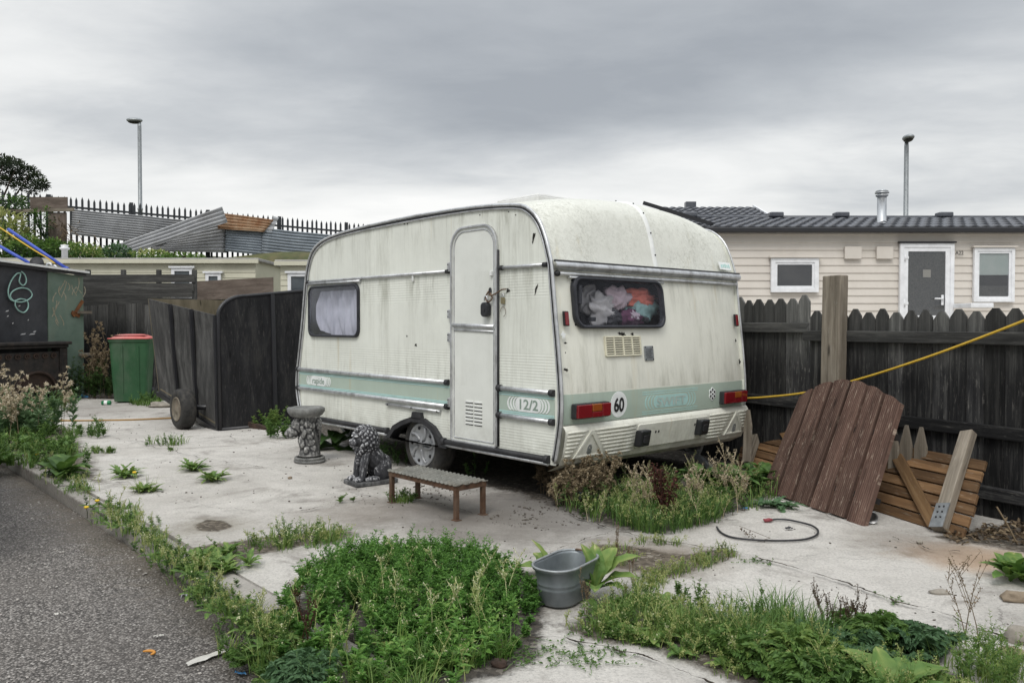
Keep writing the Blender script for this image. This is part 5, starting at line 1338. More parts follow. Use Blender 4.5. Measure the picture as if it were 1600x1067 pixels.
m = MB(); m.slab(FPm, [(-hw-.03, zt0-.05), (hw+.03, zt0-.05), (hw+.03, zt0), (-hw-.03, zt0)], 0, fo+.10); m.slab(FPm, [(-hw, zt0-.10), (hw, zt0-.10), (hw, zt0-.052), (-hw, zt0-.052)], 0, fo+.06); build(m, 'mantel_shelf', MAT['castiron'], fp, bevel=.012)
for s_ in (-1, 1):
    m = MB(); a = s_*(hw-.07); m.slab(FPm, [(a-.07, .12), (a+.07, .12), (a+.07, zt0-.102), (a-.07, zt0-.102)], 0, fo+.03); m.slab(FPm, [(a-.085, 0), (a+.085, 0), (a+.085, .15), (a-.085, .15)], 0, fo+.05); m.slab(FPm, [(a-.05, .25), (a+.05, .25), (a+.05, zt0-.2), (a-.05, zt0-.2)], fo, fo+.042); build(m, 'pilaster', MAT['castiron'], fp, bevel=.008)
m = MB(); m.tube([FPm(a, b, fo+.005) for a, b in arch], .022, 8); m.tube([FPm(cx_+(a-cx_)*1.13, b*1.03 if b > .1 else b, fo+.005) for a, b in arch], .010, 6); build(m, 'arch_moulding', MAT['darkrust'], fp)
m = MB()
for i in range(9):
    a = -hw+.25+(2*hw-.5)*i/8
    m.ring(FPm, ellipse(a, zt0-.22, .055, .045, 12), ellipse(a, zt0-.22, .03, .022, 12), fo-.002, fo+.016); m.slab(FPm, ellipse(a, zt0-.22, .014, .012, 8), fo-.002, fo+.02)
build(m, 'frieze', MAT['darkrust'], fp)
m = MB(); m.slab(FPm, [(-hw+.1, .02), (hw-.1, .02), (hw-.1, zt0-.2), (-hw+.1, zt0-.2)], .002, .02); build(m, 'firebox', MAT['inside'], fp)
m = MB(); m.slab(FPm, [(a, b) for a, b in arch if b > az-.12] , fo-.1, fo-.02); hd_ = build(m, 'canopy_hood', MAT['darkrust'], fp)

# board fences behind bin and trailer
def yb(px0, px1, py0, py1, Y, Y2=None): return at(px0, py1, Y), at(px1, py1, Y2 or Y)
Yf = 14.6
t_ = thing('board_fence', at(215, 600, Yf), 'black fence of horizontal overlapping boards behind the green bin', 'fence')
za, zb2 = at(CX, 430, Yf).z, at(CX, 482, Yf).z
m = MB(); xa, xb = at(112, 0, Yf).x, at(299, 0, Yf).x; nb_ = 6
for i in range(nb_):
    z0 = zb2-.2 + (za-zb2+.2)*i/nb_; h_ = (za-zb2+.2)/nb_
    m.bx((xa, Yf, z0), (xb-xa+R.uniform(-.02, .02), 0, R.uniform(-.02, .01)), (0, .02, 0), (0, -.035, h_*1.05), tone=R.random()*.6)
build(m, 'boards', MAT['blackwood'], t_)
for px in (130, 186, 242, 298):
    m = MB(); X = at(px, 0, Yf).x; m.bx((X-.035, Yf+.03, 0), (.07, 0, 0), (0, .07, 0), (0, 0, za+.10)); build(m, 'post', MAT['blackwood'], t_)
t_ = thing('upright_board_screen', at(195, 600, Yf-.15), 'dark screen of upright boards standing directly behind the green bin', 'screen')
m = MB(); X = at(118, 0, Yf-.15).x; xe = at(262, 0, Yf-.15).x; k = 0
while X < xe:
    w_ = R.uniform(.13, .2); zt_ = at(CX, 474 + R.uniform(-2, 4), Yf-.15).z
    m.bx((X, Yf-.15, 0), (w_-.006, 0, 0), (0, .02, 0), (0, 0, zt_), tone=R.random()*.8); X += w_
build(m, 'boards', MAT['blackwood'], t_)
MAT['ply'] = wood('weathered_plywood', (.07, .055, .045), (.15, .12, .10), (.25, .21, .18), tonevar=.1, grain=10, peel=(.32, .29, .25), peel_amt=.4)
m = MB(); m.bx(at(300, 470, 15.2), Vector((at(428, 0, 15.2).x-at(300, 0, 15.2).x, 0, .08)), (0, .02, 0), Vector((0, 0, at(CX, 440, 15.2).z-at(CX, 470, 15.2).z)))
m.v = [p if p[2] > 1.5 else (p[0], p[1], p[2]) for p in m.v]
pb = one(m, 'plywood_board', MAT['ply'], 'brown weathered plywood board upright beside the horizontal black fence', 'board')
m = MB(); m.bx(at(300, 600, 15.25), Vector((at(470, 0, 15.25).x-at(300, 0, 15.25).x, 0, 0)), (0, .03, 0), (0, 0, at(CX, 468, 15.25).z-.1)); one(m, 'dark_hoarding', MAT['blackwood'], 'dark hoarding below the brown plywood board behind the trailer', 'hoarding')

# cream static homes
MAT['creamwall'] = surf('cream_cladding', (.55, .535, .42), (.63, .61, .49), 3, .6, .05, dirt=(.42, .40, .31), dirt_amt=.3)
MAT['oldroof'] = surf('old_flat_roof', (.26, .25, .24), (.40, .39, .37), 4, .7, .1)
def cream(px0, px1, pytop, Y, label, wins, flue=None):
    X0, X1 = (px0-CX)/F*Y, (px1-CX)/F*Y; zt_ = at(CX, pytop, Y).z
    t_ = thing('static_caravan', ((X0+X1)/2, Y+1.4, 0), label, 'static caravan', 'cream static caravans at the back')
    m = MB(); pr = []; z = 0; 
    while z < zt_-.1: pr += [(.012, z), (.012, z+.01), (0, z+.115)]; z += .12
    m.grid(2, len(pr), lambda a, b: (X0+(X1-X0)*a, Y-pr[int(round(b*(len(pr)-1)))][0], pr[int(round(b*(len(pr)-1)))][1]), smooth=False)
    m.grid(2, 2, lambda a, b: (X1, Y+2.8*a, zt_*b), smooth=False)
    wl = build(m, 'wall', MAT['creamwall'], t_)
    m = MB(); m.bx((X0-.1, Y-.10, zt_-.05), (X1-X0+.2, 0, 0), (0, 3.0, 0), (0, 0, .07)); build(m, 'roof', MAT['oldroof'], t_, bevel=.015)
    m = MB(); m.bx((X0-.1, Y-.13, zt_-.10), (X1-X0+.2, 0, 0), (0, .03, 0), (0, 0, .085)); build(m, 'eaves_trim', MAT['creamwall'], t_)
    mp = lambda a, b, o=0: (a, Y-.012-o, b)
    for p0, p1, y0, y1 in wins:
        a0, a1 = (p0-CX)/F*Y, (p1-CX)/F*Y; b0, b1 = at(CX, y1, Y).z, at(CX, y0, Y).z
        m = MB(); m.ring(mp, rrect(a0, b0, a1, b1, .005, 1), rrect(a0+.07, b0+.07, a1-.07, b1-.07, .005, 1), 0, .05); m.slab(mp, [(a0-.05, b1), (a1+.05, b1), (a1+.05, b1+.04), (a0-.05, b1+.04)], 0, .08); w_ = build(m, 'window', MAT['upvc'], t_)
        m = MB(); m.slab(mp, [(a0+.07, b0+.07), (a1-.07, b0+.07), (a1-.07, b1-.07), (a0+.07, b1-.07)], 0, .015, back=False); build(m, 'pane', MAT['dimglass'], w_)
    if flue:
        X, y0, y1 = (flue[0]-CX)/F*(Y+.8), flue[1], flue[2]; zb3, zt3 = zt_-.02, at(CX, y0, Y+.8).z
        m = MB(); m.lathe((X, Y+.8, zb3), [(.07, 0), (.07, zt3-zb3-.12), (.11, zt3-zb3-.1), (.11, zt3-zb3-.06), (.07, zt3-zb3-.05), (.09, zt3-zb3), (0, zt3-zb3+.01)], 14); build(m, 'flue', MAT['upvc'], t_)
MAT['dimglass'] = surf('dark_window_glass', (.045, .055, .065), (.10, .12, .13), 2, .12, 0, spec=.6)
cream(-160, 400, 405, 18.5, 'long low cream static caravan with white flue behind the black fence', ((270, 303, 419, 470), (323, 347, 427, 470)), (102.5, 383, 402))
cream(439, 620, 408, 17.2, 'second cream static caravan partly hidden by the touring caravan front', ((451, 500, 427, 500),))

# ---- bank, palisade fence and corrugated sheets
def bank_z(x, y): 
    f = min(1, max(0, (y-21.2)/4.6)); f = f*f*(3-2*f); return -.1 + f*(3.35 + .02*(x+16)) + .18*mnoise.noise(Vector((x*.5, y*.5, 0)))*f
m = MB(); m.grid(90, 40, lambda a, b: (lambda x, y: (x, y, bank_z(x, y)))(-45+55*a, 20.9+14*b)); tag(build(m, 'bank', MAT['bank'], origin=(0, 0, 0)), kind='structure')
MAT['palisade'] = surf('dark_steel_paling', (.018, .022, .026), (.05, .055, .06), 6, .6, .1)
def pal(px): f = px/580.0; Y = 23.5+4.5*f; return (px-CX)/F*Y, Y
def palz(px): return 5.10 - .46*px/580.0
pf = thing('palisade_fence', (pal(250)[0], pal(250)[1], 3.2), 'long dark steel palisade fence with spiked pales along the top of the bank', 'fence')
pxs = [-40]; 
P0 = Vector((*pal(-60), 0)); P1 = Vector((*pal(640), 0)); LL = (P1-P0).length; pdir = (P1-P0).normalized()
nbay = 6
def pp(s): 
    p = P0 + pdir*s; px = CX + F*p.x/p.y; return p, palz(px)
pn = Vector((-pdir.y, pdir.x, 0))
for b_ in range(nbay):
    m = MB(); s0 = LL*b_/nbay; s1 = LL*(b_+1)/nbay; s = s0+.09
    while s < s1-.05:
        p, zt_ = pp(s); zt_ += R.uniform(-.02, .02); lean = R.uniform(-.012, .012)
        m.bx(p - pdir*.032 + Z_*(zt_-2.35), pdir*.064, pn*.02, Vector((lean, 0, 2.25)))
        tp_ = p + Z_*(zt_-.10) + Vector((lean, 0, 0))
        m.add([tp_-pdir*.032, tp_+pdir*.032, tp_+Z_*.10, tp_-pdir*.032+pn*.02, tp_+pdir*.032+pn*.02], [(0, 1, 2), (1, 4, 2), (4, 3, 2), (3, 0, 2)])
        s += .158
    build(m, 'pale_row', MAT['palisade'], pf)
    p, zt_ = pp(s0); m = MB(); m.bx(p - pdir*.05 + pn*.02 + Z_*(zt_-2.5), pdir*.10, pn*.10, Z_*2.5); build(m, 'post', MAT['palisade'], pf)
for dz in (.33, 1.9):
    m = MB()
    pa, z0 = pp(0); pb_, z1 = pp(LL); m.bar(pa + pn*.045 + Z_*(z0-dz), pb_ + pn*.045 + Z_*(z1-dz), .045, .06); build(m, 'rail', MAT['palisade'], pf)
def palY(px): return pal(px)[1]
def sheet(name, quad, waves, mat, label, dY=.35, amp=.028, along=True, cat='sheet'):
    """corrugated sheet through four pixels TL TR BR BL standing just in front of the palisade"""
    TL, TR_, BR_, BL_ = [at(x, y, palY(x)-dY - (.25 if i > 1 else 0)) for i, (x, y) in enumerate(quad)]
    nn = (TR_-TL).cross(BL_-TL).normalized()
    if nn.y > 0: nn = -nn
    m = MB(); nv = waves*6+1
    def fn(a, b):
        p = TL.lerp(TR_, a).lerp(BL_.lerp(BR_, a), b); return tuple(p + nn*(amp*math.sin(2*math.pi*b*waves) + .05*mnoise.noise(p*.8)))
    m.grid(14, nv, fn)
    o = one(m, name, mat, label, cat, 'corrugated sheets against the palisade'); s_ = o.modifiers.new('thick', 'SOLIDIFY'); s_.thickness = .006
    return o
MAT['zincl'] = surf('pale_zinc_sheet', (.27, .275, .285), (.42, .425, .43), 1.6, .5, .1, metal=.35, dirt=(.14, .13, .12), dirt_amt=.5)
MAT['zincd'] = surf('blue_grey_sheet', (.19, .215, .245), (.30, .335, .365), 2, .5, .1, metal=.35, dirt=(.10, .11, .12), dirt_amt=.4)
MAT['rustsheet'] = surf('rusty_sheet', (.22, .09, .03), (.40, .30, .20), 3.5, .8, .2, dirt=(.14, .05, .02), dirt_amt=.8)
sheet('corrugated_sheet', ((113, 327), (300, 345), (250, 384), (111, 366)), 11, MAT['zincl'], 'large pale corrugated sheet at the left of the bank', .40)
sheet('corrugated_sheet', ((240, 376), (354, 341), (354, 396), (236, 392)), 9, MAT['zincl'], 'pale corrugated sheet underneath the slanting strip', .45)
sheet('corrugated_sheet', ((340, 333), (428, 343.5), (412, 363), (340, 358)), 5, MAT['rustsheet'], 'orange rusty corrugated sheet right of the slanting strip', .50)
sheet('corrugated_sheet', ((428, 338), (436, 340), (424, 364), (410, 363)), 3, MAT['zincl'], 'narrow pale edge of a corrugated sheet behind the rusty one', .42)
sheet('corrugated_sheet', ((353, 358), (414, 362), (412, 400), (351, 393)), 9, MAT['zincd'], 'blue grey corrugated sheet directly below the rusty one', .55)
sheet('corrugated_sheet', ((411, 356), (560, 372), (560, 412), (408, 399)), 9, MAT['zincd'], 'wide blue grey corrugated sheet at the right, running behind the caravan', .60)
sheet('fallen_roof_sheet', ((176, 386), (347, 323.5), (355.5, 347), (188, 402)), 4, MAT['zincl'], 'long pale ribbed strip fallen slantwise across the other sheets', .95, .045)
# brown panels and post in the scrub
m = MB(); m.bx(at(47, 326, 22.6), at(105, 326, 22.6)-at(47, 326, 22.6), (0, .04, 0), Z_*(at(CX, 308, 22.6).z-at(CX, 326, 22.6).z)); one(m, 'brown_board', MAT['ply'], 'brown board fixed high on the spiked fence above the scrub', 'board')
m = MB(); m.bx(at(0, 333, 22.5), at(115, 330, 22.5)-at(0, 333, 22.5), (0, .05, 0), Z_*.09); one(m, 'timber_rail', MAT['greywood'], 'long grey timber rail running below the brown board', 'rail')
m = MB(); m.bx(at(76, 400, 22.55), at(104, 400, 22.55)-at(76, 400, 22.55), (0, .04, 0), Z_*(at(CX, 332, 22.5).z-at(CX, 400, 22.5).z)); one(m, 'hoarding', MAT['ply'], 'tall brown hoarding overgrown with stems under the timber rail', 'panel')

# ---------------------------------------------------------------- wheelie bin
MAT['bingreen'] = surf('bin_green', (.020, .075, .030), (.038, .115, .050), 3, .5, .12, dirt=(.13, .16, .12), dirt_amt=.7)
MAT['binred'] = surf('faded_red_lid', (.44, .09, .085), (.62, .18, .16), 3, .55, .1, dirt=(.5, .32, .28), dirt_amt=.5)
b0 = gr(208, 627); rz = math.radians(16)
bn = thing('wheelie_bin', b0, 'green wheelie bin with a faded red lid beside the black trailer', 'bin')
bxd = Vector((math.cos(rz), math.sin(rz), 0)); byd = Vector((-math.sin(rz), math.cos(rz), 0))
def BN(x, y, z): return tuple(b0 + bxd*x + byd*y + Z_*z)
def sec_loop(w_, d_, z, r_=.05, cy=0): return [BN(a, b+cy, z) for a, b in rrect(-w_/2, -d_/2, w_/2, d_/2, r_, 4)]
m = MB(); L = [sec_loop(.47, .50, .02), sec_loop(.49, .53, .15), sec_loop(.57, .68, .93), sec_loop(.585, .70, .95), sec_loop(.60, .72, .955), sec_loop(.60, .72, 1.0)]
n = len(L[0]); V = [p for l in L for p in l]; Fs = [(i*n+k, i*n+(k+1) % n, (i+1)*n+(k+1) % n, (i+1)*n+k) for i in range(len(L)-1) for k in range(n)] + [tuple(range(n-1, -1, -1)), tuple((len(L)-1)*n+k for k in range(n))]
m.add(V, Fs, None, .5, False)
for x in (-.10, .13):
    m.bx(BN(x-.012, -.262, .16), bxd*.024, -byd*.012, Vector(BN(x, -.34, .90))-Vector(BN(x, -.262, .16)))
bb = build(m, 'body', MAT['bingreen'], bn, bevel=.008)
m = MB(); m.grid(10, 10, lambda a, b: BN(-.295+.59*a, -.365+.71*b, 1.0+.055*(1-(2*a-1)**4)*(1-(2*b-1)**4)+.012*b))
m.slab(lambda a, b, o=0: BN(a, b, o), rrect(-.305, -.375, .305, .36, .05, 4), .995, 1.012)
m.grid(8, 8, lambda a, b: BN(-.22+.44*a, -.28+.5*b, 1.052+.018*(1-(2*a-1)**4)*(1-(2*b-1)**4)))
build(m, 'lid', MAT['binred'], bn)
m = MB(); m.tube([BN(-.24, .40, 1.02), BN(.24, .40, 1.02)], .018, 8); build(m, 'handle', MAT['bingreen'], bn)
for s_ in (-1, 1):
    m = MB(); m.lathe(BN(s_*.255, .26, .10), [(.02, -.03), (.095, -.03), (.10, -.02), (.10, .02), (.095, .03), (.02, .03)], 20, bxd); build(m, 'wheel', MAT['rubber'], bn)

# ---------------------------------------------------------------- black plywood trailer tipped onto its drawbar
MAT['trailerply'] = wood('black_trailer_ply', (.007, .007, .008), (.022, .022, .024), (.07, .067, .062), tonevar=.15, grain=7, peel=(.16, .15, .135), peel_amt=.45, bmp=.25)
MAT['trailerside'] = wood('grey_trailer_ply', (.024, .024, .0235), (.072, .071, .069), (.175, .172, .165), tonevar=.15, grain=7, peel=(.24, .23, .21), peel_amt=.5, bmp=.25)
MAT['innerply'] = wood('bare_inner_ply', (.10, .085, .055), (.17, .145, .10), (.25, .21, .15), tonevar=.1, grain=8, peel=(.3, .27, .2), peel_amt=.3)
NB = gr(345, 673); NBY = NB.y
NT = at(341, 494, NBY+.08); FB = at(248, 612, NBY+1.55); FT = at(231, 467, NBY+1.55)
tl = thing('box_trailer', NB.lerp(FB, .5), 'tall black plywood box trailer tipped forward on its drawbar', 'trailer')
sd_ = (FB-NB).normalized(); rt_ = Vector((sd_.y, -sd_.x, 0)).normalized()
if rt_.x < 0: rt_ = -rt_
Wt = 1.35
def quadslab(a, b, c, d, th, mat, nm, par, uvs=None):
    n_ = (b-a).cross(d-a).normalized()*th
    m = MB(); A_q = [a, b, c, d]; 
    V = A_q + [p+n_ for p in A_q]; L1 = (b-a).length; L2 = (d-a).length
    q = [(0, 0), (0, L1), (L2, L1), (L2, 0)]
    m.add(V, [(3, 2, 1, 0), (4, 5, 6, 7), (0, 1, 5, 4), (1, 2, 6, 5), (2, 3, 7, 6), (3, 0, 4, 7)], [list(reversed(q)), q, q, q, q, q], R.random()); return build(m, nm, mat, par)
side = quadslab(NB, FB, FT, NT, .02, MAT['trailerside'], 'side_board', tl)
quadslab(NB+rt_*Wt, FB+rt_*Wt, FT+rt_*Wt+Z_*.02, NT+rt_*Wt+Z_*.20, .02, MAT['innerply'], 'side_board', tl)
quadslab(FB, FB+rt_*Wt, FT+rt_*Wt, FT, .02, MAT['innerply'], 'tail_board', tl)
quadslab(NB+Z_*.06, FB+Z_*.06, FB+rt_*Wt+Z_*.06, NB+rt_*Wt+Z_*.06, .02, MAT['innerply'], 'floor', tl)
# front board: rounded shoulder
upv = (NT-NB).normalized(); hN = (NT-NB).length
TMm = lambda a, b, o=0: tuple(NB + rt_*a + upv*b - sd_*o)
def tpx(px, py): n_ = -sd_; p = onplane(px, py, NB, rt_.cross(upv).normalized()) - NB; return (p.dot(rt_), p.dot(upv))
sh0, sh1 = (0.0, hN), tpx(383, 463)
P = [(0, 0), (Wt, 0), (Wt, tpx(470, 455)[1]+.02)] + [(sh1[0]*(1-math.sin(t)), hN + (sh1[1]-hN)*math.cos(t)) if False else (sh1[0] - sh1[0]*math.sin(t), hN + (sh1[1]-hN)*math.cos(t)) for t in [math.pi/2*i/10 for i in range(11)]]
m = MB(); m.slab(TMm, P, -.012, .012); nb = 0
m.uv = [(b, a) for a, b in m.uv]
frn = build(m, 'front_board', MAT['trailerply'], tl)
m = MB(); m.tube([TMm(a, b, .0) for a, b in P[2:]] + [TMm(0, 0, 0)], .024, 6); m.tube([TMm(0, .01, 0), TMm(Wt, .01, 0)], .03, 6); build(m, 'front_frame', MAT['fascia'], tl)
MAT['mossy'] = surf('lichened_top', (.05, .05, .03), (.22, .20, .10), 12, .95, .4)
for f in (.02, .33, .63):
    a = NB.lerp(FB, f); b = NT.lerp(FT, f); o = -rt_*.02
    m = MB(); m.bar(a + o + (b-a)*.0, b + o + (b-a)*.005, .055, .03, up=rt_); build(m, 'upright', MAT['fascia'], tl)
m = MB(); a, b = P[2], P[3]
fx_ = tpx(425, 560)[0]; m.bar(TMm(fx_, .02, .03), TMm(fx_, sh1[1]+.03, .03), .05, .03, up=sd_); build(m, 'upright', MAT['fascia'], tl)
m = MB(); m.bar(NB - rt_*.01 - Z_*.02 , FB - rt_*.01 - Z_*.02, .05, .05); m.bar(NB + rt_*Wt, FB + rt_*Wt, .05, .05); build(m, 'chassis', MAT['fascia'], tl)
m = MB(); m.bar(NB + rt_*.35 + Z_*.05, NB + rt_*.62 - sd_*1.0 + Z_*.035, .06, .06); m.bar(NB + rt_*1.0 + Z_*.05, NB + rt_*.68 - sd_*1.0 + Z_*.035, .06, .06); build(m, 'drawbar', MAT['darkrust'], tl)
wc = gr(273, 671) + Z_*.235 + rt_*.10
MAT['wheelrust'] = surf('rusty_wheel', (.10, .085, .065), (.26, .23, .18), 14, .8, .2, dirt=(.12, .06, .03), dirt_amt=.5)
sdh = Vector((sd_.x, sd_.y, 0)).normalized()
wheel(tl, wc, .235, .16, -rt_, .145, 'wheelrust', 'tyre', 0, 'rim')
m = MB(); m.tube([wc + rt_*.05, wc + rt_*(Wt+.2)], .03, 8); build(m, 'axle', MAT['fascia'], tl)
wheel(tl, wc + rt_*(Wt+.35), .235, .16, rt_, .145, 'wheelrust', 'tyre', 0, 'rim')
# cable along the ground to the trailer
P = [gr(x, y, .014) for x, y in ((66, 655.5), (110, 657), (160, 656.5), (210, 655.5), (256, 653.5), (285, 652))]
MAT['orange'] = plain('ochre_cable', (.34, .20, .06), .6)
m = MB(); m.tube(catmull(P, 5), .011, 6); one(m, 'ochre_cable', MAT['orange'], 'ochre cable lying straight across the concrete to the trailer wheel', 'cable')
# ---------------------------------------------------------------- statues, step, tub, litter
def statue_mat(name, lo, mid, hi):
    m, nt, bs = mnew(name)
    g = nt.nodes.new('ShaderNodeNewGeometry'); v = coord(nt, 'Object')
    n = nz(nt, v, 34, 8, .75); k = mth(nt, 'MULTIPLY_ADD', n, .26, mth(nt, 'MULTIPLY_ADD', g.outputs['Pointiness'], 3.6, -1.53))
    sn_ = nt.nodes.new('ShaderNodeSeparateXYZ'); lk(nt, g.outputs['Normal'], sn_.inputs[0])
    n2 = nz(nt, coord(nt, 'Object', (1, 1, .4)), 60, 8, .8); k = mth(nt, 'MULTIPLY_ADD', mth(nt, 'MULTIPLY', mth(nt, 'MULTIPLY_ADD', sn_.outputs[2], .6, .5), ramp(nt, n2, [(.46, 0), (.66, 1)])), .30, k)  # over the brushed paint, top light is painted onto upward faces
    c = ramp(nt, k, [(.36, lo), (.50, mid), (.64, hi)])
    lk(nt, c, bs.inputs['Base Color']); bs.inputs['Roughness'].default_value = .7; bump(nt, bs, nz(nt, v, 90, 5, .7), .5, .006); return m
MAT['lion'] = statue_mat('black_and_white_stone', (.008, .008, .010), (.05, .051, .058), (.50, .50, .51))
MAT['plinth'] = surf('dark_stone', (.02, .02, .022), (.10, .10, .10), 22, .8, .4, dirt=(.38, .38, .38), dirt_amt=.5)
MAT['bowl'] = surf('mottled_stone', (.09, .09, .088), (.30, .30, .285), 16, .8, .4, dirt=(.04, .04, .042), dirt_amt=.8)
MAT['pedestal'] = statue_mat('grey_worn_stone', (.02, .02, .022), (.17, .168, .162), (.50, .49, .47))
lb = gr(580, 754); f_ = Vector((-.80, -.60, 0)).normalized(); l_ = Vector((-f_.y, f_.x, 0))
LS = 1.0
def LN(x, y, z): return lb + (f_*x + l_*y + Z_*z)*LS
LM = Matrix((f_, l_, Z_)).transposed()
ln = thing('lion_statue', lb, 'black and white painted stone lion sitting with a curly mane beside the metal step', 'statue')
m = MB()
def LBl(x, y, z, rx, ry, rz_, n=0.08): m.blob(LN(x, y, z), (rx, ry, rz_), n, 4, 18, 12, seed=x*9, M=LM)
LBl(-.075, 0, .125, .095, .085, .10); LBl(-.07, .06, .10, .075, .04, .085); LBl(-.07, -.06, .10, .075, .04, .085)
m.tube([LN(-.07, 0, .13), LN(-.02, 0, .19), (LN(.04, 0, .25)), LN(.06, 0, .30)], [.08, .085, .082, .06], 14)
LBl(.06, 0, .22, .055, .07, .085)
for s_ in (-1, 1):
    m.tube([LN(.055, s_*.045, .25), LN(.085, s_*.05, .16), LN(.10, s_*.052, .05)], [.04, .033, .027], 10); LBl(.125, s_*.052, .045, .045, .032, .024)
    for q in (-1, 0, 1): LBl(.158, s_*.052+q*.017, .042, .014, .009, .016)
    LBl(.035, s_*.095, .045, .06, .03, .026); 
LBl(.085, 0, .345, .065, .058, .065); LBl(.145, 0, .325, .036, .036, .03); LBl(.168, 0, .338, .016, .02, .014); LBl(.15, 0, .302, .026, .026, .016)
for s_ in (-1, 1): LBl(.135, s_*.028, .372, .018, .016, .010); LBl(.05, s_*.066, .395, .018, .014, .022)
build(m, 'body', MAT['lion'], ln, remesh=.0055)
m = MB(); k = 0
for i in range(190):
    z = 1-2*(i+.5)/190; a = i*2.39996; r_ = math.sqrt(1-z*z)
    d = Vector((r_*math.cos(a), r_*math.sin(a), z))
    if d.x > .62 and abs(d.z) < .75: continue
    c_ = Vector((.052, 0, .325)) + Vector((d.x*.098, d.y*.092, d.z*.112)); m.blob(LN(*c_), (R.uniform(.015, .023),)*3, .25, 6, 8, 6, seed=i)
for i in range(46):
    t = i/46; y = R.uniform(-.065, .065); m.blob(LN(.115-.04*abs(y)/.06, y, .165+.12*t), (R.uniform(.014, .02),)*3, .2, 6, 8, 6, seed=i)
build(m, 'mane', MAT['lion'], ln, remesh=.0048)
m = MB(); m.tube(catmull([LN(-.15, -.02, .06), LN(-.17, -.07, .10), LN(-.13, -.11, .18), LN(-.09, -.11, .22), LN(-.06, -.10, .20)], 5), .014, 8); m.blob(LN(-.055, -.10, .19), (.022, .02, .03), .2, 5); build(m, 'tail', MAT['lion'], ln, remesh=.0055)
m = MB(); m.slab(lambda a, b, o=0: tuple(LN(a, b, o)), [(a+.012*mnoise.noise(Vector((a*20, b*20, 0))), b) for a, b in rrect(-.18, -.125, .185, .125, .03, 4)], 0, .032); build(m, 'plinth', MAT['plinth'], ln, bevel=.007)
# pedestal with a carved lion head
pb = gr(484, 722)
pd = thing('stone_pedestal', pb, 'grey worn stone pedestal with carved animal head and flat bowl top, beside the caravan front', 'pedestal')
PN = lambda x, y, z: pb + f2*x + l2*y + Z_*z
f2 = Vector((-.93, -.36, 0)); l2 = Vector((-f2.y, f2.x, 0)); PM = Matrix((f2, l2, Z_)).transposed()
m = MB()
m.tube([PN(0, 0, .06), PN(0, 0, .12), PN(.01, 0, .22), PN(.02, 0, .34), PN(.01, 0, .42)], [.098, .085, .082, .088, .105], 20)
def PB(x, y, z, a, b, c, n=.12, sd_=0): m.blob(PN(x, y, z), (a, b, c), n, 5, 16, 12, seed=sd_, M=PM)
PB(.075, 0, .335, .085, .075, .085); PB(.145, 0, .275, .062, .055, .05); PB(.19, 0, .265, .028, .036, .026); PB(.15, 0, .235, .04, .045, .02)
for s_ in (-1, 1):
    PB(.13, s_*.042, .325, .022, .018, .014); PB(.06, s_*.075, .37, .03, .02, .035); PB(.165, s_*.035, .255, .02, .016, .018)
    for q in range(5): PB(.03-.012*q, s_*(.085-.004*q), .35-.055*q, .032, .022, .036, .3, q)
for q in range(26): PB(R.uniform(-.03, .07), R.choice((-1, 1))*R.uniform(.05, .085), R.uniform(.12, .38), .02, .018, .03, .3, q)
for q in range(9): PB(.06+.008*(q % 3), -.06+.015*q, .20-.02*(q % 2), .025, .014, .05, .3, q)
for q in range(8): PB(-.07, -.06+.017*q, .14+.03*q, .03, .018, .05, .3, q)
build(m, 'carved_shaft', MAT['pedestal'], pd, remesh=.0065)
m = MB(); pts_ = []
m.lathe(PN(.03, 0, .40), [(.09, 0), (.135, .02), (.162, .05), (.165, .078), (.155, .088), (.12, .084), (.06, .078), (.0, .077)], 28, cap=False)
m.v = [tuple(Vector(p) + Vector((mnoise.noise(Vector(p)*14), mnoise.noise(Vector(p)*14+Vector((5, 0, 0))), .7*mnoise.noise(Vector(p)*11)))*.012) for p in m.v]
build(m, 'bowl_top', MAT['bowl'], pd)
m = MB()
for k, (z, rr) in enumerate(((.018, .128), (.042, .122))):
    n_ = 40
    for i in range(n_):
        a = 2*math.pi*i/n_; d = Vector((math.cos(a), math.sin(a), 0)); tg = Vector((-d.y, d.x, 0)); ax_b = (tg + Z_*(.75 if k == 0 else -.75)).normalized()
        M = Matrix((ax_b, d, ax_b.cross(d))).transposed(); m.blob(pb + d*rr + Z_*z, (.019, .011, .0105), 0, 1, 8, 6, M=M)
build(m, 'rope_base', MAT['bowl'], pd)

# metal caravan step
MAT['rustframe'] = surf('rusty_brown_frame', (.05, .025, .014), (.13, .07, .04), 16, .8, .3, dirt=(.20, .17, .13), dirt_amt=.4)
MAT['tread'] = surf('galvanised_tread', (.13, .13, .115), (.26, .255, .23), 9, .5, .2, metal=.3, dirt=(.16, .13, .09), dirt_amt=.5)
q0 = gr(608, 785); q1 = gr(712.5, 814)
bl_ = (q1-q0).normalized(); Lb = (q1-q0).length; bw_ = Vector((-bl_.y, bl_.x, 0)); 
if bw_.y < 0: bw_ = -bw_
Wb = (gr(763, 805)-q1).dot(bw_); hb_ = .215
BE = lambda x, y, z: tuple(q0 + bl_*x + bw_*y + Z_*z)
be = thing('metal_step', q0 + bl_*Lb/2 + bw_*Wb/2, 'low metal step with wavy galvanised tread and rusty legs before the caravan door', 'step')
for x in (0, Lb-.028):
    for y in (0, Wb-.028):
        m = MB(); m.bx(BE(x, y, 0), bl_*.028, bw_*.028, Z_*hb_); m.bx(BE(x-.012, y-.01, 0), bl_*.055, bw_*.045, Z_*.006); build(m, 'leg', MAT['rustframe'], be, bevel=.002)
m = MB(); z = hb_
for y in (-.002, Wb-.028): m.bx(BE(-.003, y, z-.03), bl_*(Lb+.006), bw_*.030, Z_*.035)
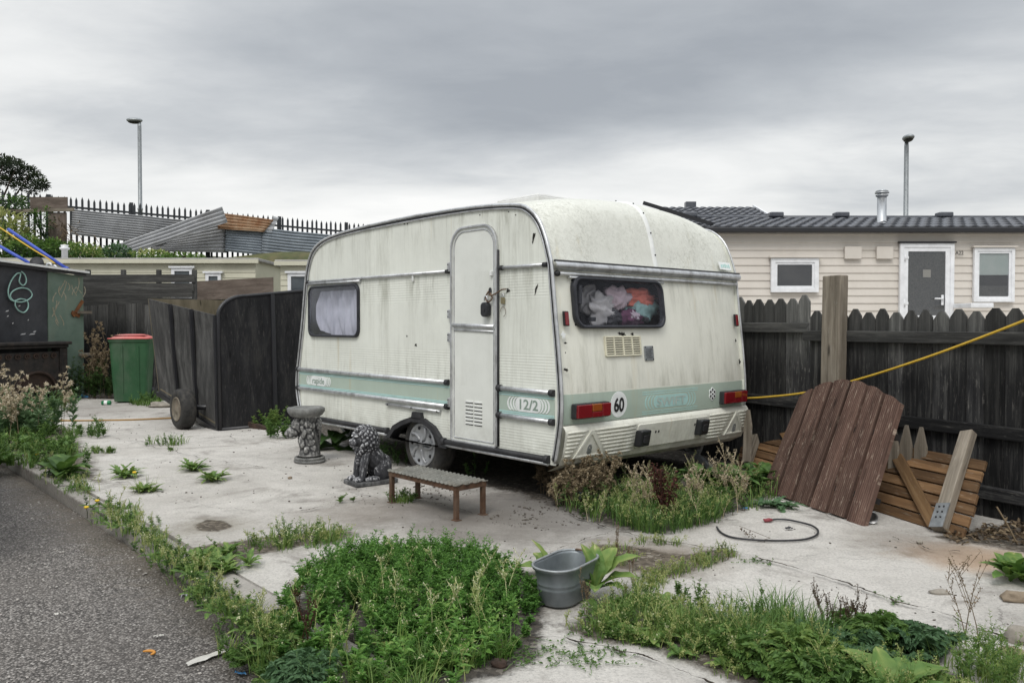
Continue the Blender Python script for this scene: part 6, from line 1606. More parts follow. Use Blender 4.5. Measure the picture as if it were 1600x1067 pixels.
for x in (-.003, Lb-.027): m.bx(BE(x, .028, z-.03), bl_*.030, bw_*(Wb-.056), Z_*.034)
build(m, 'frame', MAT['rustframe'], be, bevel=.002)
m = MB(); nrow = 7
for r_ in range(nrow):
    y0 = -.012 + (Wb+.024)*r_/nrow; y1 = y0 + (Wb+.024)/nrow*.80; nx = 18
    def fn(a, b, y0=y0, y1=y1, r_=r_):
        ph = a*nx*math.pi*2 + (math.pi if r_ % 2 else 0); z_ = hb_+.010 + .008*math.sin(ph)*(.4+.6*math.sin(math.pi*b)); yy = y0+(y1-y0)*b + .006*math.cos(ph)
        return BE(-.01+(Lb+.02)*a, yy, z_)
    m.grid(nx*6+1, 5, fn)
o_ = build(m, 'tread', MAT['tread'], be); s_ = o_.modifiers.new('thick', 'SOLIDIFY'); s_.thickness = .005
m = MB(); m.bx(BE(.02, .02, hb_-.012), bl_*(Lb-.04), bw_*(Wb-.04), Z_*.008); build(m, 'tread_pan', MAT['darkrust'], be)

# galvanised tub
MAT['tub'] = surf('galvanised_tub', (.15, .17, .185), (.27, .295, .31), 7, .42, .12, metal=.45, dirt=(.15, .17, .17), dirt_amt=.45)
tcn_ = Vector((.238, 3.575, 0)); ta = math.radians(56)
ax1 = Vector((math.cos(ta), math.sin(ta), 0)); ax2 = Vector((-math.sin(ta), math.cos(ta), 0)); tlt = Matrix.Rotation(math.radians(-4), 3, 'Y')
tb = thing('galvanised_tub', tcn_, 'small grey galvanised metal tub standing empty among the weeds', 'tub')
prof_t = [(.74, .0), (.775, .008), (.85, .066), (.865, .070), (.868, .076), (.86, .080), (.872, .088), (.885, .092), (.888, .098), (.88, .102), (.955, .152), (1.0, .158), (1.025, .162), (1.03, .170), (.99, .174), (.955, .158), (.87, .10), (.77, .02), (.4, .014), (.02, .013)]
base_l = rrect(-.185, -.118, .185, .118, .105, 7)
m = MB(); V = []; n = len(base_l)
for s__, z in prof_t:
    for a, b in base_l: V.append(tcn_ + ax1*a*s__*.97 + ax2*b*s__*.86 + Z_*(z*.98+.01))
Fs = [(i*n+k, i*n+(k+1) % n, (i+1)*n+(k+1) % n, (i+1)*n+k) for i in range(len(prof_t)-1) for k in range(n)] + [tuple(range(n-1, -1, -1)), tuple((len(prof_t)-1)*n+k for k in range(n))]
m.add(V, Fs, None, .5, True); build(m, 'basin', MAT['tub'], tb)
m = MB(); m.tube([tcn_ + ax1*a*1.015*.97 + ax2*b*1.015*.86 + Z_*.178 for a, b in base_l], .006, 6, closed=True); build(m, 'rolled_rim', MAT['steel'], tb)
for k in (.42, .56):
    m = MB(); m.tube([tcn_ + ax1*a*(k) + ax2*b*k + Z_*.026 for a, b in base_l], .003, 5, closed=True); build(m, 'base_ridge', MAT['tub'], tb)
m = MB(); e = tcn_ + ax1*.19 + Z_*.15; m.tube(catmull([e + ax2*.05, e + ax2*.045 + Z_*.03 - ax1*.02, e + Z_*.035 - ax1*.03, e - ax2*.045 + Z_*.03 - ax1*.02, e - ax2*.05], 4), .005, 6); build(m, 'handle', MAT['wire'], tb)

# stones and litter
MAT['stone'] = surf('field_stone', (.20, .18, .15), (.38, .35, .30), 14, .9, .5)
MAT['stonebrown'] = surf('brown_stone', (.17, .13, .09), (.31, .25, .18), 14, .9, .5)
def stone(px, py, rx, ry, rz_, mat, lab, cat='stone', nm='stone', sd_=1, n=.5):
    m = MB(); p = gr(px, py); m.blob(p + Z_*rz_*.55, (rx, ry, rz_), n, 1.8, 14, 9, seed=sd_); one(m, nm, MAT[mat], lab, cat)
stone(1468, 928, .045, .022, .014, 'stone', 'flat grey stone lying alone in the middle of the bare concrete', sd_=2)
stone(1592, 938, .075, .05, .025, 'stonebrown', 'flat brown stone at the right edge below the green plant', sd_=3)
stone(1594, 1004, .06, .05, .04, 'stone', 'rounded dark grey stone at the right edge of the yard', sd_=4)
stone(1582, 1024, .05, .04, .02, 'stonebrown', 'small tan stone just below the rounded dark stone', sd_=8)
stone(1357, 855, .0, .0, .0, 'stone', '', sd_=5) if False else None
stone(1437, 848, .018, .014, .012, 'stone', 'small round pebble in front of the brown gate', sd_=6)
stone(250, 636, .18, .09, .05, 'stone', 'pale flat stone lying between the green bin and trailer wheel', sd_=7)
stone(453, 748, .018, .014, .012, 'stonebrown', 'small brown clod on concrete in front of the pedestal', 'clod', 'clod', 9)
stone(1590, 810, .10, .08, .08, 'stone', 'pale lump of rubble against the black fence base', 'rubble', 'rubble', 10)
stone(780, 1040, .03, .022, .016, 'darkrust', 'round brown clod on the front concrete slab', 'clod', 'clod', 11)
MAT['can_green'] = plain('green_can', (.03, .22, .09), .35, .4); MAT['bluefoil'] = plain('blue_wrapper', (.05, .22, .45), .4); MAT['paper'] = surf('dirty_paper', (.42, .41, .37), (.62, .60, .56), 18, .9, .2)
MAT['peel'] = plain('orange_peel', (.55, .24, .04), .6); MAT['tincan'] = surf('tin_can', (.25, .25, .25), (.5, .5, .5), 14, .35, .1, metal=.7, dirt=(.12, .08, .05), dirt_amt=.5)
p = gr(166, 633); m = MB(); m.lathe(p + Z_*.035 - Vector((.07, .0, 0)), [(.024, 0), (.034, .008), (.034, .125), (.024, .135)], 16, (1, .15, 0), cap=True); c_ = one(m, 'drink_can', MAT['can_green'], 'green and white drink can lying in front of the bin', 'can')
m = MB(); m.lathe(p + Z_*.035 - Vector((.03, -.005, 0)), [(.0345, 0), (.0348, .001), (.0348, .045), (.0345, .046)], 16, (1, .15, 0), cap=False); build(m, 'label_band', MAT['white'], c_)
p = gr(1357, 812); m = MB(); m.lathe(p + Z_*.036, [(.036, 0), (.036, .10), (.034, .10), (.033, .01), (0, .01)], 18, (-.2, -1, 0), cap=False); one(m, 'tin_can', MAT['tincan'], 'open tin can lying at the bottom right corner of the red gate', 'can')
def scrap(px, py, l, w_, rz_, mat, lab, cat='litter', nm='litter', z=.01, curl=.02, sd_=0, road=False):
    p = gr(px, py, -.095 if road else 0); a = Vector((math.cos(rz_), math.sin(rz_), 0)); b = Vector((-a.y, a.x, 0)); m = MB()
    m.grid(9, 6, lambda u, v: tuple(p + a*l*(u-.5) + b*w_*(v-.5)*(1-.5*abs(2*u-1)**3) + Z_*(z + curl*abs(mnoise.noise(Vector((u*3+sd_, v*3, sd_)))))))
    return one(m, nm, MAT[mat], lab, cat)
MAT['clearbag'] = surf('clear_bag', (.40, .41, .43), (.62, .63, .66), 30, .3, .4)
scrap(326, 1030, .19, .032, .95, 'paper', 'long strip of dirty white paper lying on the asphalt', road=True, sd_=1)
scrap(128, 622, .25, .10, .1, 'bluefoil', 'crumpled blue wrapper on the ground beside the shed', sd_=2, curl=.08)
scrap(411, 1046, .055, .018, .4, 'bluefoil', 'blue wrapper at the road edge beside the big weed clump', sd_=3, curl=.04, road=True)
scrap(376, 1056, .05, .008, -.3, 'bluefoil', 'thin blue scrap on the asphalt left of the blue wrapper', sd_=9, road=True)
scrap(296, 937, .075, .03, .2, 'clearbag', 'crumpled clear plastic wrapper at the kerb edge among weeds', sd_=4, curl=.06, road=True)
scrap(1233, 828, .05, .03, .3, 'darkplastic', 'small dark plastic scrap inside the black cable loop', sd_=5)
scrap(1163, 797, .05, .02, .1, 'bluefoil', 'tiny blue scrap by the weeds left of the red gate', sd_=6)
scrap(90, 963, .035, .015, .1, 'paper', 'small white paper scrap alone on the open asphalt', sd_=7, road=True)
scrap(248, 997, .04, .014, .5, 'paper', 'pale scrap of paper on asphalt above the orange peel', sd_=8, road=True)
scrap(1563, 880, .06, .03, .3, 'paper', 'white paper scrap beside the green plant at the right edge', sd_=10)
scrap(421, 1029, .022, .02, .3, 'clearbag', 'little crumpled foil ball above the blue wrapper', sd_=11, curl=.05, road=True)
p = gr(229, 1022, -.09); m = MB(); m.tube([p + Vector((.03*math.cos(a), .022*math.sin(a), .006)) for a in [math.radians(-40+22*i) for i in range(9)]], [.003, .005, .006, .006, .006, .006, .006, .005, .003], 6); one(m, 'orange_peel', MAT['peel'], 'curled orange peel lying on the asphalt', 'litter')
# fragments on the ground: far too many to count
def scatter(name, lab, n, quad, z, mat, smin, smax, seed):
    rr = random.Random(seed); m = MB()
    c = [gr(*q, z=z) for q in quad]
    for i in range(n):
        u, v = rr.random(), rr.random(); p = c[0].lerp(c[1], u).lerp(c[3].lerp(c[2], u), v)
        if mnoise.noise(p*1.3+Vector((seed, 0, 0))) < -.05+rr.uniform(-.2, .2): continue
        s_ = smin + (smax-smin)*rr.random()**4
        m.blob(Vector((p.x, p.y, z+yz(p)+s_*.3)), (s_*rr.uniform(.7, 1.4), s_*rr.uniform(.7, 1.4), s_*.55), .5, 2, 6, 4, seed=i, smooth=False)
    o = one(m, name, mat, lab, 'fragments'); tag(o, kind='stuff'); return o
MAT['crumb'] = surf('dark_crumbs', (.03, .026, .022), (.12, .10, .08), 40, .9, .3); MAT['palegrit'] = surf('pale_grit', (.28, .26, .24), (.52, .49, .45), 40, .9, .3)
scatter('crumbs', 'dark crumbs and grit strewn over the pale concrete', 420, ((560, 770), (1620, 850), (1640, 1010), (560, 850)), 0, MAT['crumb'], .0015, .008, 3)
scatter('crumbs', 'dark crumbs strewn over the concrete left of the lion', 500, ((150, 640), (560, 690), (620, 800), (260, 800)), 0, MAT['crumb'], .002, .009, 4)
scatter('loose_chippings', 'pale loose chippings lying over the asphalt', 1400, ((-60, 760), (180, 800), (560, 1100), (-60, 1100)), -.095, MAT['palegrit'], .002, .007, 5)
scatter('twigs_and_rubble', 'brown rubble and dead leaves along the fence foot', 500, ((1475, 835), (1680, 800), (1700, 850), (1490, 850)), 0, MAT['crumb'], .006, .03, 6)
scatter('crumbs', 'dark grit lying in the shade beside and under the caravan', 1100, ((640, 745), (900, 775), (960, 850), (660, 800)), 0, MAT['crumb'], .002, .010, 13)
# the car parked on the road at the left, of which the frame shows only a tyre edge
p = at(-73.5, 782, 4.75)
cq = Vector((-.545, .8385, 0)).normalized(); cn = Vector((-cq.y, cq.x, 0)); cb0 = Vector((p.x, p.y, -.095)) + cn*.10 + Vector((0, 0, 0))
MAT['carpaint'] = plain('black_car_paint', (.012, .013, .016), .25, spec=.6)
car = thing('parked_car', cb0 + cq*1.2 + cn*.75, 'black parked car of which only a dark tyre edge shows at the left picture edge', 'car')
CMp = lambda a, b, o=0: tuple(cb0 + cq*a + cn*(.0-o) + Z_*b)
low = [(-.62, .28), (-.36, .24), (-.34, .40), (-.20, .60), (0, .66), (.20, .60), (.34, .40), (.36, .22), (2.09, .22), (2.11, .40), (2.25, .60), (2.45, .66), (2.65, .60), (2.79, .40), (2.81, .24), (3.2, .28), (3.25, .62), (3.1, .88), (2.2, .98), (1.6, 1.0), (-.2, 1.02), (-.62, .95), (-.70, .6)]
m = MB(); m.slab(CMp, low, -1.62, 0); body_ = build(m, 'body', MAT['carpaint'], car, bevel=.03)
m = MB(); m.slab(lambda a, b, o=0: tuple(cb0 + cq*a + cn*(.06 + .14*(b-1.0)/.42 - o*(1-.18*(b-1.0)/.42)) + Z_*b), [(-.58, .98), (2.2, .97), (1.45, 1.38), (1.0, 1.43), (-.05, 1.42), (-.4, 1.3)], -1.5, 0); cab = build(m, 'cabin', MAT['carpaint'], car, bevel=.03)
for w0, w1 in (((-.28, .62), (-.15, .62)), ((.68, 1.95), (.68, 1.42))):
    m = MB(); mpw = lambda a, b, o=0: tuple(cb0 + cq*a + cn*(.055 + .14*(b-1.0)/.42 - o) + Z_*b); m.slab(mpw, [(w0[0], 1.03), (w0[1], 1.03), (w1[1], 1.35), (w1[0], 1.35)], -.005, .006, back=False); build(m, 'window', MAT['dimglass'], cab)
for a_ in (.0, 2.45):
    for sd__, ax__ in ((.0, -cn), (1.60, cn)):
        wheel(car, cb0 + cq*a_ + cn*(sd__ + (.02 if sd__ == 0 else 0)) + Z_*.30, .295, .20, ax__, .19, 'hub', 'tyre', 5)
for y_ in (.22, 1.4):
    m = MB(); m.blob(cb0 - cq*.66 + cn*y_ + Z_*.74, (.10, .10, .08), nu=12, nv=8); build(m, 'tail_lamp', MAT['red'], body_)
# ---------------------------------------------------------------- vegetation
class Veg:
    def __init__(s): s.V = []; s.T = []; s.t = []; s.m = []; s.n = 0
    def add(s, V, T, tone, mi=0):
        V = np.asarray(V, float).reshape(-1, 3); T = np.asarray(T, int).reshape(-1, 3)
        s.V.append(V); s.T.append(T + s.n); s.n += len(V)
        s.t.append(np.broadcast_to(np.asarray(tone, float), (len(V),)).copy()); s.m.append(np.full(len(T), mi))
    def leaves(s, P, D, l, w, tone, fold=.25, mi=0, droop=.15):
        P = np.asarray(P, float); D = np.asarray(D, float); n = len(P)
        if not n: return
        D = D/np.linalg.norm(D, axis=1, keepdims=True)
        l = np.broadcast_to(l, (n,))[:, None]; w = np.broadcast_to(w, (n,))[:, None]
        S = np.cross(D, np.array([0, 0, 1.0])); sl = np.linalg.norm(S, axis=1, keepdims=True); S = np.where(sl > 1e-4, S/np.maximum(sl, 1e-4), np.array([1.0, 0, 0]))
        ro = NR.uniform(-.9, .9, (n, 1)); N = np.cross(S, D); S = S*np.cos(ro) + N*np.sin(ro); N = np.cross(S, D)
        mid = P + D*l*.42
        tip = P + D*l - np.array([0, 0, 1.0])*l*droop
        L = mid + S*w*.5 + N*w*fold; Rr = mid - S*w*.5 + N*w*fold
        V = np.stack([P, L, tip, Rr], 1).reshape(-1, 3)
        b = np.arange(n)*4
        T = np.concatenate([np.stack([b, b+2, b+1], 1), np.stack([b, b+3, b+2], 1)])
        s.add(V, T, np.repeat(np.broadcast_to(tone, (n,)), 4), mi)
    def stem(s, path, r, tone, mi=1):
        path = np.asarray(path, float); m = len(path); r = np.broadcast_to(r, (m,))
        k = np.array([[math.cos(a), math.sin(a), 0] for a in (0, 2.1, 4.2)])
        V = (path[:, None, :] + k[None]*r[:, None, None]).reshape(-1, 3); T = []
        for i in range(m-1):
            for q in range(3):
                a, b, c, d = i*3+q, i*3+(q+1) % 3, (i+1)*3+(q+1) % 3, (i+1)*3+q; T += [(a, b, c), (a, c, d)]
        s.add(V, T, tone, mi)
    def ribbon(s, path, w, side, tone, mi=0):
        path = np.asarray(path, float); w = np.asarray(w, float)[:, None]; side = np.asarray(side, float)
        V = np.stack([path-side*w, path+side*w], 1).reshape(-1, 3); T = []
        for i in range(len(path)-1): T += [(2*i, 2*i+1, 2*i+3), (2*i, 2*i+3, 2*i+2)]
        s.add(V, T, tone, mi)
    def bigleaf(s, p, az, l, w, rise, arch, tone, wave=.12, jag=0.0, nu=9, mi=0, pet=.18):
        d = np.array([math.cos(az), math.sin(az), 0]); sd = np.array([-math.sin(az), math.cos(az), 0]); p = np.asarray(p, float)
        V = []; tn = []
        ph = R.uniform(0, 6)
        for i in range(nu):
            f = i/(nu-1); ang = rise - arch*f
            if i: c = c + (d*math.cos(angp) + np.array([0, 0, 1])*math.sin(angp))*l/(nu-1)
            else: c = p.copy()
            angp = ang
            g = max(0, (f-pet)/(1-pet)); ww = w*.5*(math.sin(math.pi*min(1, g**.75))**.8 if g > 0 else .06) + .002
            if jag: ww *= 1 - jag*(i % 2)
            nrm = -d*math.sin(ang) + np.array([0, 0, 1])*math.cos(ang)
            for q in (-1, -.5, 0, .5, 1):
                V.append(c + sd*ww*q + nrm*ww*(.35*abs(q) + wave*abs(q)*math.sin(ph + i*1.9 + (q > 0)*2)))
                tn.append(min(1, max(0, tone + (.14 if q == 0 else 0) + R.uniform(-.09, .09) + (.22 if i >= nu-2 and R.random() < .6 else 0))))
        T = []
        for i in range(nu-1):
            for q in range(4):
                a = i*5+q; T += [(a, a+1, a+6), (a, a+6, a+5)]
        s.add(V, T, tn, mi)
    def build(s, name, mats, parent=None, smooth=False, origin=None):
        V = np.concatenate(s.V); T = np.concatenate(s.T); t = np.concatenate(s.t); mi = np.concatenate(s.m)
        if parent is not None: off = np.array(wloc(parent))
        elif origin is not None: off = np.array(origin, float)
        else: off = np.array([(V[:, 0].min()+V[:, 0].max())/2, (V[:, 1].min()+V[:, 1].max())/2, V[:, 2].min()])
        me = bpy.data.meshes.new(name); V = V-off
        me.vertices.add(len(V)); me.vertices.foreach_set('co', V.astype(np.float32).ravel())
        me.loops.add(len(T)*3); me.loops.foreach_set('vertex_index', T.astype(np.int32).ravel())
        me.polygons.add(len(T)); me.polygons.foreach_set('loop_start', (np.arange(len(T))*3).astype(np.int32)); me.polygons.foreach_set('loop_total', np.full(len(T), 3, dtype=np.int32))
        a = me.attributes.new('tone', 'FLOAT', 'POINT'); a.data.foreach_set('value', t.astype(np.float32))
        for m in mats: me.materials.append(m)
        me.polygons.foreach_set('material_index', mi.astype(np.int32))
        me.polygons.foreach_set('use_smooth', np.full(len(T), smooth))
        me.update(); me.validate()
        o = bpy.data.objects.new(name, me); COL.objects.link(o); WL[o.name] = Vector(off)
        if parent is not None: o.parent = parent
        else: o.location = off
        return o
U = NR.uniform
def weed(v, base, h, nl=34, ll=.035, lw=.013, tone=.45, sp=.15, lean=.35, branch=3, stem_r=.0018, up=.6, flower=0.0, pinch=0.0):
    base = np.asarray(base, float); az = U(0, 6.28); ln_ = lean*U(.2, 1)
    tt = np.linspace(0, 1, 6); d = np.array([math.cos(az), math.sin(az), 0])
    path = base + d*(h*ln_*tt[:, None]**1.6) + np.array([0, 0, 1])*(h*tt[:, None])
    v.stem(path, stem_r*(1.15-tt), tone*.8)
    def along(path, n, t0, sc):
        t = np.sort(U(t0, 1, n)); x = t*(len(path)-1); i = np.minimum(x.astype(int), len(path)-2); f = (x-i)[:, None]
        P = path[i]*(1-f) + path[i+1]*f; a = np.arange(n)*2.4 + U(0, 6.28); e = up + U(-.4, .5, n)
        D = np.stack([np.cos(a)*np.cos(e), np.sin(a)*np.cos(e), np.sin(e)], 1)
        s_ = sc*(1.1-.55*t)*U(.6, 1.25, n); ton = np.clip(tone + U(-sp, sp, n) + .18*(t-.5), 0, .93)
        v.leaves(P, D, ll*s_, lw*s_, ton)
    along(path, nl, .08, 1.0)
    for k in range(branch):
        t0 = U(.25, .8); i = int(t0*5); p0 = path[i]; a = U(0, 6.28); L = h*U(.22, .45)*(1.15-t0*.6)
        dd = np.array([math.cos(a)*.75, math.sin(a)*.75, .75]); bp = p0 + dd*L*np.linspace(0, 1, 4)[:, None]
        v.stem(bp, stem_r*.6*(1.1-np.linspace(0, 1, 4)), tone*.8); along(bp, max(4, nl//4), .1, .75)
        if flower and U() < flower:
            n = 7; v.leaves(np.repeat(bp[-1:], n, 0) + U(-.012, .012, (n, 3)), U(-1, 1, (n, 3))+np.array([0, 0, .6]), .010, .008, .97)
def grass(v, base, n, h, spread, tone=.5, sp=.15, w=.0022, seed=0.0, curl=.9):
    base = np.asarray(base, float)
    for k in range(n):
        a = U(0, 6.28); r_ = spread*U(0, 1)**.7; p = base + np.array([math.cos(a)*r_, math.sin(a)*r_, 0]); hh = h*U(.45, 1.1); b = a + U(-.8, .8); d = np.array([math.cos(b), math.sin(b), 0])
        q = U(.15, curl); t = np.linspace(0, 1, 5)[:, None]
        path = p + d*(hh*q*t**2) + np.array([0, 0, 1])*hh*(t - .35*q*t**2.4)
        v.ribbon(path, w*U(.7, 1.3)*np.array([1, 1, .85, .55, .08]), np.array([-d[1], d[0], 0]), np.clip(tone+U(-sp, sp), 0, 1))
        if seed and U() < seed:
            m_ = 14; tq = U(.72, 1.0, m_)[:, None]; P = p + d*(hh*q*tq**2) + np.array([0, 0, 1])*hh*(tq-.35*q*tq**2.4)*1.12
            v.leaves(P + U(-.008, .008, (m_, 3)), U(-1, 1, (m_, 3))+np.array([0, 0, .8]), .011, .005, np.clip(.84+U(-.06, .06, m_), 0, 1))
def rosette(v, base, n, l, w, tone=.45, jag=.4, rise=.7, arch=1.1, wave=.1, nu=9):
    for k in range(n):
        v.bigleaf(np.asarray(base) + U(-.008, .008, 3)*np.array([1, 1, 0]), k*2.4+U(-.4, .4), l*U(.65, 1.15), w*U(.75, 1.2), rise*U(.6, 1.35), arch*U(.7, 1.3), tone+U(-.1, .1), wave, jag, nu)
def feather(v, base, n, l, tone=.4, rise=.9, ll=.5):
    for k in range(n):
        a = k*2.4+U(-.5, .5); d = np.array([math.cos(a), math.sin(a), 0]); L = l*U(.6, 1.15); e = rise*U(.6, 1.3); t = np.linspace(.0, 1, 15)[:, None]
        path = np.asarray(base) + d*(L*math.cos(e)*t) + np.array([0, 0, 1])*(L*(math.sin(e)*t - .42*t**2))
        v.stem(path[::2], .0012, tone*.8); sd = np.array([-d[1], d[0], 0]); P = path[3:]
        for s_ in (-1, 1):
            D = d*.6 + sd*s_ + np.array([0, 0, .1]); q = np.sin(np.linspace(.5, 3.0, len(P)))
            v.leaves(P, np.repeat(D[None], len(P), 0)+U(-.25, .25, (len(P), 3)), L*.33*ll*q+.006, L*.13*ll*q+.004, np.clip(tone+U(-.12, .12, len(P)), 0, .9), droop=.25)
            P2 = P + D/np.linalg.norm(D)*(L*.2*ll*q)[:, None]
            v.leaves(P2, np.repeat((D+sd*s_*.3+d*.5)[None], len(P), 0)+U(-.5, .5, (len(P), 3)), L*.2*ll*q+.004, L*.10*ll*q+.003, np.clip(tone+U(-.1, .14, len(P)), 0, .9), droop=.2)
def thistle(v, base, h, tone=.85, head=.016, nb=9, spread=.5, fluff=True, leaf=True, ltone=.25):
    base = np.asarray(base, float); az = U(0, 6.28); d = np.array([math.cos(az), math.sin(az), 0])
    t = np.linspace(0, 1, 7)[:, None]; path = base + d*h*.25*spread*t**1.5 + np.array([0, 0, 1])*h*t
    v.stem(path, .0032*(1.2-t[:, 0]), .5); ends = [path[-1]]
    for k in range(nb):
        q = U(.35, .95); p0 = base + d*h*.25*spread*q**1.5 + np.array([0, 0, 1])*h*q; a = U(0, 6.28); L = h*U(.15, .34)
        dd = np.array([math.cos(a)*spread*1.4, math.sin(a)*spread*1.4, .8]); bp = p0 + dd*L*np.linspace(0, 1, 4)[:, None] + U(-.012, .012, (4, 3)); v.stem(bp, .0017, .5); ends += [bp[-1], bp[-2]]
        if leaf:
            n = 5; v.leaves(bp[NR.randint(0, 4, n)], U(-1, 1, (n, 3)), h*.09, h*.018, np.clip(ltone+U(-.1, .2, n), 0, 1))
    for e in ends:
        n = 16 if fluff else 7; D = U(-1, 1, (n, 3)) + np.array([0, 0, .5]); v.leaves(np.repeat(e[None], n, 0), D, head*U(.6, 1.2, n), head*.40, np.clip(tone+U(-.16, .10, n), 0, 1), droop=0)
    if leaf:
        n = 16; x = U(.05, .85, n)[:, None]; P = base + d*h*.25*spread*x**1.5 + np.array([0, 0, 1])*h*x; a = U(0, 6.28, n); v.leaves(P, np.stack([np.cos(a), np.sin(a), U(-.3, .5, n)], 1), h*.16*(1.1-x[:, 0]), h*.045, np.clip(ltone+U(-.12, .12, n), 0, 1))
def seedstem(v, base, h, tone=.3, n=40, sz=.010, lean=.3, br=5, w=.6):
    base = np.asarray(base, float); az = U(0, 6.28); d = np.array([math.cos(az), math.sin(az), 0])*lean*U(.2, 1)
    t = np.linspace(0, 1, 6)[:, None]; path = base + d*h*t**1.5 + np.array([0, 0, 1])*h*t; v.stem(path, .0022*(1.2-t[:, 0]), tone)
    for k in range(br):
        q = U(.35, .95); p0 = base + d*h*q**1.5 + np.array([0, 0, 1])*h*q; a = U(0, 6.28); L = h*U(.18, .36); bp = p0 + np.array([math.cos(a)*w, math.sin(a)*w, .95])*L*np.linspace(0, 1, 4)[:, None]; v.stem(bp, .0012, tone)
        m_ = n//br; x = U(.15, 1, m_)[:, None]; P = bp[0]*(1-x)+bp[-1]*x + U(-.006, .006, (m_, 3)); v.leaves(P, U(-1, 1, (m_, 3))+np.array([0, 0, .5]), sz*U(.6, 1.3, m_), sz*.6, np.clip(tone+U(-.12, .15, m_), 0, 1), droop=0)
    m_ = n//2; x = U(.45, 1, m_)[:, None]; P = base + d*h*x**1.5 + np.array([0, 0, 1])*h*x; v.leaves(P, U(-1, 1, (m_, 3))+np.array([0, 0, .5]), sz*U(.6, 1.2, m_), sz*.6, np.clip(tone+U(-.12, .15, m_), 0, 1), droop=0)

GREEN = [(0, (.018, .038, .012)), (.25, (.050, .105, .026)), (.5, (.118, .215, .052)), (.72, (.215, .295, .080)), (.86, (.36, .38, .15)), (.94, (.48, .49, .26)), (1, (.68, .68, .50))]
DRY = [(0, (.025, .016, .010)), (.3, (.10, .070, .042)), (.55, (.23, .175, .11)), (.8, (.44, .365, .25)), (1, (.64, .57, .45))]
RED = [(0, (.018, .008, .006)), (.4, (.06, .022, .016)), (.75, (.13, .05, .035)), (1, (.25, .13, .09))]
CLUMP = [(0, (.020, .052, .014)), (.25, (.052, .135, .028)), (.5, (.125, .275, .055)), (.72, (.21, .35, .085)), (.86, (.33, .37, .15)), (.94, (.48, .49, .26)), (1, (.68, .68, .50))]
CM_ = leafmat('clump_leaf', CLUMP, .3)
LM_ = leafmat('weed_leaf', GREEN, .3); LS_ = leafmat('weed_stem', GREEN, 0); DM_ = leafmat('dry_leaf', DRY, .15, .8); DS_ = leafmat('dry_stem', DRY, 0, .8); RM_ = leafmat('dead_dock', RED, .1, .8)
BLUEG = [(0, (.025, .055, .026)), (.4, (.085, .165, .075)), (.7, (.15, .25, .12)), (1, (.3, .38, .24))]
BM_ = leafmat('grey_green_leaf', BLUEG, .25)
G_ = [LM_, LS_]; D_ = [DM_, DS_]; RD_ = [RM_, RM_]; MIXG = [LM_, DS_]
def inside(poly, n, seed):
    rr = np.random.RandomState(seed); c = [gr(*q) for q in poly]; X = np.array([(p.x, p.y) for p in c]); lo, hi = X.min(0), X.max(0); out = []
    def dist_in(x, y):
        ins = False; dm = 9
        for i in range(len(X)):
            x0, y0 = X[i]; x1, y1 = X[(i+1) % len(X)]
            if (y0 > y) != (y1 > y) and x < (x1-x0)*(y-y0)/(y1-y0)+x0: ins = not ins
            dx, dy = x1-x0, y1-y0; t = max(0, min(1, ((x-x0)*dx+(y-y0)*dy)/(dx*dx+dy*dy))); dm = min(dm, math.hypot(x-x0-dx*t, y-y0-dy*t))
        return dm if ins else -dm
    k = 0
    while len(out) < n and k < n*40:
        k += 1; x = lo[0]+(hi[0]-lo[0])*rr.rand(); y = lo[1]+(hi[1]-lo[1])*rr.rand(); d = dist_in(x, y)
        if d > 0: out.append((np.array([x, y, yz(Vector((x, y, 0)))]), d))
    return out
def stuff(v, name, mats, lab, cat):
    o = tag(v.build(name, mats), lab, cat, kind='stuff'); return o
def G3(px, py, z=0.0): 
    p = gr(px, py, z); return np.array([p.x, p.y, z + (yz(p) if z == 0 else 0)])

# big clump in the foreground
v = Veg()
for p, d in inside(((425, 960), (470, 905), (540, 878), (600, 868), (740, 870), (815, 895), (846, 945), (838, 1000), (790, 1030), (720, 1062), (690, 1090), (560, 1110), (478, 1080), (432, 1020)), 860, 1):
    e = min(1, d/.20); nn = mnoise.noise(Vector(p)*2.5); fr_ = min(1, max(.45, (p[1]-2.75)/.75))
    if d < .10 and U() < .4: continue
    if mnoise.noise(Vector(p)*5.5 + Vector((3, 1, 0))) < -.47: continue
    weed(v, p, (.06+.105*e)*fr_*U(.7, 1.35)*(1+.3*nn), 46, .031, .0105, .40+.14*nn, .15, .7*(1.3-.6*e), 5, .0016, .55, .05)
for p, d in inside(((460, 965), (545, 900), (640, 888), (740, 890), (830, 950), (790, 1030), (700, 1090), (560, 1110), (460, 1020)), 56, 77):
    q = U(); z = .10*min(1, d/.2)
    if q < .35: weed(v, p, U(.12, .21), 22, .05, .017, .56, .14, .5, 2, .002, .4)
    elif q < .6: grass(v, p+np.array([0, 0, z*.5]), 10, .14, .05, .66, .16, .002, .3)
    elif q < .85: weed(v, p, U(.11, .20), 40, .02, .006, .66, .16, .6, 6, .0014, .5, .1)
    else: seedstem(v, p, U(.12, .22), .82, 46, .008, .5, 6)
stuff(v, 'leafy_weeds', [CM_, LS_], 'big dense clump of bright green leafy weeds in the foreground', 'weeds')
v = Veg()
for p, d in inside(((560, 960), (700, 930), (800, 945), (800, 1000), (700, 1010), (560, 990)), 11, 4):
    p = p + np.array([0, 0, .07]); seedstem(v, p, .15, .93, 60, .009, .9, 7)
stuff(v, 'cress_heads', G_, 'pale seed heads scattered through the big green weed clump', 'weeds')
v = Veg()
for p, d in inside(((540, 1045), (600, 1000), (700, 1000), (800, 1000), (800, 1030), (720, 1062), (680, 1100), (540, 1100)), 34, 9):
    if U() < .5: rosette(v, p, 9, .085, .032, .5, .15, .9, 1.0)
    else: grass(v, p, 40, .10, .06, .55, .15)
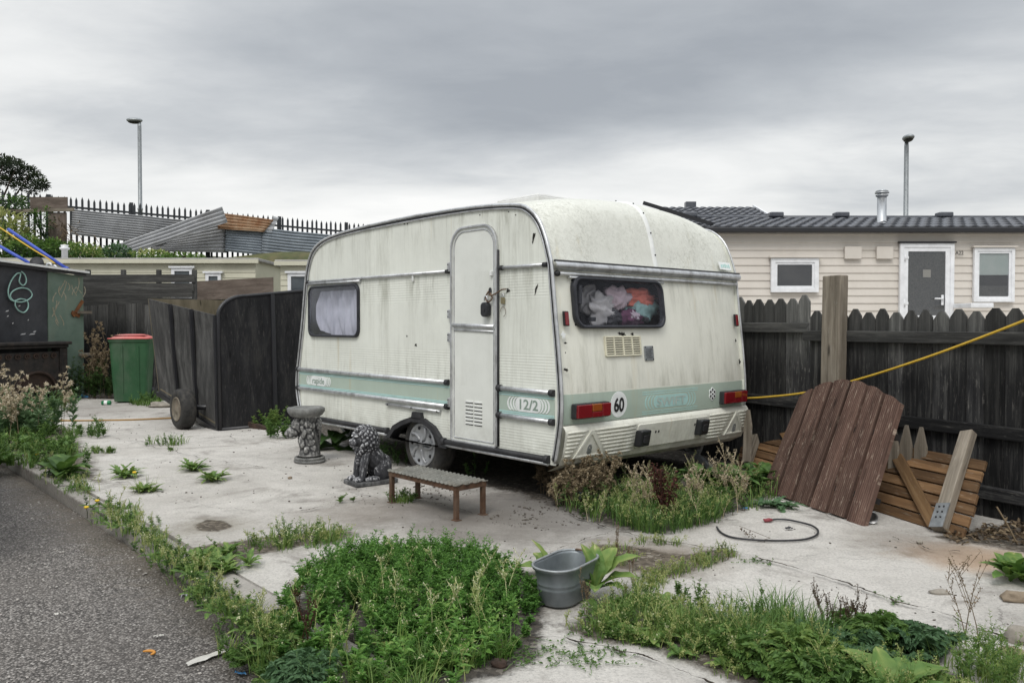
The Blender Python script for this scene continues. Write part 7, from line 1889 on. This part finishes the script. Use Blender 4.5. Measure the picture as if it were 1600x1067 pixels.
stuff(v, 'low_weeds', G_, 'low leafy weeds along the front edge of the big clump', 'weeds')
# strip to the right of the tub
v = Veg()
for p, d in inside(((880, 978), (930, 950), (1000, 932), (1090, 962), (1220, 992), (1330, 1018), (1480, 1064), (1530, 1100), (1500, 1140), (1300, 1120), (1160, 1062), (1040, 1015), (940, 1000)), 430, 2):
    q = U(); e = min(1, d/.15); nn = mnoise.noise(Vector(p)*3.0)
    if q < .42: weed(v, p, (.04+.065*e)*U(.6, 1.5), 26, .024, .009, .48+.12*nn, .14, .7, 4, .0014, .5, .06)
    elif q < .80: grass(v, p, 18, .085*e+.04, .05, .56+.15*nn, .14, .0019, .12)
    elif q < .90: rosette(v, p, 8, .075, .028, .48, .2, .7, .9)
    else: seedstem(v, p, .10*e+.06, .80, 40, .007, .6, 5)
stuff(v, 'weed_strip', G_, 'yellow green strip of grass and weeds right of the tub', 'weeds')
# grass clump, feathery plants and docks at the lower right
v = Veg()
for p, d in inside(((1130, 985), (1200, 965), (1290, 990), (1300, 1040), (1200, 1060), (1130, 1030)), 70, 3): grass(v, p, 22, .17, .04, .42, .12, .0022)
stuff(v, 'grass', G_, 'taller green grass in the middle of the lower right weeds', 'grass')
def plant(name, px, py, lab, cat, fn, mats=G_, grp=None, z=0.0):
    v = Veg(); p = G3(px, py, z); fn(v, p); o = v.build(name, mats, origin=p); return tag(o, lab, cat, grp)
for i, (px, py, s_, tn, lab) in enumerate(((1185, 1035, .20, .46, 'bright feathery plant at the left of the lower right weeds'), (1240, 1040, .24, .52, 'lush yellow green feathery plant beside the grass clump'), (1310, 1030, .20, .36, 'dark feathery plant directly behind the broad dock leaves'), (1372, 1010, .20, .40, 'feathery plant growing at the back edge of the weeds'), (1430, 1020, .19, .34, 'feathery plant right of the dock leaves'), (1260, 1085, .22, .36, 'feathery plant at the bottom picture edge left of the dock'))):
    plant('feathery_plant', px, py, lab, 'plant', lambda v, p: [feather(v, p + U(-.06, .06, 3)*np.array([1, 1, 0]), 15, s_, tn+U(-.06, .06), 1.0, .75) for _ in range(5)], [BM_, LS_] if i in (2, 4) else G_, 'feathery plants')
plant('dock_plant', 1392, 1096, 'broad bright dock leaves at the bottom right of the picture', 'plant', lambda v, p: [v.bigleaf(p+np.array([0, 0, .03]), a, l*.85, w_*1.05, r_*.85, ar, t-.08, .10, 0, 11, 0, .1) for a, l, w_, r_, ar, t in ((.3, .30, .085, .75, 1.0, .60), (.9, .22, .07, .9, .9, .55), (2.0, .27, .08, .9, 1.0, .62), (2.75, .30, .09, .55, .75, .52), (3.4, .24, .085, .5, .8, .50), (4.4, .2, .08, .5, .7, .55), (5.3, .24, .08, .5, .8, .58), (1.5, .2, .07, 1.1, .6, .6), (5.9, .26, .08, .6, .9, .5))])
plant('dock_plant', 930, 935, 'broad pale dock leaves spreading right of the galvanised tub', 'plant', lambda v, p: [v.bigleaf(p+np.array([0, 0, .03]), a, l*1.1, w_*1.2, r_+.2, ar, t-.05, .12, 0, 11, 0, .15) for a, l, w_, r_, ar, t in ((.15, .25, .09, .95, 1.2, .66), (.8, .22, .09, 1.1, 1.1, .62), (1.5, .2, .07, 1.2, .8, .58), (-.4, .2, .08, .7, 1.1, .60), (3.6, .17, .07, .8, 1.2, .62), (4.6, .17, .07, .6, 1.1, .55), (5.4, .17, .06, .5, .9, .5), (2.4, .2, .07, 1.3, .7, .6))])
plant('dock_plant', 862, 900, 'dock plant with an upright leaf behind the left of the tub', 'plant', lambda v, p: [v.bigleaf(p, a, l, w_, r_, ar, t, .10, 0, 11, 0, .1) for a, l, w_, r_, ar, t in ((2.7, .20, .05, 1.3, .7, .66), (2.2, .17, .09, .9, .9, .62), (3.3, .19, .09, .65, .9, .60), (1.2, .15, .07, 1.0, .9, .6), (.3, .15, .06, .8, .9, .55))])
plant('dock_plant', 1020, 1000, 'small dock leaves low down in the strip below the tub', 'plant', lambda v, p: rosette(v, p, 9, .11, .05, .55, 0, .6, .8, .12))
for px, py, h, lab in ((1300, 1000, .17, 'dark seed stem at the left of the dark seed group'), (1322, 1003, .19, 'dark seed stem at the middle of the dark seed group'), (1345, 1003, .16, 'purplish seed stem at the right of the dark seed group')):
    plant('seed_stem', px, py, lab, 'plant', lambda v, p: [seedstem(v, p + U(-.02, .02, 3)*np.array([1, 1, 0]), h*U(.7, 1.1), .22, 60, .008, .35, 6, .35) for _ in range(4)], D_, 'dark seed stems')
for px, py, h, lab in ((1085, 950, .12, 'low leafy weed between tub and cable on the slab'), (1075, 935, .09, 'flat feathery weed patch in a slab joint'), (1175, 975, .17, 'tall thin weed rising left of the grass clump'), (1120, 985, .14, 'thin airy weed standing over the strip')):
    plant('wild_weed', px, py, lab, 'weed', lambda v, p: [weed(v, p + U(-.05, .05, 3)*np.array([1, 1, 0]), h*U(.6, 1.1), 28, .022, .009, .44, .14, .7, 4) for _ in range(6)], G_, 'thin leafy weeds')
# right edge
plant('green_plant', 1582, 905, 'broad leaved green plant growing at the right edge of the concrete', 'plant', lambda v, p: [rosette(v, p + U(-.05, .05, 3)*np.array([1, 1, 0]), 8, .17, .075, .46, 0, 1.0, 1.0, .1) for _ in range(3)])
plant('wiry_bush', 1550, 1060, 'wiry yellow green bush at the lower right corner', 'bush', lambda v, p: ([weed(v, p + U(-.13, .13, 3)*np.array([1, 1, 0]), .16*U(.6, 1.2), 34, .020, .006, .55, .18, .8, 6) for _ in range(46)], [grass(v, p + U(-.13, .13, 3)*np.array([1, 1, 0]), 14, .13, .05, .66) for _ in range(14)]))
plant('tall_dry_stem', 1520, 1010, 'tall thin dry stem standing above the wiry bush', 'plant', lambda v, p: [seedstem(v, p + U(-.03, .03, 3)*np.array([1, 1, 0]), .34*U(.6, 1.1), .45, 50, .010, .35, 5) for _ in range(3)], D_)
plant('tall_dry_stem', 1600, 800, 'tall pale dry weed against the black fence at right', 'plant', lambda v, p: [seedstem(v, p + U(-.05, .05, 3)*np.array([1, 1, 0]), .56*U(.6, 1.0), .78, 130, .020, .25, 9) for _ in range(4)], D_)
# joint weeds
v = Veg()
for poly, n, s_ in ((((1020, 905), (1080, 880), (1130, 862), (1150, 872), (1080, 895), (1030, 915)), 46, 5), (((985, 925), (1010, 900), (1040, 905), (1010, 935)), 20, 6), (((920, 860), (1000, 855), (1010, 880), (940, 885)), 14, 7), (((1000, 845), (1060, 850), (1060, 856), (1000, 850)), 10, 8)):
    for p, d in inside(poly, n, s_):
        if U() < .6: grass(v, p, 16, .055, .04, .62, .2, .0018, .2)
        else: weed(v, p, .07*U(.5, 1.2), 18, .018, .007, .58, .2, .8, 3)
stuff(v, 'joint_weeds', MIXG, 'small yellowish weeds growing in the slab joint right of the tub', 'weeds')
for px, py, h, lab in ((965, 885, .19, 'brown dry stem standing in the slab joint'), (985, 895, .12, 'short brown dry stem beside the taller one'), (915, 960, .16, 'dry grey stem in front of the tub')):
    plant('dried_weed', px, py, lab, 'plant', lambda v, p: [seedstem(v, p + U(-.012, .012, 3)*np.array([1, 1, 0]), h*U(.6, 1.1), .42, 50, .007, .2, 4, .2) for _ in range(3)], D_)
plant('dead_spike', 1185, 845, 'dead dark brown spike lying across the concrete by the cable', 'plant', lambda v, p: [v.stem([p, p+np.array([.05, -.05, .03]), p+np.array([-.08, .10, .06])], .004, .2)] + [v.leaves(p+np.array([-.08, .10, .05])*U(-.4, 1, (40, 1))+U(-.015, .015, (40, 3)), U(-1, 1, (40, 3)), .014, .009, U(.1, .4, 40))], D_)
# kerb weeds, patch by patch
rr_ = random.Random(5)
v = Veg()
kp = [(20, 700), (60, 715), (95, 740), (130, 770), (160, 790), (190, 815), (215, 838), (250, 865), (285, 895), (320, 930), (365, 960), (410, 985), (440, 1010)]
for i in range(len(kp)-1):
    for k in range(40 if i < 4 else 36):
        f = rr_.random(); px = kp[i][0]+(kp[i+1][0]-kp[i][0])*f + rr_.gauss(4, 14); py = kp[i][1]+(kp[i+1][1]-kp[i][1])*f + rr_.gauss(0, 9)
        p = G3(px, py); q = rr_.random(); 
        if mnoise.noise(Vector(p)*2.2) < -.3: continue
        if q < .45: weed(v, p, .085*U(.4, 1.3), 22, .024, .009, .40+U(-.15, .2), .18, .9, 4, .0014, .45, .04)
        elif q < .70: grass(v, p, 16, .085, .05, .52, .22, .0019, .10)
        elif q < .86: rosette(v, p, 7, .075, .026, .46, .3, .6, .9, .1, 8)
        else: seedstem(v, p, .11, .84, 40, .008, .5, 5)
stuff(v, 'kerb_weeds', G_, 'ragged mixed weeds growing along the kerb beside the road', 'weeds')
v = Veg()
for p, d in inside(((385, 855), (430, 838), (480, 832), (550, 838), (560, 850), (470, 858), (400, 866)), 60, 11):
    if U() < .6: weed(v, p, .11*U(.5, 1.2), 24, .024, .009, .52, .16, .8, 4, .0015, .5, .2)
    else: grass(v, p, 18, .09, .05, .6, .15, .002, .2)
for p, d in inside(((270, 880), (330, 860), (370, 862), (400, 880), (360, 900), (300, 905)), 40, 12):
    if U() < .4: rosette(v, p, 8, .11, .035, .5, .35, .8, .9)
    else: weed(v, p, .08*U(.5, 1.2), 20, .022, .009, .52, .18, .8, 3)
stuff(v, 'edge_weeds', G_, 'low weeds spreading over the slab corner left of the big clump', 'weeds')
v = Veg()
for p, d in inside(((330, 1000), (360, 960), (400, 940), (440, 960), (450, 1000), (480, 1060), (520, 1100), (450, 1080), (400, 1030)), 46, 14):
    p[2] = -.06
    if U() < .45: feather(v, p, 9, .12, .42, .95, .7)
    elif U() < .5: grass(v, p, 20, .13, .05, .66, .2)
    else: weed(v, p, .12*U(.5, 1.2), 24, .024, .009, .42, .16, .8, 4)
stuff(v, 'gutter_weeds', G_, 'feathery weeds in the gutter below the kerb end', 'weeds')
plant('red_seed_stem', 478, 1010, 'dark red seed stem standing at the left of the big clump', 'plant', lambda v, p: [seedstem(v, p + U(-.02, .02, 3)*np.array([1, 1, 0]), .20*U(.7, 1.1), .4, 70, .009, .4, 6, .4) for _ in range(3)], RD_)
plant('blue_green_plant', 470, 1062, 'dark blue green leafy plant at the bottom beside the kerb end', 'plant', lambda v, p: [feather(v, p + U(-.07, .07, 3)*np.array([1, 1, 0]), 12, .13, .38, 1.0, .9) for _ in range(6)], [BM_, LS_])
for px, py, lab in ((90, 745, 'large burdock like leaf rosette at the road edge on the left'), (195, 745, 'bright toothed dandelion tuft at the left of the slab'), (300, 735, 'pale green dandelion tuft in the middle of the slab'), (333, 752, 'flat yellowish grass tuft just right of the dandelion'), (228, 768, 'flat plantain tuft with short spikes near the kerb')):
    k = lab.split()[1]
    if 'burdock' in lab: fn = lambda v, p: [rosette(v, p + U(-.1, .1, 3)*np.array([1, 1, 0]), 7, .26, .12, .30, 0, .9, 1.1, .12) for _ in range(3)]
    elif 'dandelion' in lab: fn = lambda v, p: [rosette(v, p + U(-.04, .04, 3)*np.array([1, 1, 0]), 11, .15, .036, .52, .45, .8, .9, .1, 11) for _ in range(4)]
    elif 'grass' in lab: fn = lambda v, p: [grass(v, p + U(-.09, .09, 3)*np.array([1, .6, 0]), 30, .07, .05, .64, .2, .002, .15) for _ in range(6)]
    else: fn = lambda v, p: ([rosette(v, p + U(-.07, .07, 3)*np.array([1, 1, 0]), 9, .11, .03, .56, .15, .8, .9) for _ in range(4)], [grass(v, p, 8, .16, .08, .7) for _ in range(3)])
    plant('weed_tuft', px, py, lab, 'weed', fn, G_, 'weed tufts on the slab')
for px, py, lab, h in ((130, 680, 'grey green weed tuft on the slab behind the kerb', .14), (160, 706, 'long flat patch of clover on the slab edge', .08), (258, 694, 'small grass tuft in front of the trailer wheel', .13), (268, 703, 'tiny dark sprig beside the small grass tuft', .05), (637, 783, 'little leafy plant on concrete beneath the metal step', .09), (543, 785, 'tiny sprig on the slab in front of the lion', .06)):
    plant('weed_tuft', px, py, lab, 'weed', lambda v, p: [weed(v, p + U(-h*1.3, h*1.3, 3)*np.array([1, .6, 0]), h*U(.5, 1.1), 20, .035 if h < .1 else .03, .013, .46, .16, .9, 3) if U() < .6 else grass(v, p + U(-h*1.3, h*1.3, 3)*np.array([1, .5, 0]), 16, h, .05, .58, .15, .003) for _ in range(3 if h < .07 else 16)], G_, 'weed tufts on the slab')
# flowers at the kerb
MAT['dandelion'] = plain('dandelion_yellow', (.75, .50, .02), .6)
for px, py, lab in ((135, 810, 'yellow dandelion flower nearest the road'), (152, 799, 'yellow dandelion flower behind the nearest one'), (58, 722, 'yellow dandelion flower beside the burdock leaves'), (210, 752, 'yellow dandelion flower at the toothed tuft')):
    p = gr(px, py); m = MB(); m.tube([p + Vector((0, .01, 0)), p + Vector((.004, .004, .04)), p + Z_*.07], .002, 5); c_ = MB(); o = one(m, 'dandelion', LS_, lab, 'flower', 'yellow dandelions'); c_.blob(p + Z_*.072, (.016, .016, .008), .3, 6, 10, 6); build(c_, 'flower_head', MAT['dandelion'], o)

# ---- left: dry thistle bush and weeds by shed and bin
def multi(name, px, py, lab, cat, parts):
    p = G3(px, py); t_ = thing(name, p, lab, cat)
    for nm, mats, fn in parts:
        v = Veg(); fn(v, p); v.build(nm, mats, t_)
    return t_
def spread(p, rx, ry): return p + np.array([U(-rx, rx), U(-ry, ry), 0])
multi('thistle_bush', 12, 680, 'tall bush of dry fluffy thistles with beige heads at the left edge', 'bush', (
    ('seed_heads', D_, lambda v, p: [thistle(v, spread(p, .46, .35), U(.36, .70), .97, .034, 9, .5, True, False) for _ in range(24)]),
    ('leaves', [BM_, LS_], lambda v, p: [weed(v, spread(p, .55, .38), U(.25, .52), 70, .085, .024, .62, .2, .5, 6, .003) for _ in range(70)])))
v = Veg()
for p, d in inside(((-60, 700), (0, 672), (70, 668), (100, 690), (140, 720), (120, 745), (60, 735), (-40, 725)), 150, 15):
    q = U()
    if q < .5: weed(v, p, .20*U(.5, 1.2), 30, .05, .018, .38, .16, .7, 4, .002)
    elif q < .8: grass(v, p, 20, .17, .07, .5, .16, .0035)
    else: rosette(v, p, 8, .17, .06, .40, .2, .8, 1.0)
stuff(v, 'left_weeds', G_, 'green weeds at the foot of the thistle bush', 'weeds')
multi('dark_shrub', 150, 622, 'dark scraggy shrub growing between the green shed panel and bin', 'shrub', (
    ('foliage', [LM_, DS_], lambda v, p: [weed(v, spread(p, .42, .15), U(.3, .75), 70, .075, .022, .22, .14, .5, 6, .004) for _ in range(26)]),
    ('dry_stalks', D_, lambda v, p: [thistle(v, spread(p+np.array([.12, 0, 0]), .25, .1), U(.6, 1.15), .62, .045, 12, .35, True, False) for _ in range(10)])))
plant('dry_weed', 178, 600, 'tall pale dry weed standing against the dark screen behind the bin', 'plant', lambda v, p: [thistle(v, spread(p, .16, .05), U(.8, 1.12), .72, .05, 14, .4, True, False) for _ in range(5)], D_)
v = Veg()
for poly, n, s_ in ((((60, 650), (90, 622), (120, 622), (110, 640), (80, 660)), 40, 21), (((190, 632), (250, 628), (262, 620), (240, 636)), 30, 22), (((110, 676), (160, 672), (165, 684), (120, 690)), 12, 23)):
    for p, d in inside(poly, n, s_): weed(v, p, U(.08, .22), 30, .05, .018, .42, .16, .8, 4, .002) if U() < .6 else grass(v, p, 20, .12, .07, .55, .15, .004)
stuff(v, 'shed_weeds', G_, 'low weeds on the ground around shed and bin', 'weeds')
for px, py, lab, h, tn in ((412, 668, 'leafy green weed at the front corner of the trailer', .25, .55), (440, 684, 'low bushy weed under the front of the caravan', .22, .40)):
    plant('leafy_weed', px, py, lab, 'weed', lambda v, p: [weed(v, spread(p, .16, .1), h*U(.5, 1.1), 34, .06, .022, tn, .15, .7, 5, .0025) for _ in range(14)], G_)
def burdock(v, p):
    for dx, dy, z, a, l, w_, t in ((0, 0, .0, 3.6, .30, .24, .16), (.05, .05, 0, 5.0, .28, .24, .2), (-.08, .02, .1, 4.4, .30, .26, .14), (.12, .1, .08, 4.2, .28, .24, .18), (.2, .05, .0, 5.4, .28, .22, .16), (-.15, .1, .1, 3.3, .26, .24, .13), (.05, .0, .14, 4.6, .26, .22, .12)):
        v.bigleaf(p + np.array([dx, dy, z]), a, l, w_, .35, 1.3, t, .12, 0, 10, 0, .05)
plant('burdock', 528, 700, 'dark large leaved burdock growing under the caravan between the statues', 'plant', burdock)
plant('dark_weed', 625, 725, 'dark small leaved weed under the caravan behind the lion', 'weed', lambda v, p: [weed(v, spread(p, .2, .1), U(.12, .3), 40, .03, .013, .2, .12, .6, 5, .002) for _ in range(16)], G_)
plant('dark_weed', 745, 745, 'sparse dark sprout under the caravan behind the metal step', 'weed', lambda v, p: [weed(v, spread(p, .1, .05), U(.08, .2), 12, .05, .02, .35, .12, .6, 2, .002) for _ in range(4)], G_)
# ---- rear of the caravan
v = Veg()
for p, d in inside(((930, 800), (985, 775), (1060, 780), (1130, 785), (1150, 800), (1110, 818), (1040, 838), (980, 828)), 130, 31): grass(v, p, 18, .15, .05, .40, .18, .0022, .10)
stuff(v, 'grass', G_, 'bright green grass growing behind the caravan bumper', 'grass')
v = Veg()
for p, d in inside(((850, 790), (900, 765), (1000, 760), (1120, 760), (1200, 750), (1215, 775), (1190, 795), (1120, 815), (1040, 835), (960, 826), (900, 812)), 190, 32):
    q = U()
    if q < .40: weed(v, p, U(.08, .24), 30, .032, .012, .34, .18, .8, 5, .002, .5, .08)
    elif q < .65: seedstem(v, p, U(.10, .24), .80, 50, .010, .6, 6)
    else: grass(v, p, 18, .15, .05, .52, .2, .0024, .2)
stuff(v, 'rear_weeds', MIXG, 'tangled mixed weeds along the ground behind the caravan', 'weeds')
multi('dry_thistle', 905, 790, 'dry brown thistle clump beneath the caravan rear corner', 'plant', (('stalks', D_, lambda v, p: [thistle(v, spread(p, .20, .10), U(.14, .34), .66, .022, 14, .8, True, True, .42) for _ in range(20)]),))
plant('dry_thistle', 862, 772, 'small brown dry thistle left of the corner steady', 'plant', lambda v, p: [thistle(v, spread(p, .12, .06), U(.12, .26), .50, .022, 10, .8, True, True, .3) for _ in range(9)], D_)
def deaddock(v, p):
    for k in range(4):
        b = p + U(-.02, .02, 3)*np.array([1, 1, 0]); top = b + np.array([U(-.07, .1), U(-.03, .05), U(.26, .40)]); v.stem([b, (b+top)/2+U(-.02, .02, 3), top], .005, .5)
        n = 160; x = U(.35, 1, n)[:, None]; v.leaves(b*(1-x)+top*x + U(-.032, .032, (n, 3)), U(-1, 1, (n, 3)), .026, .013, U(.1, .7, n))
plant('dead_dock', 1038, 818, 'dead dark red dock stem standing behind the caravan bumper', 'plant', deaddock, RD_)
for px, py, h, lab in ((985, 790, .36, 'pale dry seed plant between brown thistle and dead dock'), (1000, 800, .28, 'short pale dry seed plant left of the dead dock'), (1090, 790, .38, 'tangle of pale dry seed plant right of the dead dock'), (1128, 775, .50, 'tallest pale dry plume by the right end of the bumper'), (1155, 785, .26, 'low pale dry plant beside the green thistle')):
    plant('dry_seed_plant', px, py, lab, 'plant', lambda v, p: [seedstem(v, spread(p, .09, .05), h*.72*U(.55, 1.05), .80, 90, .013, .35, 8) for _ in range(5)], D_, 'pale dry seed plants')
plant('green_thistle', 1135, 770, 'broad leaved green thistle in the gap right of the bumper', 'plant', lambda v, p: [rosette(v, spread(p, .22, .12) + np.array([0, 0, U(0, .12)]), 8, .19, .08, .28, .3, .9, 1.1, .15, 9) for _ in range(12)])
plant('green_thistle', 1180, 762, 'taller green mallow with rounded leaves touching the red gate', 'plant', lambda v, p: [rosette(v, spread(p, .14, .12) + np.array([0, 0, U(.0, .12)]), 7, .13, .085, .32, .2, .8, 1.0, .15, 8) for _ in range(12)])
plant('sow_thistle', 1205, 792, 'flat spiky leaves spreading at the left foot of the red gate', 'plant', lambda v, p: [rosette(v, spread(p, .10, .04), 9, .17, .055, .30, .5, .5, .8, .12, 11) for _ in range(3)], [BM_, LS_])
# dead leaf litter by the fence foot
v = Veg()
for p, d in inside(((1470, 838), (1540, 826), (1610, 815), (1680, 820), (1680, 860), (1560, 850), (1490, 850)), 500, 41): v.leaves([p+np.array([0, 0, U(.002, .03)])], [np.array([U(-1, 1), U(-1, 1), U(-.1, .5)])], .04, .02, U(.05, .6), mi=0)
stuff(v, 'dead_leaves', D_, 'brown dead leaves heaped along the foot of the black fence', 'leaves')
plant('bare_twig', 1590, 850, 'bare brown twig leaning up at the right edge of the yard', 'twig', lambda v, p: [v.stem([p, p+np.array([-.05, .03, .12]), p+np.array([-.09, .05, .2])], .006, .5)], D_)
v = Veg()
for poly, n, s_ in ((((790, 1020), (880, 1000), (960, 1010), (1000, 1040), (900, 1040), (800, 1045)), 60, 51), (((1380, 935), (1400, 940), (1410, 948), (1390, 945)), 6, 52), (((1150, 870), (1200, 880), (1210, 890), (1160, 880)), 10, 53)):
    for p, d in inside(poly, n, s_):
        a = U(0, 6.28); L = U(.04, .12); q = np.linspace(0, 1, 5)[:, None]; dd = np.array([math.cos(a), math.sin(a), 0]); path = p + dd*L*q + np.array([0, 0, .008]) + U(-.006, .006, (5, 3))*np.array([1, 1, .4]); v.stem(path, .0012, .45); n_ = 10; v.leaves(path[NR.randint(0, 5, n_)], U(-1, 1, (n_, 3))*np.array([1, 1, .4])+np.array([0, 0, .3]), .013, .007, U(.25, .55, n_))
stuff(v, 'creeping_weeds', G_, 'thin creeping weeds trailing over the front concrete', 'weeds')

# ---- bank: scrub, tree
def bush(name, cx_, cy_, cz, rx, ry, rz_, n, ll, tone, lab, mats=G_, cat='bush', grp=None, flower=0):
    v = Veg(); P = U(-1, 1, (n*3, 3)); r_ = np.linalg.norm(P, axis=1); P = P[(r_ < 1) & (r_ > .25)][:n]
    nn = np.array([mnoise.noise(Vector(p)*2.3 + Vector((cx_, 0, cz))) for p in P]); P = P[nn > -.12]; nn = nn[nn > -.12]
    Q = P*np.array([rx, ry, rz_])*(1+.25*nn[:, None]) + np.array([cx_, cy_, cz]); D = P + U(-.7, .7, P.shape) + np.array([0, 0, .2])
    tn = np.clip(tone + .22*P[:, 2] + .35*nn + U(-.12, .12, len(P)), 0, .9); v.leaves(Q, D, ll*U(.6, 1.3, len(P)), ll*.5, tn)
    if flower:
        f = NR.randint(0, len(Q), flower); v.leaves(Q[f]+np.array([0, -.05, .05]), U(-1, 1, (flower, 3)), ll*.8, ll*.6, .9)
    for k in range(7):
        a = U(0, 6.28); e = np.array([cx_+math.cos(a)*rx*.7, cy_+math.sin(a)*ry*.7, cz+rz_*U(-.1, .7)]); b = np.array([cx_, cy_, cz-rz_]); v.stem([b, (b+e)/2+U(-.1, .1, 3), e], .02, .1)
    return tag(v.build(name, mats, origin=(cx_, cy_, cz-rz_)), lab, cat, grp)
def bb(px, py, wpx, hpx, Y, n, ll, tone, lab, **k):
    p = at(px, py, Y); s_ = Y/F; bush('bush', p.x, p.y, p.z, wpx*s_, .7, hpx*s_, n, ll, tone, lab, grp='bushes on the bank', **k)
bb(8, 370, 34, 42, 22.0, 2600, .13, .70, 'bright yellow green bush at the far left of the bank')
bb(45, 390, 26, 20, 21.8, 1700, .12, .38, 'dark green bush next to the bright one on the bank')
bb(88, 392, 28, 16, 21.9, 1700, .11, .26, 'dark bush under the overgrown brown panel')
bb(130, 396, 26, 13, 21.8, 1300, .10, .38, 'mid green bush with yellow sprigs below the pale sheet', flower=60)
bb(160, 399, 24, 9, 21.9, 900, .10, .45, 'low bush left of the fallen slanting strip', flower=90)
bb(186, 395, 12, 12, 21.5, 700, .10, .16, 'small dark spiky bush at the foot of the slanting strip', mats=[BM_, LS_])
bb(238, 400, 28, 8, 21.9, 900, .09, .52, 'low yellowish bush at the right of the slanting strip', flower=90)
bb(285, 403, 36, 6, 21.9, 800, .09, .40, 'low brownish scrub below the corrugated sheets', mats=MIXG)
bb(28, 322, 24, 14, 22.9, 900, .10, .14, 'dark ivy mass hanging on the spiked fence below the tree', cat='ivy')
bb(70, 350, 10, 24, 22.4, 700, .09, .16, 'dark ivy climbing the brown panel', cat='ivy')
v = Veg()
for k in range(520):
    x = U(-15.5, -3.0); y = U(21.2, 23.6); grass(v, (x, y, bank_z(x, y)-.02), 10, .45, .18, .56, .22, .010, .15)
stuff(v, 'bank_grass', MIXG, 'rough yellowish grass covering the bank behind the homes', 'grass')
v = Veg()
for k in range(26):
    p = at(U(92, 105), U(345, 372), 22.4); p = np.array(p); q = np.linspace(0, 1, 6)[:, None]; v.stem(p + np.array([U(-1, 1), 0, U(-.9, .3)])*q + U(-.08, .08, (6, 3)), .012, .35)
stuff(v, 'dead_creeper', D_, 'tangle of dead brown creeper over the brown panel', 'creeper')
# tree
MAT['bark'] = surf('bark', (.03, .024, .018), (.09, .07, .055), 8, .95, .6)
Yt = 36.0; s_ = Yt/F
tb_ = at(-28, 380, Yt); tr_ = thing('pine_tree', (tb_.x, Yt, bank_z(tb_.x, 25)), 'dark spreading pine tree behind the fence at the far left', 'tree')
m = MB(); c0 = Vector((tb_.x, Yt, 2.4)); tops = []
m.tube(catmull([c0, c0 + Vector((.1, 0, 2.2)), c0 + Vector((.3, 0, 3.6)), c0 + Vector((.2, 0, 5.2))], 4), [.22, .21, .2, .19, .18, .17, .16, .15, .13, .11, .09, .07, .05], 8)
for px, py in ((-60, 270), (-30, 255), (5, 258), (25, 262), (45, 275), (60, 290), (30, 300), (-5, 300), (-50, 300)):
    e = at(px, py, Yt + R.uniform(-1, 1)); b = c0 + Vector((.2, 0, R.uniform(2.6, 4.4))); m.tube(catmull([b, (b+e)/2 + Vector((0, 0, R.uniform(-.3, .1))), e], 4), [.07, .065, .06, .05, .045, .04, .03, .02, .012], 6); tops.append(e)
build(m, 'trunk', MAT['bark'], tr_)
v = Veg()
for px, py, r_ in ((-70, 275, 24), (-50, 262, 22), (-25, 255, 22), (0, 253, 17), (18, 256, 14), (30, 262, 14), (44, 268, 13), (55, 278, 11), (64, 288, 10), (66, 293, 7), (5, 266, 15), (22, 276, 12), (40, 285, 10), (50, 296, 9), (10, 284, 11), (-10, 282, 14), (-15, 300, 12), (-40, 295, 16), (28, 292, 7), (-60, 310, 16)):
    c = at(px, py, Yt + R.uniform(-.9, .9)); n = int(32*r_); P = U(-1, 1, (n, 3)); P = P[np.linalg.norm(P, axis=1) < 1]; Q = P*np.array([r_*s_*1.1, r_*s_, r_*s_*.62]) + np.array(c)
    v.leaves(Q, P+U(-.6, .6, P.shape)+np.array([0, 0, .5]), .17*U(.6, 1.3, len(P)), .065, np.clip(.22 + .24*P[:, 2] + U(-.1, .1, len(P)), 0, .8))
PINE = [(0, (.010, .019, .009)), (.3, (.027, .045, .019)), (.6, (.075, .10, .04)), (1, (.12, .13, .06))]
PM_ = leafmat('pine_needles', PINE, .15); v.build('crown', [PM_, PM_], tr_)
